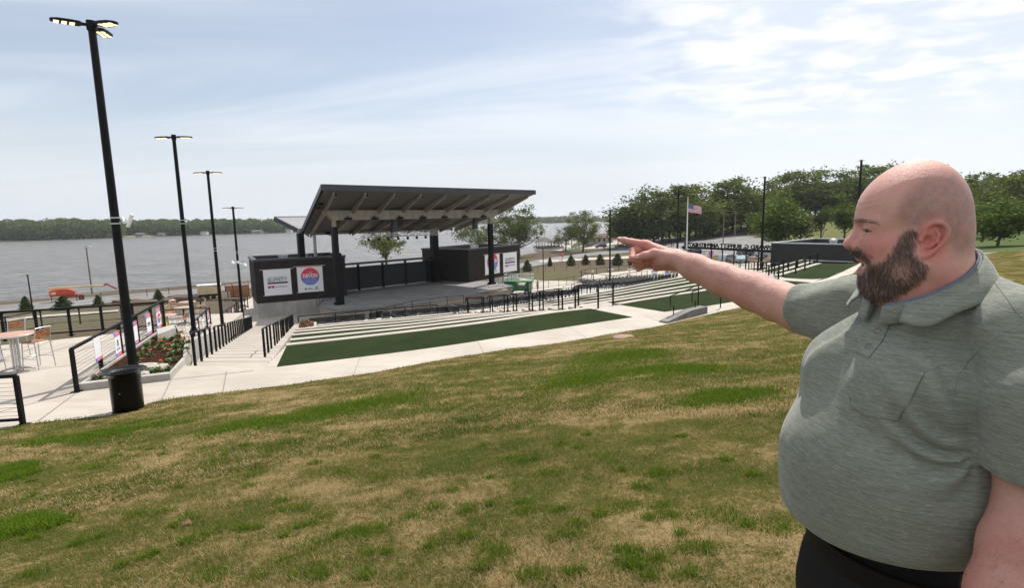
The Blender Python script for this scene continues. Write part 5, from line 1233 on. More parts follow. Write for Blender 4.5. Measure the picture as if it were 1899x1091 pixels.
# gate sign: a beam on posts carrying raised letters that face away from the bowl
gA, gB = W(1266, 458.5, -6.15), NLc+Vector((0, 0, -1.5))+bv*3; gA = Vector((gA.x, gA.y, -6.15)); gB.z = -6.15
gd_ = (gB-gA); gl = gd_.length; gd_.normalize()
gt = thing('gate_sign', 'long black entrance beam with raised letters seen mirrored from behind', 'sign', tuple(gA)); mb = MB(); mb.bar(gA, gB, .5, .38); mb.build('beam', 'black_metal', gt, True)
for k in range(8):
    p = gA.lerp(gB, .1+.12*k); mb = MB(); mb.bar(Vector((p.x, p.y, -10.8)), p-Vector((0, 0, .19)), .16, .16); mb.build('post', 'black_metal', gt, True)
mb = MB(); text_mb(mb, 'HOWARD G. BUFFETT AMPHITHEATER', .98, gB+Vector((0, 0, .24)), -gd_, (0, 0, 1), .12, .035, 'LEFT', gl*.99); mb.build('lettering', 'black_metal', gt, True)
for k, (x, lb) in enumerate(((1305.5, 'white lettered banner hanging under the gate beam'), (1318, 'white disc banner hanging under the gate beam'))):
    p = W(x, 477, -8.0); A_, B_ = p-Vector((.6, 0, 0)), p+Vector((.6, 0, 0)); small_banner(.5, 1.12, ('text', 'disc')[k], lb, A_, B_, 1.15, .0)
railing('railing', 'tall thin black fence of the entrance gate', [Vector((p.x, p.y, -10.6)) for p in (gA-gd_*2, gB)], 2.2, .07, every=2.6, wires=8)
railing('railing', 'black railing between the deck and the gate plaza', [W(1290, 505, -10.2), W(1350, 503, -9.8), W(1425, 505, -9.2)], 1.1, .07, every=2, wires=5)
mb = MB(); q = [W(1340, 507, -8.8), W(1430, 506, -8.4)]; mb.bar(q[0]-Vector((0, 0, .5)), q[1]-Vector((0, 0, .5)), .4, 1.3); tag(mb.build('low_wall', 'wall_concrete'), 'low grey wall along the turf beyond the forearm', 'wall')

# ================================================================ VEHICLES
def car(label, loc, rz, paint, L=4.6, w=1.85, h=1.5, kind='suv', name='car'):
    t = thing(name, label, 'car', tuple(loc), rz, None); k = h/1.5
    if kind == 'pickup': prof = [(-L/2, .45), (-L/2, .95), (-.3, .98), (-.25, 1.05), (.1, 1.62), (1.0, 1.62), (1.5, 1.1), (L/2-.15, 1.0), (L/2, .8), (L/2, .4)]
    elif kind == 'sedan': prof = [(-L/2, .4), (-L/2+.05, .95), (-L/2+.7, 1.0), (-1.0, 1.4), (.4, 1.42), (1.2, .98), (L/2-.2, .82), (L/2, .65), (L/2, .35)]
    else: prof = [(-L/2, .45), (-L/2+.05, 1.1), (-L/2+.3, 1.65), (-1.0, 1.74), (.4, 1.72), (1.15, 1.12), (L/2-.2, 1.0), (L/2, .8), (L/2, .4)]
    prof = [(x, z*k) for x, z in prof]; n = len(prof); zmid = 1.0*k; vs = []
    for s in (-1, 1):
        for x, z in prof: y = w/2*(1 if z <= zmid+.06 else 1-.16*(z-zmid)/(.7*k)); vs.append((x, s*y, z))
    vs += [(x, y*.0, z+.02) for x, y, z in vs[:n]]
    mb = MB(); mb.add(vs[:2*n], [tuple(range(n)), tuple(range(2*n-1, n-1, -1))]+[(i, n+i, n+(i+1) % n, (i+1) % n) for i in range(n)]); b = mb.build('body', paint, t, bevel=.05)
    top = [p for p in prof if p[1] > zmid+.2]
    mb = MB()
    for s in (-1, 1):
        xa, xb = min(p[0] for p in top), max(p[0] for p in top); zt_ = max(p[1] for p in prof); yb, yt = w/2+.012, w/2*(1-.13)+.008
        if kind == 'pickup': xa, xb = .0, .95
        mid = (xa+xb)/2
        for (a0_, a1_) in ((xa+.1, mid-.05), (mid+.05, xb)): mb.add([(a0_, s*yb, zmid+.08), (a1_+(.45 if a1_ == xb and kind != 'pickup' else .1), s*yb, zmid+.08), (a1_, s*yt, zt_-.14), (a0_+.1, s*yt, zt_-.14)], [(0, 1, 2, 3) if s < 0 else (3, 2, 1, 0)])
    f_ = [p for p in prof if p[0] > 0 and p[1] > zmid-.05*k]; f_ = sorted(f_, key=lambda p: -p[1]); a, b2 = f_[0], f_[1]
    mb.add([(a[0]+.04, -w*.40, a[1]-.02), (a[0]+.04, w*.40, a[1]-.02), (b2[0]+.02, w*.46, b2[1]+.03), (b2[0]+.02, -w*.46, b2[1]+.03)], [(0, 1, 2, 3)]); mb.build('window', 'glass_dark', t)
    for x in (-L*.31, L*.31):
        for s in (-1, 1):
            mb = MB(); mb.tube([(x, s*(w/2-.22), .34), (x, s*(w/2+.01), .34)], .34, 16); wh = mb.build('wheel', 'rubber', t); mb = MB(); mb.tube([(x, s*(w/2+.0), .34), (x, s*(w/2+.025), .34)], .2, 12); mb.build('rim', 'alu', wh)
    mb = MB()
    for s in (-1, 1): mb.box((L/2-.03, s*w*.36, .72*k), (.1, .34, .14)); mb.box((-L/2+.02, s*w*.42, .85*k), (.08, .16, .28))
    mb.build('headlight', 'alu', t); return t
for nm_, cc in (('paint_red', (0.12, 0.012, 0.014)), ('paint_black', (0.012, 0.013, 0.016)), ('paint_silver', (0.42, 0.45, 0.47)), ('paint_grey', (0.09, 0.095, 0.10)), ('paint_white', (0.72, 0.72, 0.72)), ('paint_blue', (0.25, 0.32, 0.36))): mat(nm_, cc, .22, .2, .03, 1, spec=.6)
def land_at(x, y, Y): p = P(x, y, Y); return Vector((p.x, p.y, ground(p.x, p.y)+.12))
car('dark red sport utility car parked near the lakeside pavilion', land_at(1114, 458, 215), R_(184), 'paint_red')
car('black car parked beyond the pointing fingertip', land_at(1151, 456, 205), R_(170), 'paint_black', kind='sedan')
CZ = -10.2
car('silver sport utility car, left one of the pair behind the gate', land_at(1352, 483, 112), R_(30), 'paint_silver')
car('pale blue silver sedan, right one of the pair behind the gate', land_at(1376, 484, 108), R_(60), 'paint_blue', kind='sedan', w=1.8)
car('dark grey sport utility car behind the gate posts', land_at(1386, 476, 125), R_(20), 'paint_grey', L=5)
car('silver car partly hidden by the black entrance building', land_at(1418, 478, 118), R_(25), 'paint_silver')
car('white pickup truck parked left of the mirrored lettering', land_at(1281, 452, 160), R_(5), 'paint_white', L=5.6, kind='pickup', name='pickup_truck')
car('black sport utility car left of the mirrored lettering in front of the pickup', land_at(1292, 456, 140), R_(10), 'paint_black')
# green scissor lift by the stage
p = W(963, 546, -11.5); d = SU; sl_ = thing('scissor_lift', 'green scissor lift with raised guard rails parked by the right end of the stage', 'lift', tuple(p), R_(-12))
mb = MB(); mb.box((0, 0, 1.0), (3.9, 1.7, .75)); mb.box((1.5, -.05, 1.45), (.9, 1.75, .7)); mb.box((-1.2, 0, 1.7), (2.0, 1.6, .3)); mb.box((-.9, 0, .72), (1.6, 1.5, .25)); mb.build('body', 'green_paint', sl_, bevel=.06)
for x in (-1.4, 1.35):
    for s in (-1, 1): mb = MB(); mb.tube([(x, s*.62, .42), (x, s*.98, .42)], .42, 18); wh = mb.build('wheel', 'rubber', sl_); mb = MB(); mb.tube([(x, s*.97, .42), (x, s*1.0, .42)], .22, 12); mb.build('rim', 'white_paint', wh)
mb = MB(); mb.box((0, 0, 2.0), (4.3, 1.75, .18)); pf = mb.build('platform', 'green_paint', sl_, bevel=.02)
mb = MB()
for z in (2.55, 3.1):
    for s in (-1, 1): mb.tube([(-2.1, s*.85, z), (2.1, s*.85, z)], .03, 6)
    for x in (-2.1, 2.1): mb.tube([(x, -.85, z), (x, .85, z)], .03, 6)
for x in (-2.1, -1.26, -.42, .42, 1.26, 2.1):
    for s in (-1, 1): mb.tube([(x, s*.85, 2.05), (x, s*.85, 3.1)], .028, 6)
mb.build('guard_rail', 'white_paint', pf)
mb = MB()
for x in (1.75, 2.05): mb.tube([(x, -.95, .5), (x, -.95, 2.0)], .035, 6)
for k in range(5): mb.tube([(1.75, -.95, .6+.32*k), (2.05, -.95, .6+.32*k)], .03, 6)
mb.build('ladder', 'white_paint', sl_)
mb = MB(); mb.box((.2, -.88, 1.95), (.9, .03, .2)); mb.build('label_plate', mat('lime_plate', (.35, .6, .03), .5), sl_)
# orange boom lift by the lake
p = P(138, 556, 95); bl_ = thing('boom_lift', 'orange and cream telescopic boom lift parked by the lake', 'boom lift', (p.x-.8, p.y, ground(p.x, p.y)), R_(38)); bl_.scale = (.72, .72, .86)
mb = MB(); mb.box((.6, 0, .95), (4.4, 1.3, .5)); mb.box((2.2, 0, .85), (1.1, 2.1, .3)); mb.box((-1.1, 0, .85), (1.1, 2.1, .3)); mb.build('chassis', 'red_paint', bl_, bevel=.06)
for x in (2.3, -1.1):
    for s in (-1, 1): mb = MB(); mb.tube([(x, s*.9, .55), (x, s*1.35, .55)], .56, 20); wh = mb.build('wheel', 'rubber', bl_); mb = MB(); mb.tube([(x, s*1.34, .55), (x, s*1.38, .55)], .26, 12); mb.build('rim', 'red_paint', wh)
mb = MB()
for s in (-1, 1):
    pr = [(-3.6, 1.25), (-3.7, 2.3), (-1.9, 2.6), (-.2, 2.55), (1.1, 2.05), (1.3, 1.55), (.8, 1.25)]; A_ = [(x, s*.4, z) for x, z in pr]; B_ = [(x, s*1.15, z) for x, z in pr]; n = len(pr)
    mb.add(A_+B_, [tuple(range(n)), tuple(range(2*n-1, n-1, -1))]+[(i, n+i, n+(i+1) % n, (i+1) % n) for i in range(n)])
mb.box((-1.4, 0, 1.3), (4.2, 2.2, .25)); mb.box((-3.3, 0, 1.8), (.7, 2.2, 1.0)); mb.build('turntable_hood', 'orange_paint', bl_, bevel=.03)
mb = MB(); mb.box((-2.9, -1.17, 1.85), (.9, .02, .5)); mb.build('decal', 'cream_paint', bl_)
mb = MB(); mb.box((.9, 0, 2.72), (9.4, .42, .46), M=Matrix.Rotation(R_(.6), 3, 'Y')); mb.box((6.0, 0, 2.62), (2.0, .5, .42)); mb.build('boom', 'cream_paint', bl_, bevel=.03)
mb = MB(); mb.bar((6.9, 0, 2.65), (7.6, 0, 2.95), .36, .4); mb.bar((7.5, 0, 2.95), (9.6, 0, 1.7), .3, .34); mb.build('jib', 'red_paint', bl_, bevel=.03)
mb = MB(); mb.box((10.9, 0, 1.3), (2.3, 1.0, .14)); bk = mb.build('basket', 'red_paint', bl_)
mb = MB()
for z in (1.85, 2.45):
    for s in (-.5, .5): mb.tube([(9.8, s, z), (12.0, s, z)], .035, 6)
    for x in (9.8, 12.0): mb.tube([(x, -.5, z), (x, .5, z)], .035, 6)
for x in (9.8, 10.5, 11.3, 12.0):
    for s in (-.5, .5): mb.tube([(x, s, 1.3), (x, s, 2.45)], .035, 6)
mb.box((10.0, 0, 2.2), (.35, .7, .8)); mb.build('guard_rail', 'galv', bk)
# trailer, cedar enclosure and site clutter by the stage wing
p = P(390, 552, 90); tr_ = thing('site_trailer', 'cream coloured box trailer standing between the second and third lamp posts', 'trailer', (p.x, p.y, ground(p.x, p.y)), R_(28))
mb = MB(); mb.box((0, 0, 1.65), (3.5, 1.9, 1.5)); mb.build('body', 'cream_paint', tr_, bevel=.04); mb = MB(); mb.box((0, 0, 2.43), (3.56, 1.96, .07)); mb.build('roof', 'white_paint', tr_)
mb = MB(); mb.box((0, 0, .72), (3.3, 1.7, .3)); mb.bar((-1.7, 0, .6), (-3.0, 0, .5), .12, .12); mb.build('chassis', 'black_metal', tr_)
for x in (-.4, .5): mb = MB(); mb.tube([(x, -.95, .36), (x, -.75, .36)], .36, 14); mb.build('wheel', 'rubber', tr_)
mb = MB(); mb.box((-2.6, -.2, .75), (1.6, .5, .35)); mb.tube([(-3.2, -.2, .95), (-2.0, -.2, .95)], .2, 10); tag(mb.build('tank', 'galv', tr_), None)
p = P(447, 547, 84); ce = thing('fence', 'brown cedar board screen beside the left stage wing', 'fence', (p.x, p.y, ground(p.x, p.y)+.4), R_(24))
for k in range(3):
    mb = MB()
    for j in range(8): mb.box((-1.55+1.1*k-.45+.125*j, 0, 1.1), (.115, .04, 1.9))
    mb.build('board_panel', 'cedar', ce)
for k in range(4): mb = MB(); mb.box((-2.12+1.09*k*1.0, .06, 1.1), (.1, .1, 2.15)); mb.build('post', 'black_metal', ce)
q = [P(405, 563, 78), P(415, 560, 78)]
for k in range(3):
    p = P(418, 572, 70)+Vector((.35*k, .2*k, 0)); mb = MB(); mb.bar(p+Vector((0, 0, -.6)), p+Vector((-.5, .5, 2.1)), .22, .05); tag(mb.build('plank', mat('pale_plank', (.45, .4, .32), .8)), ('nearest', 'middle', 'farthest')[k]+' pale plank leaning near the third lamp post', 'plank', 'leaning planks')
mb = MB(); p = W(302, 600, -5.2); mb.lathe((p.x, p.y, -6.1), [(.16, 0), (.19, .2), (.19, .9), (.15, 1.05), (.16, 1.25), (.13, 1.35), (0, 1.36)], 14); tag(mb.build('yellow_container', 'yellow_paint'), 'yellow container standing behind the end of the banner railing', 'container')
railing('railing', 'thin black shoreline fence along the lake road on the left', [Vector((p[0], p[1], ground(*p))) for p in (G(-60, 580, -13), G(100, 563, -13), G(200, 556, -13), G(330, 547, -12.9), G(430, 538, -12.8))], 1.3, .07, every=3.4, wires=6, top=.05, low=False)
railing('railing', 'thin black fence round the lawn right of the stage', [Vector((p[0], p[1], ground(*p))) for p in (G(968, 512, -11.8), G(1020, 503, -11.9), G(1090, 497, -11.8), G(1200, 495, -11.3))], 1.5, .06, every=3.2, wires=5, top=.04, low=False)
for k, (x, y, r) in enumerate(((262, 566, 1.8), (300, 561, 1.5), (440, 558, 1.4), (350, 556, 2.0), (235, 561, 1.2))):
    p = onland(x, y, -12.3); rock('dirt_mound', ['low brown dirt heap left of the second lamp post', 'low brown dirt heap behind the banner railing end', 'low brown dirt heap near the cedar screen', 'broad brown dirt heap beside the cream trailer', 'small brown dirt heap near the end of the white path'][k], p, (r*3.2, r*2, r*.9), 20+k, mat('dirt', DIRT, .95, 0, .3, 1.5, .6, 6, .1), 'dirt heap')

# ================================================================ TREES
def leafquads(C, s, rg, flat=.7):
    n = len(C); a = rg.normal(0, 1, (n, 3)); a[:, 2] *= flat; a /= np.linalg.norm(a, axis=1)[:, None]; b = rg.normal(0, 1, (n, 3)); b -= (b*a).sum(1)[:, None]*a; b /= np.linalg.norm(b, axis=1)[:, None]
    s = s*rg.uniform(.55, 1.3, n)[:, None]; V = np.stack([C-a*s, C-b*s*.55, C+a*s, C+b*s*.55], 1).reshape(-1, 3); return V, np.arange(4*n).reshape(n, 4)
def leafmat(name, c0, c1, c2):
    g = NT(name); isl = g.n('ShaderNodeNewGeometry').outputs['Random Per Island']; rnd = g.n('ShaderNodeObjectInfo').outputs['Random']
    k = g.noise(.35, 4, .6, g.pos(True)); c = g.mix(isl, c0, c1); c = g.mix(g.math('MULTIPLY', g.ramp(k, .42, .68), .8), c, c2); c = g.mix(g.math('MULTIPLY', rnd, .6), c, g.mix(.5, c, (0.17, 0.16, 0.04)))
    g.set(col=c, rough=.7, spec=.10)
    tr = g.n('ShaderNodeBsdfTranslucent'); g.l(g.mix(.5, c, (0.22, 0.32, 0.03)), tr.inputs[0]); mx = g.n('ShaderNodeMixShader'); mx.inputs[0].default_value = .16; g.l(g.b.outputs[0], mx.inputs[1]); g.l(tr.outputs[0], mx.inputs[2]); g.l(mx.outputs[0], g.o.inputs[0]); return g.m
leafmat('leaf_oak', (0.034, 0.056, 0.010), (0.105, 0.138, 0.022), (0.16, 0.18, 0.032))
leafmat('leaf_bright', (0.035, 0.07, 0.010), (0.085, 0.14, 0.018), (0.11, 0.16, 0.022))
leafmat('leaf_dark', (0.018, 0.032, 0.009), (0.05, 0.072, 0.018), (0.065, 0.09, 0.024))
leafmat('leaf_pale', (0.06, 0.075, 0.025), (0.12, 0.14, 0.05), (0.14, 0.155, 0.05))
leafmat('leaf_brown', (0.05, 0.035, 0.02), (0.10, 0.075, 0.045), (0.09, 0.08, 0.03))
leafmat('leaf_conifer', (0.012, 0.028, 0.01), (0.03, 0.055, 0.018), (0.035, 0.06, 0.02))
def tree(kind, seed, h=16.0, w=11.0, trunk=.30, leaf='leaf_oak', n=6500, ls=.40, clear=.15, limbs=10, clumps=62, cs=1.2, open_=0.0, name='tree'):
    """trunk and forking limbs that end inside the leaf clumps; crown = thousands of leaf-sized faces"""
    rg = np.random.default_rng(seed); t = bpy.data.objects.new(name, None); COL.objects.link(t); br = MB()
    z0 = h*clear; ctr = Vector((0, 0, h*(.5+clear*.5))); rz = h*(1-clear)*.5; lean = Vector((rg.uniform(-.03, .03), rg.uniform(-.03, .03), 0))*h
    top = Vector((0, 0, h*.55))+lean; br.tube([(0, 0, -.6), (0, 0, .2), tuple(Vector((0, 0, z0*.6))+lean*.3), tuple(Vector((0, 0, z0))+lean*.5), tuple(top), tuple(top+Vector((0, 0, h*.25)))], [trunk*1.5, trunk*1.05, trunk*.9, trunk*.8, trunk*.42, trunk*.12], 9)
    ends = []
    for k in range(limbs):
        a = 6.283*k/limbs+rg.uniform(-.4, .4); s0 = Vector((0, 0, z0*rg.uniform(.85, 1.9)))+lean*.6; s0.z = min(s0.z, h*.55); e = rg.uniform(.35, 1.15)
        d = Vector((math.cos(a)*math.cos(e)*w*.46, math.sin(a)*math.cos(e)*w*.46, math.sin(e)*rz*1.15)); m1 = s0+d*.4+Vector((0, 0, -.04*h)); m2 = s0+d*.8+Vector(rg.normal(0, .05, 3))*w
        br.tube([s0, m1, m2], [trunk*.45, trunk*.3, trunk*.12], 6, False); ends.append(m2)
        for j in range(4):
            q = m1.lerp(m2, rg.uniform(.1, .95)); f = q+Vector((rg.normal(0, .14)*w, rg.normal(0, .14)*w, rg.uniform(.0, .16)*h)); br.tube([q, q.lerp(f, .5)+Vector(rg.normal(0, .02, 3))*w, f], [trunk*.2, trunk*.12, trunk*.04], 5, False); ends.append(f)
    C = []
    for k in range(clumps):
        if k < len(ends): c = np.array(ends[k])
        else:
            u = rg.normal(0, 1, 3); u /= np.linalg.norm(u); rr = rg.uniform(.55, 1)**.6; c = np.array(ctr)+u*rr*np.array([w*.46, w*.46, rz])
        if kind == 'cone': f = 1-max(0, min(1, (c[2]-z0*.3)/(h-z0*.3))); c[0] *= .15+f*.95; c[1] *= .15+f*.95
        if kind == 'vase' and c[2] < h*.5: c[:2] *= .6
        if c[2] > h: c[2] = h*.97
        m = max(8, int(n/clumps*rg.uniform(.5, 1.5))); C.append(c+rg.normal(0, 1, (m, 3))*cs*np.array([1, 1, .62])*rg.uniform(.7, 1.25))
    C = np.concatenate(C); C = C[C[:, 2] > z0*.55]; V, F = leafquads(C, ls, rg)
    br.build('trunk', 'bark', t); np_mesh('crown', V, F, leaf, t); return t
PR = {'oak1': tree('r', 1), 'oak2': tree('r', 2, w=13, limbs=11, clumps=72), 'oak3': tree('vase', 3, h=18, w=10, leaf='leaf_oak', clumps=66), 'oak4': tree('r', 9, h=17, w=9.5, clumps=56, leaf='leaf_dark', cs=1.3, clear=.10), 'bright': tree('r', 4, h=9, w=9, leaf='leaf_bright', n=6500, ls=.28, clear=.17, clumps=70, cs=.85, trunk=.2),
      'dark': tree('cone', 5, h=15, w=9, leaf='leaf_dark', n=6000, clear=.1, clumps=60, cs=1.1), 'feather': tree('vase', 6, h=18, w=9, leaf='leaf_bright', n=5000, ls=.36, clumps=52, cs=1.1, clear=.2), 'brown': tree('cone', 7, h=12, w=8, leaf='leaf_brown', n=1500, ls=.28, clear=.2, clumps=40, cs=1.0),
      'spare': tree('cone', 8, h=14, w=7, leaf='leaf_dark', n=1500, ls=.3, clear=.25, clumps=40, cs=.7), 'sparse': tree('r', 12, h=15, w=14, leaf='leaf_pale', n=8000, ls=.27, clear=.20, clumps=85, cs=.85, limbs=11, trunk=.42), 'sparse2': tree('r', 14, h=12, w=13, leaf='leaf_pale', n=3600, ls=.24, clear=.2, clumps=60, cs=.7, limbs=9, trunk=.3)}
PR['lone'] = tree('r', 23, h=11, w=10, leaf='leaf_pale', n=3000, ls=.24, clear=.42, limbs=8, clumps=46, cs=.55, trunk=.34)
used = set(); HGT = {'lone': 11, 'oak1': 16, 'oak2': 16, 'oak3': 18, 'oak4': 17, 'bright': 9, 'dark': 15, 'feather': 18, 'brown': 12, 'spare': 14, 'sparse': 15, 'sparse2': 12}
def plant(kind, x, yb, yt, Y, label, wpx=None, group=None, base=None, cat='tree', name=None):
    """stands on the land at forward distance Y; its top reaches the pixel row yt"""
    b = P(x, yb, Y); z = (ground(b.x, b.y) if base is None else base); h = P(x, yt, Y).z-z; s = h/HGT[kind]; o = PR[kind]
    if kind in used: o = copy_tree(o)
    used.add(kind); o.location = (b.x, b.y, z); k = 1.0 if wpx is None else wpx
    o.scale = (s*k, s*k, s); o.rotation_euler = (0, 0, (x*1.7) % 6.28); tag(o, label, cat, group)
    if name: o.name = name
    return o
DS = {'lone': 'lone', 'oak1': 'mid green round crowned', 'oak2': 'broad spreading green', 'oak3': 'tall yellowish green', 'oak4': 'tall dark green', 'bright': 'bright green rounded', 'dark': 'dark evergreen', 'feather': 'feathery upright light green', 'brown': 'brown half bare', 'spare': 'thin dark half bare', 'sparse': 'open crowned', 'sparse2': 'thin leaved'}
FOREST = [('dark', 1163, 432, 368, 215), ('oak4', 1180, 430, 357, 210), ('dark', 1196, 428, 352, 215), ('oak4', 1213, 426, 350, 205), ('oak2', 1228, 424, 341, 220), ('oak4', 1243, 424, 341, 210), ('oak3', 1262, 424, 343, 215), ('oak1', 1278, 424, 339, 205), ('oak4', 1290, 422, 337, 225),
          ('oak2', 1306, 420, 352, 210), ('oak1', 1322, 420, 350, 230), ('oak4', 1338, 420, 347, 215), ('oak3', 1357, 424, 329, 215), ('oak1', 1374, 418, 344, 235), ('oak4', 1388, 418, 345, 220), ('oak2', 1402, 418, 328, 210), ('oak4', 1421, 414, 338, 225), ('oak1', 1440, 410, 326, 230), ('feather', 1455, 410, 322, 245), ('oak3', 1472, 408, 316, 225), ('oak2', 1492, 408, 312, 235), ('oak1', 1510, 408, 315, 225),
          ('oak2', 1526, 408, 310, 240), ('feather', 1543, 408, 313, 225), ('oak4', 1556, 408, 317, 215), ('feather', 1572, 408, 308, 230), ('feather', 1590, 408, 305, 215), ('oak3', 1606, 408, 305, 225), ('feather', 1623, 408, 300, 215), ('feather', 1645, 408, 299, 220), ('oak1', 1668, 408, 301, 210), ('oak2', 1690, 408, 297, 200), ('feather', 1715, 408, 302, 200), ('oak1', 1745, 408, 306, 190), ('oak2', 1775, 408, 318, 180),
          ('oak4', 1810, 410, 326, 150), ('oak2', 1832, 412, 332, 140), ('oak1', 1856, 412, 326, 135), ('oak3', 1878, 412, 322, 130), ('oak2', 1900, 412, 316, 135), ('oak1', 1930, 412, 312, 130), ('oak4', 1965, 412, 316, 130), ('oak1', 1825, 430, 350, 110), ('dark', 1845, 430, 345, 115),
          ('oak4', 1275, 415, 358, 260), ('oak4', 1345, 412, 360, 265), ('oak4', 1400, 408, 352, 270), ('oak4', 1450, 404, 345, 270), ('oak4', 1500, 402, 340, 280), ('oak4', 1550, 402, 335, 280), ('oak4', 1600, 402, 330, 280), ('dark', 1425, 425, 375, 185), ('dark', 1312, 424, 385, 195)]
for i, (k, x, yb, yt, Y) in enumerate(FOREST):
    wh = 'at the left end of the wooded hill by the lake' if x < 1215 else 'around the flagpole' if x < 1310 else 'between flagpole and floodlight mast' if x < 1408 else 'behind the black entrance building' if x < 1560 else 'behind the bald head' if x < 1800 else 'at the right frame edge behind the collar'
    lb = f'{DS[k]} tree {wh}'; plant(k, x, yb, yt, Y, lb, group=f'{DS[k]}s {wh}', wpx=1.38)
plant('bright', 1449, 437, 367, 132, 'round bright green young tree on the grass left of the brown tree', 1.05)
plant('brown', 1486, 438, 378, 130, 'brown half bare tree above the black entrance building', 1.0)
plant('spare', 1523, 438, 372, 125, 'thin dark half bare conifer above the black entrance building', .9)
plant('feather', 1566, 436, 350, 125, 'light green leafy tree just left of the forehead', 1.1)
plant('bright', 1850, 456, 370, 80, 'large round bright green tree at the right frame edge', 1.35)
plant('dark', 1806, 455, 365, 100, 'dark evergreen just right of the back of the head', .8)
plant('oak2', 1146, 437, 400, 230, 'small pale tree at the water left of the wooded hill', 1.0)
plant('sparse', 962, 462, 378, 190, 'open crowned waterside tree right of the stage roof', 1.0, base=-13.4)
plant('sparse2', 888, 466, 398, 185, 'thin leaved waterside tree behind the right stage column', 1.25, base=-13.4)
plant('sparse', 1081, 468, 389, 195, 'open crowned tree between gazebo and lamp post', .92)
plant('sparse2', 1049, 467, 418, 205, 'small thin leaved tree beside the gazebo', 1.1)
plant('lone', 716, 490, 422, 120, 'dark branched tree behind the open stage back', .9, base=-13.2)
def shrub(seed, h=2.0, w=1.3):
    rg = np.random.default_rng(seed); t = bpy.data.objects.new('conifer_shrub', None); COL.objects.link(t); br = MB(); br.tube([(0, 0, -.2), (0, 0, h*.9)], [.05, .01], 6); br.build('trunk', 'bark', t)
    z = rg.uniform(.03, 1, 2600)**1.2; a = rg.uniform(0, 6.283, 2600); r = w*.5*np.sqrt(rg.uniform(.1, 1.25, 2600))*np.minimum(1, .55+z*2.2)*np.clip(1.02-z, .02, 1)**.55*(1+.22*np.sin(a*3+z*13+seed)+.15*np.sin(a*7-z*25)); C = np.stack([r*np.cos(a), r*np.sin(a), z*h*(1+.10*np.sin(a*4+1))], -1); V, F = leafquads(C, .085, rg, 1.2); np_mesh('foliage', V, F, 'leaf_conifer', t); return t
SH = [shrub(1), shrub(2, 2.0, 1.6)]; us2 = set()
for i, (x, yb, yt, k, wd, lb) in enumerate(((49, 578, 552, 0, 1.2, 'young conifer just left of the small lamp post at the far left'), (118, 575, 551, 1, 1.6, 'broad young conifer in front of the orange boom lift'), (183, 569, 549, 1, 1.1, 'young conifer right of the orange boom lift'), (295, 562, 539, 1, 1.1, 'young conifer above the end of the banner railing'), (236, 566, 545, 0, 1.1, 'young conifer hidden behind the nearest lamp post'),
        (978, 504, 484, 1, 1.2, 'young conifer nearest the right stage wing'), (1020, 494, 478, 0, .9, 'slim young conifer second from the stage wing in the right row'), (1059, 493, 475, 1, 1.25, 'young conifer left of the open crowned tree trunk'), (1086, 491, 474, 1, 1.2, 'young conifer below the open crowned tree'), (1113, 491, 473, 1, 1.25, 'young conifer just left of the deck lamp post'), (1145, 492, 472, 1, 1.4, 'young conifer just right of the deck lamp post'), (1172, 492, 474, 1, 1.2, 'young conifer left of the curled fingers'))):
    p = onland(x, yb, -12.2); h = P(x, yt, p.y).z-p.z; o = SH[k]
    if k in us2: o = copy_tree(o)
    us2.add(k); o.location = p; s = h/2.0; o.scale = (s*wd, s*wd, s); o.rotation_euler = (0, 0, i); tag(o, lb, 'shrub', 'young conifers planted round the bowl')

# ================================================================ FAR SHORE
def shore(name, pts, tops, label, n, leaf, ls, depth, seed, rad=(6, 10)):
    rg = np.random.default_rng(seed); C = []; pts = resample(pts, 200); k_ = len(pts); hs = np.interp(np.linspace(0, 1, k_), np.linspace(0, 1, len(tops)), tops)
    for i in range(n):
        t = rg.uniform(0, k_-1.001); j = int(t); p = pts[j].lerp(pts[j+1], t-j); dep = rg.uniform(0, 1)**1.3*depth; d = Vector((p.x, p.y, 0)).normalized(); q = p+d*dep
        H = hs[j]*(rg.uniform(.72, 1.05))*(.8+.2*min(1, dep/(depth*.4)+.1)); r = rg.uniform(*rad); m = 150; u = rg.normal(0, 1, (m, 3)); u /= np.linalg.norm(u, axis=1)[:, None]; u *= rg.uniform(.75, 1.05, (m, 1))
        C.append(np.array([q.x, q.y, LAKE+H-r*.8])+u*np.array([r, r, r*.8]))
        m = 60; c2 = np.stack([q.x+rg.normal(0, r*.6, m), q.y+rg.normal(0, r*.6, m), LAKE+rg.uniform(0, max(1, H-r), m)], -1); C.append(c2)
    C = np.concatenate(C); C = C[C[:, 2] > LAKE]; V, F = leafquads(C, ls, rg); return tag(np_mesh(name, V, F, leaf), label, 'woods', kind='stuff')
leafmat('leaf_far', (0.045, 0.075, 0.025), (0.085, 0.125, 0.045), (0.10, 0.13, 0.05))
def lw(x, y): return W(x, y, LAKE)
s1 = [lw(-120, 450.5), lw(0, 447.5), lw(75, 446), lw(148, 443.5), lw(225, 441)]
s2 = [lw(215, 440.3), lw(316, 437.6), lw(420, 434.5), lw(520, 432), lw(560, 430)]
s3 = [lw(560, 421.5), lw(700, 418), lw(900, 415.5), lw(1010, 414), lw(1130, 412.5), lw(1300, 411)]
def tops(s, ys, xs_): return [P(x, y, lw(x, yb).y).z-LAKE for (x, yb), y in zip(s, ys)]
shore('far_woods', s1, [P(x, y, p.y).z-LAKE for x, y, p in zip((-120, 0, 75, 148, 225), (411, 407.5, 406, 404.5, 407), s1)], 'dense green woods on the near promontory across the lake at the left', 420, 'leaf_far', 1.5, 90, 41)
shore('far_woods', s2, [P(x, y, p.y).z-LAKE for x, y, p in zip((215, 316, 420, 520, 560), (405, 406, 405, 405.5, 409), s2)], 'green woods with a few houses on the opposite shore left of the stage', 300, 'leaf_far', 1.6, 130, 42, (6, 9))
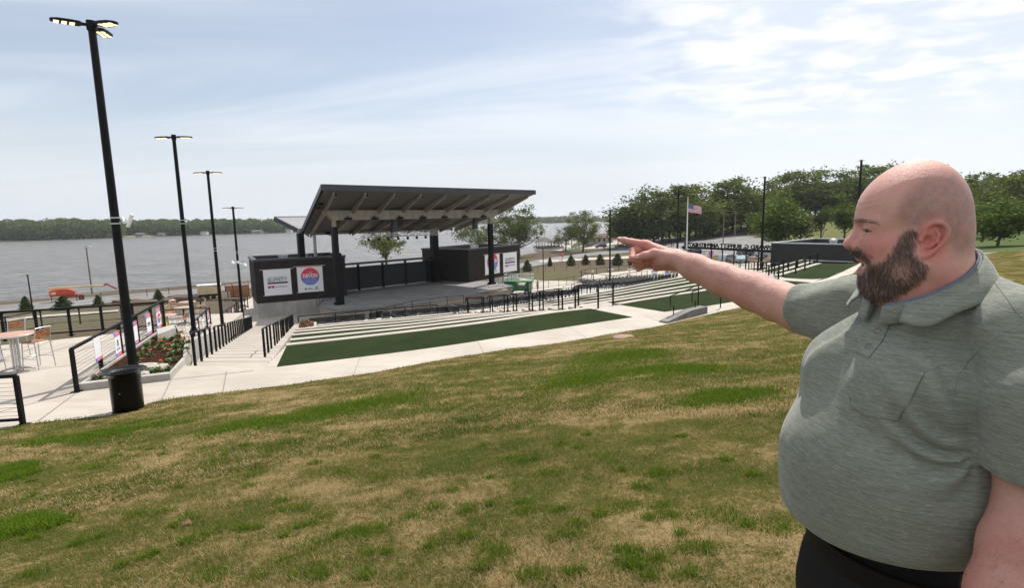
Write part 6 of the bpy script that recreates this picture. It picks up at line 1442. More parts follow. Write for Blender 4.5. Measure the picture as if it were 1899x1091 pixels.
shore('far_woods', s3, [P(x, y, p.y).z-LAKE for x, y, p in zip((560, 700, 900, 1010, 1130, 1300), (407, 405, 402, 400.5, 399.5, 397), s3)], 'hazy blue wooded hills at the far end of the lake', 420, 'leaf_far', 2.6, 260, 43, (9, 15))
mat('far_bank', (0.16, 0.15, 0.07), .95, 0, .3, .05)
for nm_, s in (('far_shore', s1+s2[1:]), ('far_hills', s3)):
    mb = MB(); a = [Vector((p.x, p.y, LAKE-.5)) for p in s]; b = [p+Vector((p.x, p.y, 0)).normalized()*14+Vector((0, 0, 2.2)) for p in a]; c = [p+Vector((p.x, p.y, 0)).normalized()*500+Vector((0, 0, 6)) for p in b]; ribbon(mb, a, b); ribbon(mb, b, c); tag(mb.build(nm_, 'far_bank'), kind='structure')
def house(label, x, yb, w, h, roof='roof_shingle', D=None, wallm='white_paint', sc_=1.0):
    p = lw(x, yb); p = p+Vector((p.x, p.y, 0)).normalized()*-6; p.z = LAKE+.8; t = thing('house', label, 'house', tuple(p), R_(-10)); d = w*.6
    mb = MB(); mb.box((0, 0, h/2), (w, d, h)); mb.add([(-w/2, -d/2, h), (-w/2, d/2, h), (-w/2, 0, h*1.45), (w/2, -d/2, h), (w/2, d/2, h), (w/2, 0, h*1.45)], [(0, 2, 1), (3, 4, 5)]); mb.build('wall', wallm, t)
    mb = MB(); e = .6; mb.prism([(-w/2-e, -d/2-e, h), (w/2+e, -d/2-e, h), (w/2+e, 0, h*1.48), (-w/2-e, 0, h*1.48)], .25); mb.prism([(-w/2-e, d/2+e, h), (w/2+e, d/2+e, h), (w/2+e, 0, h*1.48), (-w/2-e, 0, h*1.48)], .25); mb.build('roof', roof, t)
    for k in range(3): mb = MB(); mb.box((-w*.3+w*.3*k, -d/2-.03, h*.55), (w*.12, .06, h*.3)); mb.build('window', 'glass_dark', t)
    return t
mat('house_grey', (0.28, 0.27, 0.26), .8)
house('grey lakeside house just right of the promontory on the far shore', 262, 439.5, 11, 3.2, wallm='house_grey')
house('white lakeside house left of the third lamp post on the far shore', 380, 436, 9, 3.0)
house('grey roofed low house near the water on the far shore, left of the stage roof', 478, 433.5, 14, 3.0, wallm='house_grey')
house('small white house farthest right on the far shore beside the stage roof', 537, 431.8, 8, 2.8)
house('low brown house on the far shore behind the nearest lamp post', 300, 438.3, 8, 2.6, wallm='house_grey')
shore('woods', [Vector((75, 330, 0)), Vector((105, 300, 0)), Vector((150, 275, 0)), Vector((190, 235, 0)), Vector((235, 190, 0))], [25, 27, 30, 31, 30], 'dense dark woodland closing the view behind the trees of the hill', 150, 'leaf_dark', .8, 50, 44, (4, 6))
# gazebo, dock and park buildings on the near shore
def hiproof(mb, c, w, d, z0, h, top=.12):
    x, y = c; a = [(x-w/2, y-d/2, z0), (x+w/2, y-d/2, z0), (x+w/2, y+d/2, z0), (x-w/2, y+d/2, z0)]; b = [(x-w*top, y-d*top, z0+h), (x+w*top, y-d*top, z0+h), (x+w*top, y+d*top, z0+h), (x-w*top, y+d*top, z0+h)]
    mb.add(a+b, [(0, 1, 5, 4), (1, 2, 6, 5), (2, 3, 7, 6), (3, 0, 4, 7), (4, 5, 6, 7), (3, 2, 1, 0)])
p = P(1015, 461, 235); gz = thing('gazebo', 'grey roofed gazebo on a pier over the lake', 'gazebo', (p.x, p.y, LAKE+.7), R_(8)); mb = MB(); hiproof(mb, (-1, 0), 7.6, 7, 2.9, 2.2, .05); hiproof(mb, (3.6, 2), 5.6, 6, 2.6, 1.7, .05); mb.build('roof', 'roof_shingle', gz)
mb = MB()
for x in (-4.3, -1.7, 1, 2.6, 5.8):
    for y in (-3, 3): mb.box((x, y, 1.45), (.2, .2, 2.9))
mb.build('post', 'black_metal', gz); mb = MB(); mb.box((.5, 0, .1), (12, 8, .3)); mb.box((.5, -3.9, .8), (12, .1, .5)); mb.box((.5, 3.9, .8), (12, .1, .5)); mb.build('floor', 'pole_wood', gz)
mb = MB()
for k in range(9): mb.bar(P(985+3*k, 474-1.0*k, 190+4*k)+Vector((0, 0, .3)), P(988+3*k, 473-1.0*k, 194+4*k)+Vector((0, 0, .3)), .12, .1)
tag(mb.build('boom_line', 'pole_wood'), 'thin floating barrier in the water left of the gazebo', 'float line')
p = P(1080, 452, 245); pv = thing('picnic_pavilion', 'flat roofed open park shelter behind the open crowned tree', 'shelter', (p.x, p.y, ground(p.x, p.y)-.2), R_(-4)); mb = MB(); mb.box((0, 0, 4.0), (10.5, 7, .4)); mb.build('roof', 'roof_shingle', pv); mb = MB()
for x in (-4.8, -1.6, 1.6, 4.8):
    for y in (-3, 3): mb.box((x, y, 2), (.3, .3, 4))
mb.build('post', 'tan_steel', pv)
p = P(1115, 451, 250); hb = thing('park_building', 'low pale building with brown gable roof behind the deck lamp post', 'building', (p.x, p.y, ground(p.x, p.y)-.2), R_(-4)); mb = MB(); mb.box((0, 0, 1.6), (9.5, 6, 3.2)); mb.build('wall', mat('pale_wall', (.5, .46, .42), .8), hb)
mb = MB(); mb.prism([(-6, -4, 3.0), (6, -4, 3.0), (6, 0, 4.6), (-6, 0, 4.6)], .2); mb.prism([(-6, 4, 3.0), (6, 4, 3.0), (6, 0, 4.6), (-6, 0, 4.6)], .2); mb.build('roof', mat('brown_roof', (.11, .07, .055), .8), hb)
for k in range(4): mb = MB(); mb.box((-3.5+2.3*k, -3.04, 1.7), (.9, .08, 1.5)); mb.build('window', 'glass_dark', hb)
for k, (x, y, Y, w, lb) in enumerate(((1240, 442, 180, 3.6, 'small dark shelter on the grass left of the flagpole'),)):
    b = land_at(x, y, Y); mb = MB()
    for dx in (-1.3, 1.3):
        for dy in (-1, 1): mb.box(b+Vector((dx, dy, 1.2)), (.2, .2, 2.4))
    mb.box(b+Vector((0, 0, 2.5)), (w, 3, .3)); tag(mb.build('shelter', 'black_metal'), lb, 'shelter')
mb = MB(); b = land_at(1253, 464, 105); mb.box(b+Vector((0, 0, 1.7)), (.5, .08, .75)); mb.bar(b, b+Vector((0, .05, 2)), .08, .08); tag(mb.build('notice_sign', 'sign_white'), 'small white notice on the mast left of the flagpole', 'sign')
mb = MB(); b = land_at(1043, 481, 140); mb.lathe(b+Vector((0, 0, 1.9)), [(0, 0), (.35, .1), (.42, .35), (.35, .6), (0, .7)], 8); mb.bar(b, b+Vector((0, 0, 2)), .08, .08); tag(mb.build('stop_sign', 'sign_red'), 'red stop sign beside the road near the gazebo', 'road sign')
mb = MB(); b = land_at(1265, 450, 130)
# ================================================================ PEOPLE
def nets(fn, lo, hi, h):
    """surface nets on a signed distance function, evaluated only near the surface"""
    lo = np.array(lo, float); n = np.ceil((np.array(hi)-lo)/h).astype(int); B = 8; nb = -(-n//B); n = nb*B
    V = np.empty(tuple(n+1), np.float32)
    bc = np.stack(np.meshgrid(*[(np.arange(k)+.5)*B*h+lo[i] for i, k in enumerate(nb)], indexing='ij'), -1)
    cv = fn(bc.reshape(-1, 3)).reshape(tuple(nb)); V[:] = np.kron(cv, np.ones((B, B, B)))[tuple(slice(None) for _ in 'xyz')].repeat(1, 0)[:n[0], :n[1], :n[2]].shape and 1
    big = np.repeat(np.repeat(np.repeat(cv, B, 0), B, 1), B, 2); V[:-1, :-1, :-1] = big; V[-1] = V[-2]; V[:, -1] = V[:, -2]; V[:, :, -1] = V[:, :, -2]
    act = np.argwhere(np.abs(cv) < B*h*1.35); off = np.stack(np.meshgrid(*[np.arange(B+1)]*3, indexing='ij'), -1).reshape(-1, 3)
    for s in range(0, len(act), 400):
        I = (act[s:s+400, None, :]*B+off[None]).reshape(-1, 3); V[I[:, 0], I[:, 1], I[:, 2]] = fn(lo+I*h)
    ins = V < 0; cs = [ins[i:n[0]+i, j:n[1]+j, k:n[2]+k] for i in (0, 1) for j in (0, 1) for k in (0, 1)]
    allv = np.logical_and.reduce(cs); anyv = np.logical_or.reduce(cs); cell = np.argwhere(anyv & ~allv); cid = -np.ones(tuple(n), np.int64); cid[cell[:, 0], cell[:, 1], cell[:, 2]] = np.arange(len(cell))
    acc = np.zeros((len(cell), 3)); cnt = np.zeros(len(cell)); O = [(i, j, k) for i in (0, 1) for j in (0, 1) for k in (0, 1)]
    for a in O:
        for ax in range(3):
            if a[ax]: continue
            b = list(a); b[ax] = 1; va = V[cell[:, 0]+a[0], cell[:, 1]+a[1], cell[:, 2]+a[2]]; vb = V[cell[:, 0]+b[0], cell[:, 1]+b[1], cell[:, 2]+b[2]]; m = (va < 0) != (vb < 0)
            t = np.where(m, va/np.where(m, va-vb, 1), 0); p = np.array(a, float)+np.zeros((len(cell), 3)); p[:, ax] += t; acc[m] += p[m]; cnt[m] += 1
    P_ = lo+(cell+acc/cnt[:, None])*h; F = []
    for ax in range(3):
        u, v = [(1, 2), (2, 0), (0, 1)][ax]; sl = [slice(None)]*3; sh = list(sl); sl[ax] = slice(0, n[ax]); sh[ax] = slice(1, n[ax]+1)
        e = np.argwhere(ins[tuple(sl)] != ins[tuple(sh)]); e = e[(e[:, u] > 0) & (e[:, v] > 0) & (e[:, u] < n[u]) & (e[:, v] < n[v])]
        du = np.zeros(3, int); du[u] = 1; dv = np.zeros(3, int); dv[v] = 1; q = [e-du-dv, e-dv, e, e-du]; f = np.stack([cid[x[:, 0], x[:, 1], x[:, 2]] for x in q], -1); s = ins[e[:, 0], e[:, 1], e[:, 2]]
        f = np.where(s[:, None], f, f[:, ::-1]); F.append(f)
    return P_, np.concatenate(F)
def relax(V, F, it=1, k=.5):
    for _ in range(it):
        S = np.zeros_like(V); c = np.zeros(len(V))
        for a, b in ((0, 1), (1, 2), (2, 3), (3, 0)):
            np.add.at(S, F[:, a], V[F[:, b]]); np.add.at(S, F[:, b], V[F[:, a]]); np.add.at(c, F[:, a], 1); np.add.at(c, F[:, b], 1)
        V = V*(1-k)+k*S/np.maximum(c, 1)[:, None]
    return V
def smin(a, b, k):
    h = np.clip(.5+.5*(b-a)/k, 0, 1); return b*(1-h)+a*h-k*h*(1-h)
def smax(a, b, k): return -smin(-a, -b, k)
def ell(p, c, r):
    q = (p-np.array(c))/np.array(r); k0 = np.linalg.norm(q, axis=1); k1 = np.linalg.norm(q/np.array(r), axis=1); return k0*(k0-1)/np.maximum(k1, 1e-6)
def sph(p, c, r): return np.linalg.norm(p-np.array(c), axis=1)-r
def cap(p, a, b, ra, rb=None):
    a, b = np.array(a, float), np.array(b, float); rb = ra if rb is None else rb; d = b-a; t = np.clip(((p-a)@d)/(d@d), 0, 1); return np.linalg.norm(p-(a+t[:, None]*d), axis=1)-(ra+(rb-ra)*t)
def chain(p, pts, rs, k=.01):
    o = None
    for i in range(len(pts)-1):
        c = cap(p, pts[i], pts[i+1], rs[i], rs[i+1]); o = c if o is None else smin(o, c, k)
    return o
def project(V):
    R = np.array(CR); c = np.asarray(V)@R; return CW/2-FPX*c[:, 0]/c[:, 2], CH/2+FPX*c[:, 1]/c[:, 2]
def polysd(x, y, poly):
    """signed distance in photo pixels to a polygon, negative inside"""
    best = np.full(x.shape, 1e9); ins = np.zeros(x.shape, bool); n = len(poly)
    for i in range(n):
        (ax, ay), (bx, by) = poly[i], poly[(i+1) % n]; dx, dy = bx-ax, by-ay; t = np.clip(((x-ax)*dx+(y-ay)*dy)/(dx*dx+dy*dy+1e-9), 0, 1)
        best = np.minimum(best, np.hypot(x-ax-t*dx, y-ay-t*dy)); c = (ay > y) != (by > y); ins ^= c & (x < (bx-ax)*(y-ay)/(by-ay+1e-12)+ax)
    return np.where(ins, -best, best)
def wob(p, s, seed=0):
    rg = np.random.default_rng(seed); v = 0
    for o in range(4):
        d = rg.normal(0, 1, (2, 3)); d /= np.linalg.norm(d, axis=1)[:, None]; k = s*1.8**o; v = v+np.sin(p@d[0]*k+rg.uniform(0, 6))*np.sin(p@d[1]*k+rg.uniform(0, 6))/1.6**o
    return v/2

# ---- head frame: x forward, y to his left (towards the camera), z up
HO = np.array(P(1700, 430, 1.02)); haz = R_(-64); hf = np.array([math.sin(haz), math.cos(haz), 0]); hl = np.array([-hf[1], hf[0], 0]); hu = np.array([0, 0, 1.])
_t = R_(2.0); HR = np.stack([hf*math.cos(_t)-hu*math.sin(_t), hl, hu*math.cos(_t)+hf*math.sin(_t)], 1)          # columns: axes in world
def h2w(p): return HO+np.asarray(p, float)@HR.T
def w2h(p): return (p-HO)@HR
_hx = [(-.0105, -.012, .0028), (-.009, .006, .0036), (-.015, .018, .0042), (-.027, .0225, .0044), (-.038, .0165, .0044), (-.0435, .003, .0044), (-.042, -.012, .0042), (-.036, -.027, .0040), (-.028, -.040, .0046), (-.019, -.0475, .0060), (-.0115, -.046, .0058), (-.0085, -.035, .0040)]
_e3 = smooth_poly([(a, b, c*100) for a, b, c in _hx], 4); EARP = [(v.x, .071+(.006-v.x)*.36, v.y) for v in _e3]; EARR = [v.z/100 for v in _e3]
def head_sdf(p):
    q = p.copy(); q[:, 1] = np.abs(q[:, 1])
    d = ell(p, (.003, 0, .044), (.080, .077, .090)); d = smin(d, ell(p, (.034, 0, .042), (.060, .064, .054)), .035)
    d = smin(d, ell(p, (-.024, 0, .010), (.050, .067, .072)), .03)
    d = smin(d, ell(p, (.034, 0, -.018), (.062, .060, .074)), .03)
    d = smin(d, cap(q, (.0725, 0, .0235), (.0640, .042, .0205), .0245, .0190), .012)
    d = smin(d, ell(q, (.052, .044, -.020), (.032, .024, .022)), .02)
    d = smin(d, ell(q, (.026, .048, -.052), (.046, .026, .042)), .025)
    d = smin(d, cap(q, (-.008, .052, -.058), (.048, .028, -.098), .030, .026), .025); d = smin(d, sph(p, (.060, 0, -.092), .026), .02)
    d = smin(d, ell(p, (.060, 0, -.050), (.029, .034, .032)), .015)
    # eye sockets, lids
    d = smax(d, -ell(q, (.101, .034, .0095), (.018, .021, .0115)), .010)
    lid = sph(q, (.0745, .033, .0085), .0152); slit = np.maximum(np.abs(q[:, 2]-.0080+.18*np.abs(q[:, 1]-.033))-.0019, .072-q[:, 0]); slit = np.maximum(slit, np.abs(q[:, 1]-.035)-.0165)
    d = smin(d, lid, .005); d = smax(d, -slit, .0015)
    # nose
    nose = cap(p, (.088, 0, .010), (.1020, 0, -.012), .0100, .0112); nose = smin(nose, ell(p, (.1045, 0, -.0190), (.0145, .0130, .0115)), .005); nose = smin(nose, ell(q, (.0915, .0155, -.0225), (.0145, .0078, .0105)), .003)
    d = smin(d, nose, .009); d = smax(d, -ell(q, (.099, .0075, -.0345), (.008, .0042, .006)), .002)
    d = smax(d, -cap(q, (.083, .0265, -.028), (.074, .036, -.046), .0015, .0015), .006)      # nasolabial fold
    # mouth, slightly open
    d = smin(d, cap(q, (.0870, 0, -.0495), (.078, .023, -.0555), .0070, .0040), .006); d = smin(d, cap(q, (.0850, 0, -.0710), (.076, .021, -.063), .0082, .0045), .006)
    d = smax(d, -ell(p, (.092, 0, -.0595), (.022, .0215, .0055)), .003)
    # neck and the fold under the jaw
    d = smin(d, cap(p, (-.016, 0, -.02), (-.040, 0, -.22), .064, .078), .03); d = smin(d, ell(p, (.008, 0, -.118), (.062, .058, .034)), .03)
    # ears
    e = q-np.array([.017, 0, 0]); _x, _z = (e[:, 0]+.026)/.88, (e[:, 2]+.012)/.88; e = np.stack([_x*.968+_z*.25-.026, e[:, 1], -_x*.25+_z*.968-.012], 1); yo = lambda x: .071+(.006-x)*.36
    pts = EARP; ear = chain(e, pts, EARR, .002)
    ear = smin(ear, ell(e, (-.026, yo(-.026)-.0065, -.010), (.0165, .0035, .030)), .004)
    ah = [(x, yo(x)-.001, z) for x, z in ((-.024, .010), (-.032, -.001), (-.032, -.014), (-.025, -.026), (-.017, -.031))]; ear = smin(ear, chain(e, ah, [.0020, .0028, .0030, .0028, .0020], .003), .0025)
    ear = smin(ear, sph(e, (-.008, .076, -.017), .0048), .004); 
    d = smin(d, ear, .004); d = smax(d, -ell(e, (-.0175, yo(-.0175)+.002, -.015), (.0080, .0090, .0115)), .002)
    # lines: forehead and crow's feet
    g_ = q[:, 0]; d = d+.00028*np.sin(q[:, 2]*560+2*np.sin(q[:, 1]*60))*np.clip((q[:, 0]-.05)*40, 0, 1)*np.clip(1-np.abs(q[:, 2]-.055)*45, 0, 1)
    return d
BEARD = [(1690, 418), (1699, 428), (1695, 450), (1694, 468), (1704, 480), (1720, 492), (1712, 512), (1680, 538), (1645, 556), (1612, 556), (1590, 536), (1578, 518), (1580, 505), (1594, 503), (1606, 497), (1609, 487), (1596, 481), (1582, 479), (1576, 466), (1584, 459), (1597, 462), (1606, 471), (1613, 484), (1622, 491), (1636, 487), (1648, 473), (1660, 458), (1670, 441), (1679, 428)]
STUB = [(1666, 398), (1676, 366), (1696, 344), (1726, 326), (1770, 316), (1802, 335), (1818, 370), (1818, 440), (1806, 468), (1768, 476), (1758, 430), (1745, 406), (1715, 406), (1702, 424), (1686, 424)]
def mirrored_px(Hp):
    q = Hp.copy(); q[:, 1] = np.abs(q[:, 1]); return project(h2w(q))
def beardmask(Hp, soft=4.0):
    x, y = mirrored_px(Hp); m = np.clip(.5-polysd(x, y, BEARD)/soft, 0, 1)
    return m*np.clip((Hp[:, 0]+.03)*60, 0, 1)*np.clip((.02-Hp[:, 2])*80, 0, 1)
def head_full(p): d = head_sdf(p); near = np.abs(d) < .03; b = np.zeros(len(p)); b[near] = beardmask(p[near], 9.0); return d-.0035*b
HV, HF = nets(head_full, (-.14, -.11, -.24), (.135, .11, .145), .0021); HV = relax(HV, HF, 1, .35)
hw = h2w(HV)
# ---- torso frame
TO = np.array([.79, 1.03, 0]); taz = R_(-98); tf_ = np.array([math.sin(taz), math.cos(taz), 0]); tl_ = np.array([-tf_[1], tf_[0], 0]); TR = np.stack([tf_, tl_, hu], 1)
def w2t(p): return (p-TO)@TR
def t2w(p): return TO+np.asarray(p, float)@TR.T
def PA(x, y, Y): return np.array(P(x, y, Y))
SHR = t2w((-.02, -.185, -.225)); SHL = t2w((-.02, .185, -.235))
RARM = [SHR, PA(1545, 588, 1.27), PA(1490, 576, 1.335), PA(1440, 558.5, 1.40), PA(1400, 542, 1.46), PA(1340, 519, 1.54), PA(1290, 497.5, 1.60), PA(1256, 481.5, 1.65)]; RR = [.066, .062, .0565, .0505, .0500, .0455, .0385, .0310]
LARM = [SHL, PA(1950, 760, .80), PA(1938, 860, .79), PA(1928, 950, .78), PA(1905, 1020, .76), PA(1872, 1110, .74), PA(1840, 1200, .705), PA(1815, 1275, .68)]; LR = [.068, .066, .061, .054, .056, .051, .040, .030]
def hand_r(p):
    W_ = PA(1250, 480, 1.66); M = {'i': PA(1198, 455, 1.70), 'm': PA(1201, 466, 1.712), 'r': PA(1204, 479, 1.715), 'p': PA(1208, 490, 1.713)}
    d = cap(p, W_, M['i'], .027, .0155)
    for k in 'mrp': d = smin(d, cap(p, PA(1250, 482, 1.665), M[k], .027, .0145 if k != 'p' else .013), .012)
    d = smin(d, cap(p, PA(1244, 489, 1.665), PA(1218, 494, 1.69), .020, .016), .012)
    # index, pointing
    d = smin(d, chain(p, [M['i'], PA(1171, 449.3, 1.725), PA(1158, 446.0, 1.74), PA(1148.5, 443.8, 1.75)], [.0155, .0118, .0104, .0084], .005), .009)
    f = chain(p, [M['m'], PA(1174, 465.5, 1.705), PA(1172.5, 480, 1.675), PA(1186, 485.5, 1.668)], [.0140, .0125, .0110, .0090], .004); d = smin(d, f, .005)
    f = chain(p, [M['r'], PA(1178, 479, 1.712), PA(1178.5, 490, 1.685), PA(1190, 491.5, 1.675)], [.0130, .0115, .0103, .0085], .004); d = smin(d, f, .0035)
    f = chain(p, [M['p'], PA(1184, 492, 1.712), PA(1183.5, 498.5, 1.69), PA(1193, 496, 1.682)], [.0120, .0098, .0088, .0078], .004); d = smin(d, f, .003)
    t = chain(p, [PA(1240, 478, 1.645), PA(1213, 470, 1.640), PA(1196, 474.3, 1.638), PA(1182, 477.2, 1.642)], [.022, .0150, .0122, .0100], .006); t = smin(t, ell(p, PA(1231, 483, 1.648), (.034, .022, .021)), .012)
    return smin(d, t, .006)
WL = LARM[-1]
def hand_l(p):
    a = np.array([-.10, -.10, -.985]); a /= np.linalg.norm(a); s = np.array([-.75, .6, .03]); s /= np.linalg.norm(s); n_ = np.cross(a, s); d = None; K = []
    for k in range(4):
        b = WL+a*.088+s*(.032-.021*k); c = cap(p, WL+s*(.012-.008*k), b, .020, .0115); d = c if d is None else smin(d, c, .01)
        L = (.040, .046, .042, .032)[k]; d = smin(d, chain(p, [b, b+a*L+n_*.006, b+a*L*1.6+n_*.018, b+a*L*2.05+n_*.030], [.0112, .0100, .0090, .0078], .003), .003)
    return smin(d, chain(p, [WL+a*.015+s*.018, WL+a*.052+s*.048+n_*.01, WL+a*.082+s*.056+n_*.016, WL+a*.105+s*.052+n_*.02], [.017, .0135, .0115, .009], .004), .008)
def rarm(p):
    d = chain(p, RARM, RR, .02); d = smin(d, hand_r(p), .012); e = RARM[3]
    return d+.0010*np.clip(1-np.abs(np.linalg.norm(p-(RARM[3]+RARM[4])/2, axis=1)-.0)/.06, 0, 1)*np.sin(((p-e)@np.array([.7, .3, .6]))*170)
def larm(p): return smin(chain(p, LARM, LR, .02), hand_l(p), .012)
def bbx(pts, m): a = np.array(pts); return a.min(0)-m, a.max(0)+m
lo, hi = bbx(RARM+[PA(1144, 443, 1.76)], .075); RV, RF = nets(rarm, lo, hi, .0029); 
lo, hi = bbx(LARM+[WL+np.array([-.05, -.05, -.22])], .08); LV, LF_ = nets(larm, lo, hi, .004)
# fine pass for the pointing hand is part of the same field: smooth once
RV = relax(RV, RF, 1, .3); LV = relax(LV, LF_, 1, .3)
NB = w2t((h2w((-.045, 0, -.17))+np.array([-.8, .6, 0])*.033).reshape(1, 3))[0]
def core(p):
    q = w2t(p); d = ell(q, (.0, 0, -.34), (.12, .14, .15)); d = smin(d, ell(q, (.02, 0, -.55), (.14, .15, .18)), .03); d = smin(d, cap(q, (-.03, -.13, -.25), (-.03, .13, -.25), .035), .03); return smin(d, cap(q, (NB[0]+.004, NB[1], -.170), (NB[0]+.016, NB[1], -.225), .064, .048), .01)
lo, hi = bbx([t2w((-.3, -.3, -.85)), t2w((.3, .3, -.02)), t2w((-.3, .3, -.85)), t2w((.3, -.3, -.02))], .02); CV, CF = nets(core, lo, hi, .012); CV = relax(CV, CF, 1)
Vs = [hw, RV, LV, CV]; Fs = [HF, RF, LF_, CF]; o_ = 0; FF = []
for v, f in zip(Vs, Fs): FF.append(f+o_); o_ += len(v)
BV = np.concatenate(Vs); BF = np.concatenate(FF)
# colour of the skin itself: redder nose, cheeks, ears and knuckles, beard and clipped hair roots, lips, freckled forearms
base = np.array([.63, .385, .31]); col = np.tile(base, (len(BV), 1)); nH = len(hw)
H = HV; Hq = H.copy(); Hq[:, 1] = np.abs(Hq[:, 1])
def blob(c, r): return np.clip(1-np.linalg.norm((Hq-np.array(c))/np.array(r), axis=1), 0, 1)
red = .9*blob((.098, .006, -.018), (.03, .024, .026))+1.25*blob((.06, .05, -.02), (.055, .04, .042))+1.0*np.clip(blob((-.010, .083, -.012), (.036, .026, .052))*1.8, 0, 1)+.45*blob((-.02, .07, -.10), (.07, .05, .07))+.25*blob((.0, .03, .11), (.1, .1, .05))
mott = np.clip(.5+.5*wob(H, 90, 3), 0, 1)
hc = base*(1-.35*np.clip(red, 0, 1)[:, None]*np.array([.10, 1.05, 1.0])); hc *= (1-(.16*mott+.10*np.clip(.5+.6*wob(H, 240, 13), 0, 1))[:, None]*np.array([.25, 1, .95]))
x, y = mirrored_px(H); st = np.clip(.5-polysd(x, y, STUB)/22, 0, 1)*np.clip((.075-H[:, 0])*30, 0, 1); bm = beardmask(H, 9.0); hairy = np.zeros(len(BV)); hairy[:nH] = np.maximum(st*.85, bm*.70)
lip = np.clip(1.6*np.maximum(1-np.linalg.norm((Hq-np.array([.088, .006, -.051]))/np.array([.012, .022, .0055]), axis=1), 1-np.linalg.norm((Hq-np.array([.087, .005, -.0695]))/np.array([.013, .021, .0075]), axis=1)), 0, 1); hc = hc*(1-lip[:, None])+np.array([.44, .17, .15])*lip[:, None]
inm = np.clip(1-np.linalg.norm((H-np.array([.075, 0, -.0595]))/np.array([.013, .024, .007]), axis=1), 0, 1) > .05; hc[inm] = (.10, .02, .02)
lidl = np.clip(1-np.abs(Hq[:, 2]-.0100+.18*np.abs(Hq[:, 1]-.033))/.0035, 0, 1)*(np.linalg.norm(Hq-np.array([.0745, .033, .0085]), axis=1) < .0185)*(Hq[:, 0] > .072); hc = hc*(1-.6*lidl[:, None])
col[:nH] = hc
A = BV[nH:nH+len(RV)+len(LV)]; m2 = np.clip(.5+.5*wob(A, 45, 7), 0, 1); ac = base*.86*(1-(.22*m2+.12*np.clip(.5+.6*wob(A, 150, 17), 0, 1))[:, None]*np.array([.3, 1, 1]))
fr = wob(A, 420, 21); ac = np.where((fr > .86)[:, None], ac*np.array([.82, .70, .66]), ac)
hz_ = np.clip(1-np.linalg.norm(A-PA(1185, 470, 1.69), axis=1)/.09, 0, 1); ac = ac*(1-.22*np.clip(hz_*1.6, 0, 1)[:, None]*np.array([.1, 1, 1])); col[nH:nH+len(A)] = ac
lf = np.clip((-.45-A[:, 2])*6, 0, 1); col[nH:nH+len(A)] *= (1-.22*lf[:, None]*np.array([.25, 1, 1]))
g = NT('skin'); at = g.n('ShaderNodeAttribute', attribute_name='tone').outputs['Color']; pore = g.noise(1400, 3, .6); fine = g.noise(220, 4, .65); hr = g.n('ShaderNodeAttribute', attribute_name='hairy').outputs['Fac']; rt = g.ramp(g.noise(1500, 3, .7), .36, .60); lgt = g.ramp(g.noise(60, 3, .6), .3, .7)
ck = g.mix(g.math('MULTIPLY', g.ramp(fine, .35, .7), .16), at, g.mix(1.0, at, (1.0, .70, .66), 'MULTIPLY')); ck = g.mix(g.math('MULTIPLY', hr, g.math('ADD', g.math('MULTIPLY', rt, .62), g.math('MULTIPLY', lgt, .22))), ck, (0.090, 0.080, 0.090))
g.set(col=ck, rough=g.math('ADD', .34, g.math('MULTIPLY', g.ramp(g.noise(500, 3), .3, .7), .2)), spec=.34, sss=.22); g.b.inputs['Subsurface Radius'].default_value = (.016, .006, .003); g.b.inputs['Subsurface Scale'].default_value = .5
b1 = g.bump(fine, .6, .0020); g.bump(pore, .8, .0008, b1)
GZ = hillz(float(TO[0]), float(TO[1]))
man = thing('person', 'bald bearded man in grey green polo shirt pointing towards the stage', 'person', (float(TO[0]), float(TO[1]), GZ))
Mi = np.array([float(TO[0]), float(TO[1]), GZ]); body = np_mesh('body', BV-Mi, BF, 'skin', man, True, {'tone': col, 'hairy': hairy})
from mathutils.bvhtree import BVHTree
hb_ = BVHTree.FromPolygons([Vector(v) for v in hw], [tuple(f) for f in HF])
# eyes, teeth, nails
def ball(mb, c, r, n=16, M=None):
    vs = []; m = n//2
    for i in range(m+1):
        for j in range(n):
            a, b = math.pi*i/m, 2*math.pi*j/n; v = Vector((math.sin(a)*math.cos(b)*r[0], math.sin(a)*math.sin(b)*r[1], math.cos(a)*r[2])); vs.append(Vector(c)+(M @ v if M is not None else v))
    return mb.add(vs, [(i*n+j, (i+1)*n+j, (i+1)*n+(j+1) % n, i*n+(j+1) % n) for i in range(m) for j in range(n)], True)
HM = Matrix([list(r) for r in HR])
mat('eye_white', (.36, .31, .29), .2, 0, .05, 50); mat('iris', (.05, .06, .07), .15); mat('tooth', (.62, .58, .50), .3); mat('nail', (.62, .42, .37), .3)
for s in (-1, 1):
    mb = MB(); ball(mb, Vector(h2w((.0745, .033*s, .0085))), (.0128,)*3, 24, HM); e_ = mb.build('eye', 'eye_white', man, True); mb = MB(); gd = Vector(h2w((.0745+.0095, .033*s+s*.0062, .0085))); ball(mb, gd, (.0036, .0052, .0056), 14, HM); mb.build('iris', 'iris', e_, True)
mb = MB(); mb.box(Vector(h2w((.076, 0, -.0560))), (.008, .032, .0055), M=HM); mb.build('teeth', 'tooth', man, True, .001)
nm_m = Matrix.Rotation(R_(-12), 3, 'Y'); mb = MB(); nc = P(1181.5, 476.2, 1.6335); ball(mb, nc, (.0085, .0022, .0062), 14, nm_m); mb.build('nail', 'nail', man, True)
mb = MB(); ball(mb, P(1148.5, 441.6, 1.745), (.0058, .005, .0022), 12); mb.build('nail', 'nail', man, True)
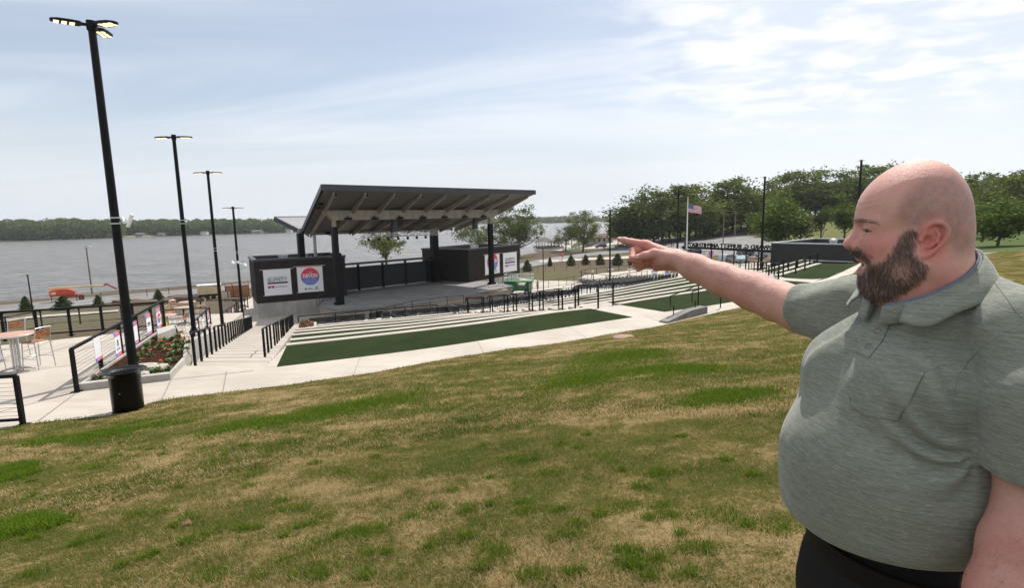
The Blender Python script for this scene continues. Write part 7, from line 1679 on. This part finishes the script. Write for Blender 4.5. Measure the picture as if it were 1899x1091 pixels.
# ---- hair strands: beard, moustache, brow, arm hair
def strands(name, n, sampler, L, w, bend, cols, seed):
    rg = np.random.default_rng(seed); Pn, N, D = sampler(n, rg); n = len(Pn); l = L*rg.uniform(.55, 1.2, n)[:, None]
    side = np.cross(D, N); side /= np.linalg.norm(side, axis=1)[:, None]+1e-9; tw = rg.normal(0, 1, (n, 1))*.5; side = side+N*tw; side /= np.linalg.norm(side, axis=1)[:, None]; ww = w*rg.uniform(.6, 1.2, n)[:, None]
    p0 = Pn-N*.0008; p1 = p0+(D*.75+N*.36)*l*.55; p2 = p1+(D*(.8+bend)+N*.10)*l*.5
    V = np.stack([p0-side*ww, p0+side*ww, p1+side*ww*.8, p1-side*ww*.8, p2], 1).reshape(-1, 3); i = np.arange(n)*5; F = np.concatenate([np.stack([i, i+1, i+2], -1), np.stack([i, i+2, i+3], -1), np.stack([i+3, i+2, i+4], -1)])
    return np_mesh(name, V-Mi, F, cols, man)
def vnorm(V, F):
    n = np.zeros_like(V); fn = np.cross(V[F[:, 2]]-V[F[:, 0]], V[F[:, 3]]-V[F[:, 1]])
    for k in range(4): np.add.at(n, F[:, k], fn)
    return n/(np.linalg.norm(n, axis=1)[:, None]+1e-12)
HN = vnorm(hw, HF); 
def headdir(V, N, w):
    """combing direction: down and slightly back along the jaw"""
    d = np.tile(w, (len(V), 1)) if np.ndim(w) == 1 else w; d = d-(d*N).sum(1)[:, None]*N; return d/(np.linalg.norm(d, axis=1)[:, None]+1e-9)
BMK = beardmask(H, 17.0)
def s_beard(n, rg):
    hx_, hz_ = Hq[:, 0], Hq[:, 2]; thin = np.clip(1-np.hypot((hx_-.036)/.026, (hz_+.064)/.026), 0, 1)      # the cheek shows through, chin and moustache are dense
    w = BMK**1.6*(HN@np.array([0, 0, 1.]) < .7)*(1-.80*np.clip(thin*1.9, 0, 1)); w[Hq[:, 0] < -.01] *= .5; w *= np.clip((np.linalg.norm((Hq-np.array([.088, 0, -.061]))/np.array([.03, .026, .0175]), axis=1)-.9)*4, 0, 1); w = w/w.sum(); i = rg.choice(len(hw), n, p=w); p = hw[i]+rg.normal(0, .0012, (n, 3)); N = HN[i]; hq = H[i]
    side_ = np.sign(hq[:, 1:2]+1e-9); mous = (hq[:, 2:3] > -.057) & (hq[:, 0:1] > .066); cl = .35*wob(hq, 120, 4)[:, None]
    fwd = np.where(mous, -.25, .30*np.clip((hq[:, 0:1]-.02)*20, -1, 1)-.15)
    d = -HR[:, 2][None]*np.where(mous, .7, 1.0)+HR[:, 0][None]*(fwd+cl)+HR[:, 1][None]*side_*np.where(mous, .9, .08)+rg.normal(0, .16, (n, 3)); return p, N, headdir(p, N, d)
g = NT('beard_hair'); isl = g.n('ShaderNodeNewGeometry').outputs['Random Per Island']; c = g.mix(isl, (0.028, 0.017, 0.013), (0.19, 0.108, 0.078)); c = g.mix(g.ramp(isl, .90, .94), c, (0.38, 0.34, 0.31)); g.set(col=c, rough=.45, spec=.4)
strands('beard', 16500, s_beard, .0120, .00024, .35, 'beard_hair', 5)
g = NT('brow_hair'); g.set(col=(0.20, 0.12, 0.08), rough=.5)
def s_brow(n, rg):
    x, y = mirrored_px(H); m = np.clip(.5-polysd(x, y, [(1578, 406), (1600, 405), (1622, 410), (1630, 417), (1604, 412.5), (1582, 414)])/2.5, 0, 1)*(H[:, 0] > .05); i = rg.choice(len(hw), n, p=m/m.sum()); N = HN[i]; d = HR[:, 1][None]*np.sign(H[i, 1:2])*1.0-HR[:, 2][None]*.15+rg.normal(0, .2, (n, 3)); return hw[i]+rg.normal(0, .0006, (n, 3)), N, headdir(hw[i], N, d)
strands('eyebrow', 1200, s_brow, .0065, .00022, .3, 'brow_hair', 6)
RN = vnorm(RV, RF); LN_ = vnorm(LV, LF_); EL = RARM[3]; g = NT('arm_hair_col'); g.set(col=(0.22, 0.12, 0.07), rough=.5)
def s_arm(n, rg):
    k1 = n//2; ax = (RARM[7]-RARM[3]); ax /= np.linalg.norm(ax); t = (RV-RARM[3])@ax; L = np.linalg.norm(RARM[7]-RARM[3]); w = np.clip((t+.02)*20, 0, 1)*np.clip((L-.015-t)*20, 0, 1)*np.clip(RN[:, 2]*1.0+.45, .05, 1); i = rg.choice(len(RV), k1, p=w/w.sum())
    w2 = np.clip((-.42-LV[:, 2])*10, 0, 1)*(LV[:, 2] > -.9); j = rg.choice(len(LV), n-k1, p=w2/w2.sum()); N = np.concatenate([RN[i], LN_[j]]); d = np.concatenate([np.tile(ax+np.array([0, 0, -.7]), (k1, 1)), np.tile([-.5, 0, -.8], (n-k1, 1))])+rg.normal(0, .35, (n, 3)); p = np.concatenate([RV[i], LV[j]]); return p, N, headdir(p, N, d)
strands('arm_hair', 6000, s_arm, .012, .00014, .5, 'arm_hair_col', 8)

# ---- polo shirt
SLR = [SHR, PA(1560, 583, 1.25), PA(1483, 573, 1.345)]; SLL = [SHL+np.array([.01, -.0, 0]), PA(1952, 760, .80), PA(1942, 872, .79)]
def shirt_sdf(p, inner=False):
    q = w2t(p); d = ell(q, (.012, 0, -.375), (.158, .190, .185)); d = smin(d, ell(q, (.049, .005, -.506), (.190, .205, .190)), .05); d = smin(d, ell(q, (-.06, 0, -.42), (.135, .185, .29)), .05)
    d = smin(d, ell(q, (.050, 0, -.590), (.172, .190, .125)), .04)
    d = smin(d, cap(q, (-.03, -.165, -.220), (-.055, 0, -.215), .068, .050), .03); d = smin(d, cap(q, (-.055, 0, -.215), (-.03, .170, -.205), .050, .070), .03); d = smin(d, cap(q, (-.075, .0, -.135), (-.04, .160, -.205), .040, .060), .04)
    d = smin(d, ell(q, (.07, .08, -.33), (.09, .08, .07)), .05); d = smin(d, ell(q, (.07, -.08, -.33), (.09, .08, .07)), .05)
    s1 = chain(p, SLR, [.080, .078, .064], .03); s2 = chain(p, SLL, [.080, .084, .084], .03)
    a1 = (SLR[2]-SLR[1]); a1 /= np.linalg.norm(a1); s1 = smax(s1, (p-SLR[2])@a1-.004, .005); a2 = np.array([.10, .12, -1.]); a2 /= np.linalg.norm(a2); s2 = smax(s2, (p-SLL[2])@a2, .004)
    d = smin(d, s1, .03); d = smin(d, s2, .010)
    d = smin(d, cap(q, (NB[0]+.0, NB[1]+.02, -.216), (NB[0]-.01, NB[1]+.02, -.26), .090, .10), .02)
    # creases: fanning from both armpits, drapery over the far shoulder, rolls above the hem
    offs = np.clip(s2/.012, 0, 1); A1 = t2w((.07, .19, -.36)); r = p-A1; rr = np.linalg.norm(r, axis=1); qr = r@TR; an = np.arctan2(qr[:, 2]+.04*np.sin(rr*30), qr[:, 0]); d = d+.0075*np.sin(an*9+1)*np.exp(-((rr-.075)/.065)**2)*np.clip(qr[:, 0]*30+.3, 0, 1)*offs
    A2 = SHR+np.array([-.03, -.10, -.02]); r = p-A2; rr = np.linalg.norm(r, axis=1); u = r@np.array([.75, .45, -.5]); d = d+.0075*np.sin(u*95+2.0*np.sin(rr*22)+.8)*np.exp(-(rr/.17)**2)*np.clip(-((p-SLR[2])@a1)*14-.3, 0, 1)
    ha = q[:, 2]+.10*q[:, 0]; d = d+.0030*np.sin(ha*78+3*np.sin(q[:, 1]*9)+q[:, 0]*14)*np.exp(-((q[:, 2]+.66)/.07)**2)
    r = p-np.array(SLL[1]); d = d+.0018*np.sin(r[:, 2]*60+r[:, 0]*45+1.5*np.sin(r[:, 1]*30))*np.exp(-(np.linalg.norm(r, axis=1)/.13)**2)
    r = p-np.array(SLR[2]); u2 = r@a1; d = d+.0016*np.sin((r@np.array([.3, .2, 1.]))*95+u2*60)*np.exp(-((u2+.04)/.06)**2)*np.exp(-(np.linalg.norm(r, axis=1)/.12)**2)
    d = d+.0026*wob(p*np.array([1, 1, .7]), 17, 31)+.0012*wob(p, 34, 33)
    # arm openings, neck opening, hem
    d = smax(d, -(q[:, 2]+.632-.05*np.clip(q[:, 0]-.1, 0, 1)-.11*np.clip(q[:, 1], 0, 1)+.006*np.sin(q[:, 1]*20)), .008); d = smax(d, -cap(p, t2w((NB[0]+.004, NB[1], -.06)), t2w((NB[0]+.010, NB[1], -.180)), .075, .052), .006)
    return d
lo, hi = bbx([t2w((-.3, -.3, -.74)), t2w((.38, .3, -.02)), t2w((-.3, .33, -.74)), t2w((.38, -.3, -.02))]+SLR+SLL, .05); hi[2] = -.03
SV_, SF_ = nets(shirt_sdf, lo, hi, .0046); SV_ = relax(SV_, SF_, 2, .4)
g = NT('polo_knit'); v = g.pos(); st_ = g.noise(230, 3, .7, v, .15, stretch=(.13, .13, 1.5)); st2 = g.noise(520, 2, .6, v, 0, stretch=(.14, .14, 1.6)); big = g.noise(30, 3, .6, v, 0, stretch=(.3, .3, 1.3))
c = g.mix(g.ramp(st_, .32, .62), (0.148, 0.160, 0.127), (0.222, 0.234, 0.190)); c = g.mix(g.math('MULTIPLY', g.ramp(st2, .58, .72), .55), c, (0.44, 0.455, 0.415)); c = g.mix(g.math('MULTIPLY', g.ramp(big, .3, .7), .25), c, (0.145, 0.16, 0.142)); g.set(col=c, rough=.9, spec=.15, sheen=.25)
b1 = g.bump(st2, .5, .0012); g.bump(g.noise(900, 2), .5, .0006, b1)
shirt = np_mesh('polo_shirt', SV_-Mi, SF_, 'polo_knit', man, True)
bt = BVHTree.FromPolygons([Vector(v) for v in SV_], [tuple(f) for f in SF_])
def on_shirt(x, y, off=.001):
    d = ray(x, y).normalized(); h_, n_, i_, t_ = bt.ray_cast(Vector((0, 0, 0)), d)
    if h_ is None: return None
    if n_.dot(d) > 0: n_ = -n_
    return h_+n_*off
def shirt_strip(name, a, b, nu, nv, off, thick, material, parent=None):
    """patch laid on the shirt between two pixel polylines"""
    A_ = resample([Vector((x, y, 0)) for x, y in a], nu); B_ = resample([Vector((x, y, 0)) for x, y in b], nu); V = []; last = None
    for p, q in zip(A_, B_):
        for j in range(nv):
            t = p.lerp(q, j/(nv-1)); h_ = on_shirt(t.x, t.y, off+thick*.5) or last; last = h_; V.append(h_)
    F = [(i*nv+j, i*nv+j+1, (i+1)*nv+j+1, (i+1)*nv+j) for i in range(nu-1) for j in range(nv-1)]; o = np_mesh(name, [tuple(v-Vector(Mi)) for v in V], F, material, man, True); return o
g = NT('polo_seam'); g.set(col=(0.135, 0.147, 0.125), rough=.95)
def seam(px, r=.0007, name='seam', off=-.0002):
    pts = []
    for p in resample([Vector((x, y, 0)) for x, y in px], 22):
        h_ = on_shirt(p.x, p.y, off)
        if h_ is not None and (not pts or (h_-pts[-1]).length < .05): pts.append(h_)
    if len(pts) > 2: mb = MB(); mb.tube(pts, r, 5); mb.build(name, 'polo_seam', man, True)
shirt_strip('pocket', [(1608, 664), (1716, 690)], [(1577, 752), (1604, 771), (1664, 781)], 16, 12, .0006, .0012, 'polo_knit')
seam([(1577, 736), (1577, 752), (1604, 771), (1664, 781), (1690, 742), (1716, 690)], .0004, 'pocket_stitching', .0010); seam([(1608, 664), (1716, 690)], .0004, 'pocket_stitching', .0010)
shirt_strip('placket', [(1617, 590), (1604, 622), (1588, 652)], [(1652, 600), (1636, 634), (1612, 664)], 14, 7, .0008, .0012, 'polo_knit')
seam([(1652, 600), (1636, 634), (1612, 664)], name='placket_stitching'); seam([(1588, 652), (1612, 664)], name='placket_stitching')
seam([(1508, 606), (1530, 628), (1562, 650), (1590, 662), (1612, 672)], .0008, 'front_seam')
seam([(1845, 525), (1868, 555), (1885, 580), (1899, 592)], .0008, 'shoulder_seam'); seam([(1899, 600), (1862, 618), (1828, 640), (1798, 668), (1776, 700), (1768, 735), (1766, 775)], .0006, 'armhole_seam'); seam([(1484, 529), (1478, 560), (1486, 592), (1506, 612)], .0005, 'sleeve_hem'); seam([(1806, 848), (1850, 862), (1899, 872)], .0005, 'sleeve_hem')
mat('button', (.20, .19, .17), .35)
for x, y in ((1628, 614), (1611, 643)):
    c_ = on_shirt(x, y, .003)
    if c_: mb = MB(); nn_ = -(c_.normalized()); M_ = nn_.to_track_quat('Z', 'Y').to_matrix(); mb.lathe((0, 0, 0), [(0, .0012), (.0035, .0012), (.0042, .0022), (.0055, .002), (.0057, 0)], 16); mb.v = [tuple(c_+M_ @ Vector(v)) for v in mb.v]; mb.build('button', 'button', man, True)
# collar: stand with a blue-grey inside, and the turned down fall
def ringpt(a, kind):
    """a: 0 at the throat, +pi behind on his left side; in the torso frame round the neck"""
    s = (1-math.cos(a))/2; cx, cy = NB[0]+.0, NB[1]
    if kind == 'in_top': r = .083+.012*(1-s)**2; z = -.177+.104*s**.85
    elif kind == 'ln_top': r = .0795+.012*(1-s)**2; z = -.172+.103*s**.85
    elif kind == 'ln_bot': r = .085+.012*(1-s)**2; z = -.209+.104*s**.85
    elif kind == 'in_bot': r = .089+.012*(1-s)**2; z = -.212+.104*s**.85
    elif kind == 'top': r = .0870+.013*(1-s)**2; z = -.179+.107*s**.85
    elif kind == 'mid': r = .099+.014*(1-s); z = -.189+.098*s**.85
    else:
        tip = math.exp(-((abs(a)-.86)/.26)**2)*(1 if a > 0 else .25); r = (.114 if a > 0 else .107)+.012*(1-s)+.016*tip; z = -.196+.072*s-.014*tip
    return Vector(t2w((cx+r*math.cos(a)*1.0+.004, cy+r*math.sin(a)*.97, z)))
def collar(name, kinds, material, a0, thick):
    V, F = [], []; N = 64
    for i in range(N+1):
        a = a0+(2*math.pi-2*a0)*i/N; a = a if a <= math.pi else a-2*math.pi
        row = [ringpt(a, k) for k in kinds]; sub = []
        for j in range(len(row)-1):
            for t in (0, .33, .67): sub.append(row[j].lerp(row[j+1], t))
        sub.append(row[-1]); V += sub
    k = len(V)//(N+1); F = [(i*k+j, (i+1)*k+j, (i+1)*k+j+1, i*k+j+1) for i in range(N) for j in range(k-1)]
    o = np_mesh(name, [tuple(v-Vector(Mi)) for v in V], F, material, man, True); m = o.modifiers.new('thickness', 'SOLIDIFY'); m.thickness = thick; m.offset = 0; return o
g = NT('collar_lining'); g.set(col=g.mix(g.noise(300, 3), (0.10, 0.11, 0.155), (0.17, 0.18, 0.24)), rough=.9)
MATS['collar_knit'] = MATS['polo_knit']
collar('collar_lining', ('ln_top', 'ln_bot'), 'collar_lining', .20, .002); collar('collar_stand', ('in_top', 'in_bot'), 'collar_knit', .16, .003); collar('collar', ('top', 'mid', 'bot'), 'collar_knit', .58, .0035)
# trousers, belt, shoes (mostly below the frame)
def trousers(p):
    q = w2t(p); d = ell(q, (.010, 0, -.80), (.168, .185, .22)); gz = GZ
    for s in (-1, 1): d = smin(d, chain(q, [(.02, .10*s, -.85), (.03, .12*s, -1.2), (.0, .13*s, gz+.12)], [.105, .085, .07], .03), .03)
    d = smax(d, -(q[:, 2]-gz-.06), .01); d = smax(d, (q[:, 2]+.60), .01); return d+.003*np.sin(q[:, 2]*40+q[:, 0]*30)*np.clip(-(q[:, 2]+.85)*5, 0, 1)
lo, hi = bbx([t2w((-.3, -.3, GZ)), t2w((.3, .3, -.5)), t2w((-.3, .3, GZ)), t2w((.3, -.3, -.5))], .0); TV, TF = nets(trousers, lo, hi, .012)
g = NT('trouser_cloth'); g.set(col=g.mix(g.noise(200, 3), (0.014, 0.0125, 0.012), (0.026, 0.0235, 0.023)), rough=.95, spec=.08); g.bump(g.noise(40, 3), .3, .004); np_mesh('trousers', relax(TV, TF, 2)-Mi, TF, 'trouser_cloth', man, True)
mb = MB(); n = 48; R0 = [(.015+.150*math.cos(a), .170*math.sin(a)) for a in [2*math.pi*i/n for i in range(n)]]; vs = []
for z, k in ((-.665, 1.0), (-.665, .97), (-.705, .97), (-.705, 1.005)): vs += [tuple(t2w((.025+(x-.025)*k, y*k, z))) for x, y in R0]
mb.add(vs, [(a*n+i, ((a+1) % 4)*n+i, ((a+1) % 4)*n+(i+1) % n, a*n+(i+1) % n) for a in range(4) for i in range(n)]); mb.build('belt', mat('belt_leather', (.010, .009, .009), .6, spec=.15), man, True)
for s in (-1, 1):
    gzz = GZ; fn = lambda p: smax(smin(cap(w2t(p), (-.03, .13*s, gzz+.06), (.16, .14*s, gzz+.035), .052, .045), cap(w2t(p), (0, .13*s, gzz+.12), (-.01, .13*s, gzz+.05), .055), .03), -(p[:, 2]-gzz-.004), .005)
    a, b = t2w((-.1, .13*s, gzz)), t2w((.24, .14*s, gzz+.2)); lo, hi = bbx([a, b], .09); v_, f_ = nets(fn, lo, hi, .012); np_mesh('shoe', v_-Mi, f_, 'black_plastic', man, True)

# ---- small people in the distance
def tiny(label, loc, rz, top, bottom, sc_=1.0, pose='stand', arm=None):
    t = thing('person', label, 'person', tuple(loc), rz); L = 1
    sw = .16 if pose == 'walk' else .03
    def bd(p):
        d = cap(p, (0, 0, .92), (0, 0, 1.36), .145, .16); d = smin(d, cap(p, (0, 0, 1.45), (.01, 0, 1.53), .06), .03); d = smin(d, ell(p, (.015, 0, 1.64), (.095, .078, .115)), .02); d = smin(d, ell(p, (.11, 0, 1.63), (.02, .015, .02)), .01)
        for s in (-1, 1):
            d = smin(d, chain(p, [(0, .1*s, .9), (.05+sw*s*.6, .1*s, .5), (sw*s*1.2, .1*s, .09), (.14+sw*s*1.2, .1*s, .05)], [.095, .06, .045, .038], .02), .03)
            d = smin(d, chain(p, [(0, .19*s, 1.38), (-.02-sw*s*.6, .24*s, 1.12), (.1-sw*s, .22*s, .9), (.13-sw*s, .215*s, .80)], [.06, .045, .035, .03], .02), .02)
        return d
    v, f = nets(bd, (-.4, -.36, -.02), (.45, .36, 1.8), .024); v = relax(v, f, 1)
    c = np.tile([.45, .27, .21], (len(v), 1)); c[(v[:, 2] < .98) & (np.abs(v[:, 1]) < .2)] = bottom; c[(v[:, 2] > .95) & (v[:, 2] < 1.46) & ((np.abs(v[:, 1]) < .2) | (v[:, 2] > 1.15))] = top; c[v[:, 2] < .10] = (.03, .03, .03)
    np_mesh('body', v, f, 'skin', t, True, {'tone': c}); m = MB(); ball(m, (-.01, 0, 1.675), (.1, .088, .1), 12); m.build('hair', 'soil', t); return t
tiny('person in white shirt walking on the deck beside the railing', W(1099, 516, DZ_), R_(150), (.75, .72, .72), (.05, .06, .09), pose='walk')
tiny('person in grey shirt standing right of the green scissor lift', P(997, 541, 83), R_(200), (.30, .31, .33), (.06, .06, .07))
tiny('worker in lime shirt among the handrails below the deck', W(1118, 545, -11.0), R_(120), (.35, .65, .05), (.05, .05, .06))
tiny('distant person in dark clothes by the cars behind the gate', W(1347, 492, -10.3), R_(60), (.12, .10, .12), (.05, .05, .06))
# ================================================================ AIR
hz = MB(); hz.box((0, 2000, 30), (7200, 5200, 112))
hm = bpy.data.materials.new('haze_air'); t = nt(hm); vo = t.nodes.new('ShaderNodeVolumePrincipled'); oo = t.nodes.new('ShaderNodeOutputMaterial'); t.links.new(vo.outputs[0], oo.inputs['Volume'])
vo.inputs['Color'].default_value = (.90, .94, 1.0, 1); vo.inputs['Density'].default_value = 0.00011; vo.inputs['Anisotropy'].default_value = .3
tag(hz.build('haze', hm), kind='stuff')
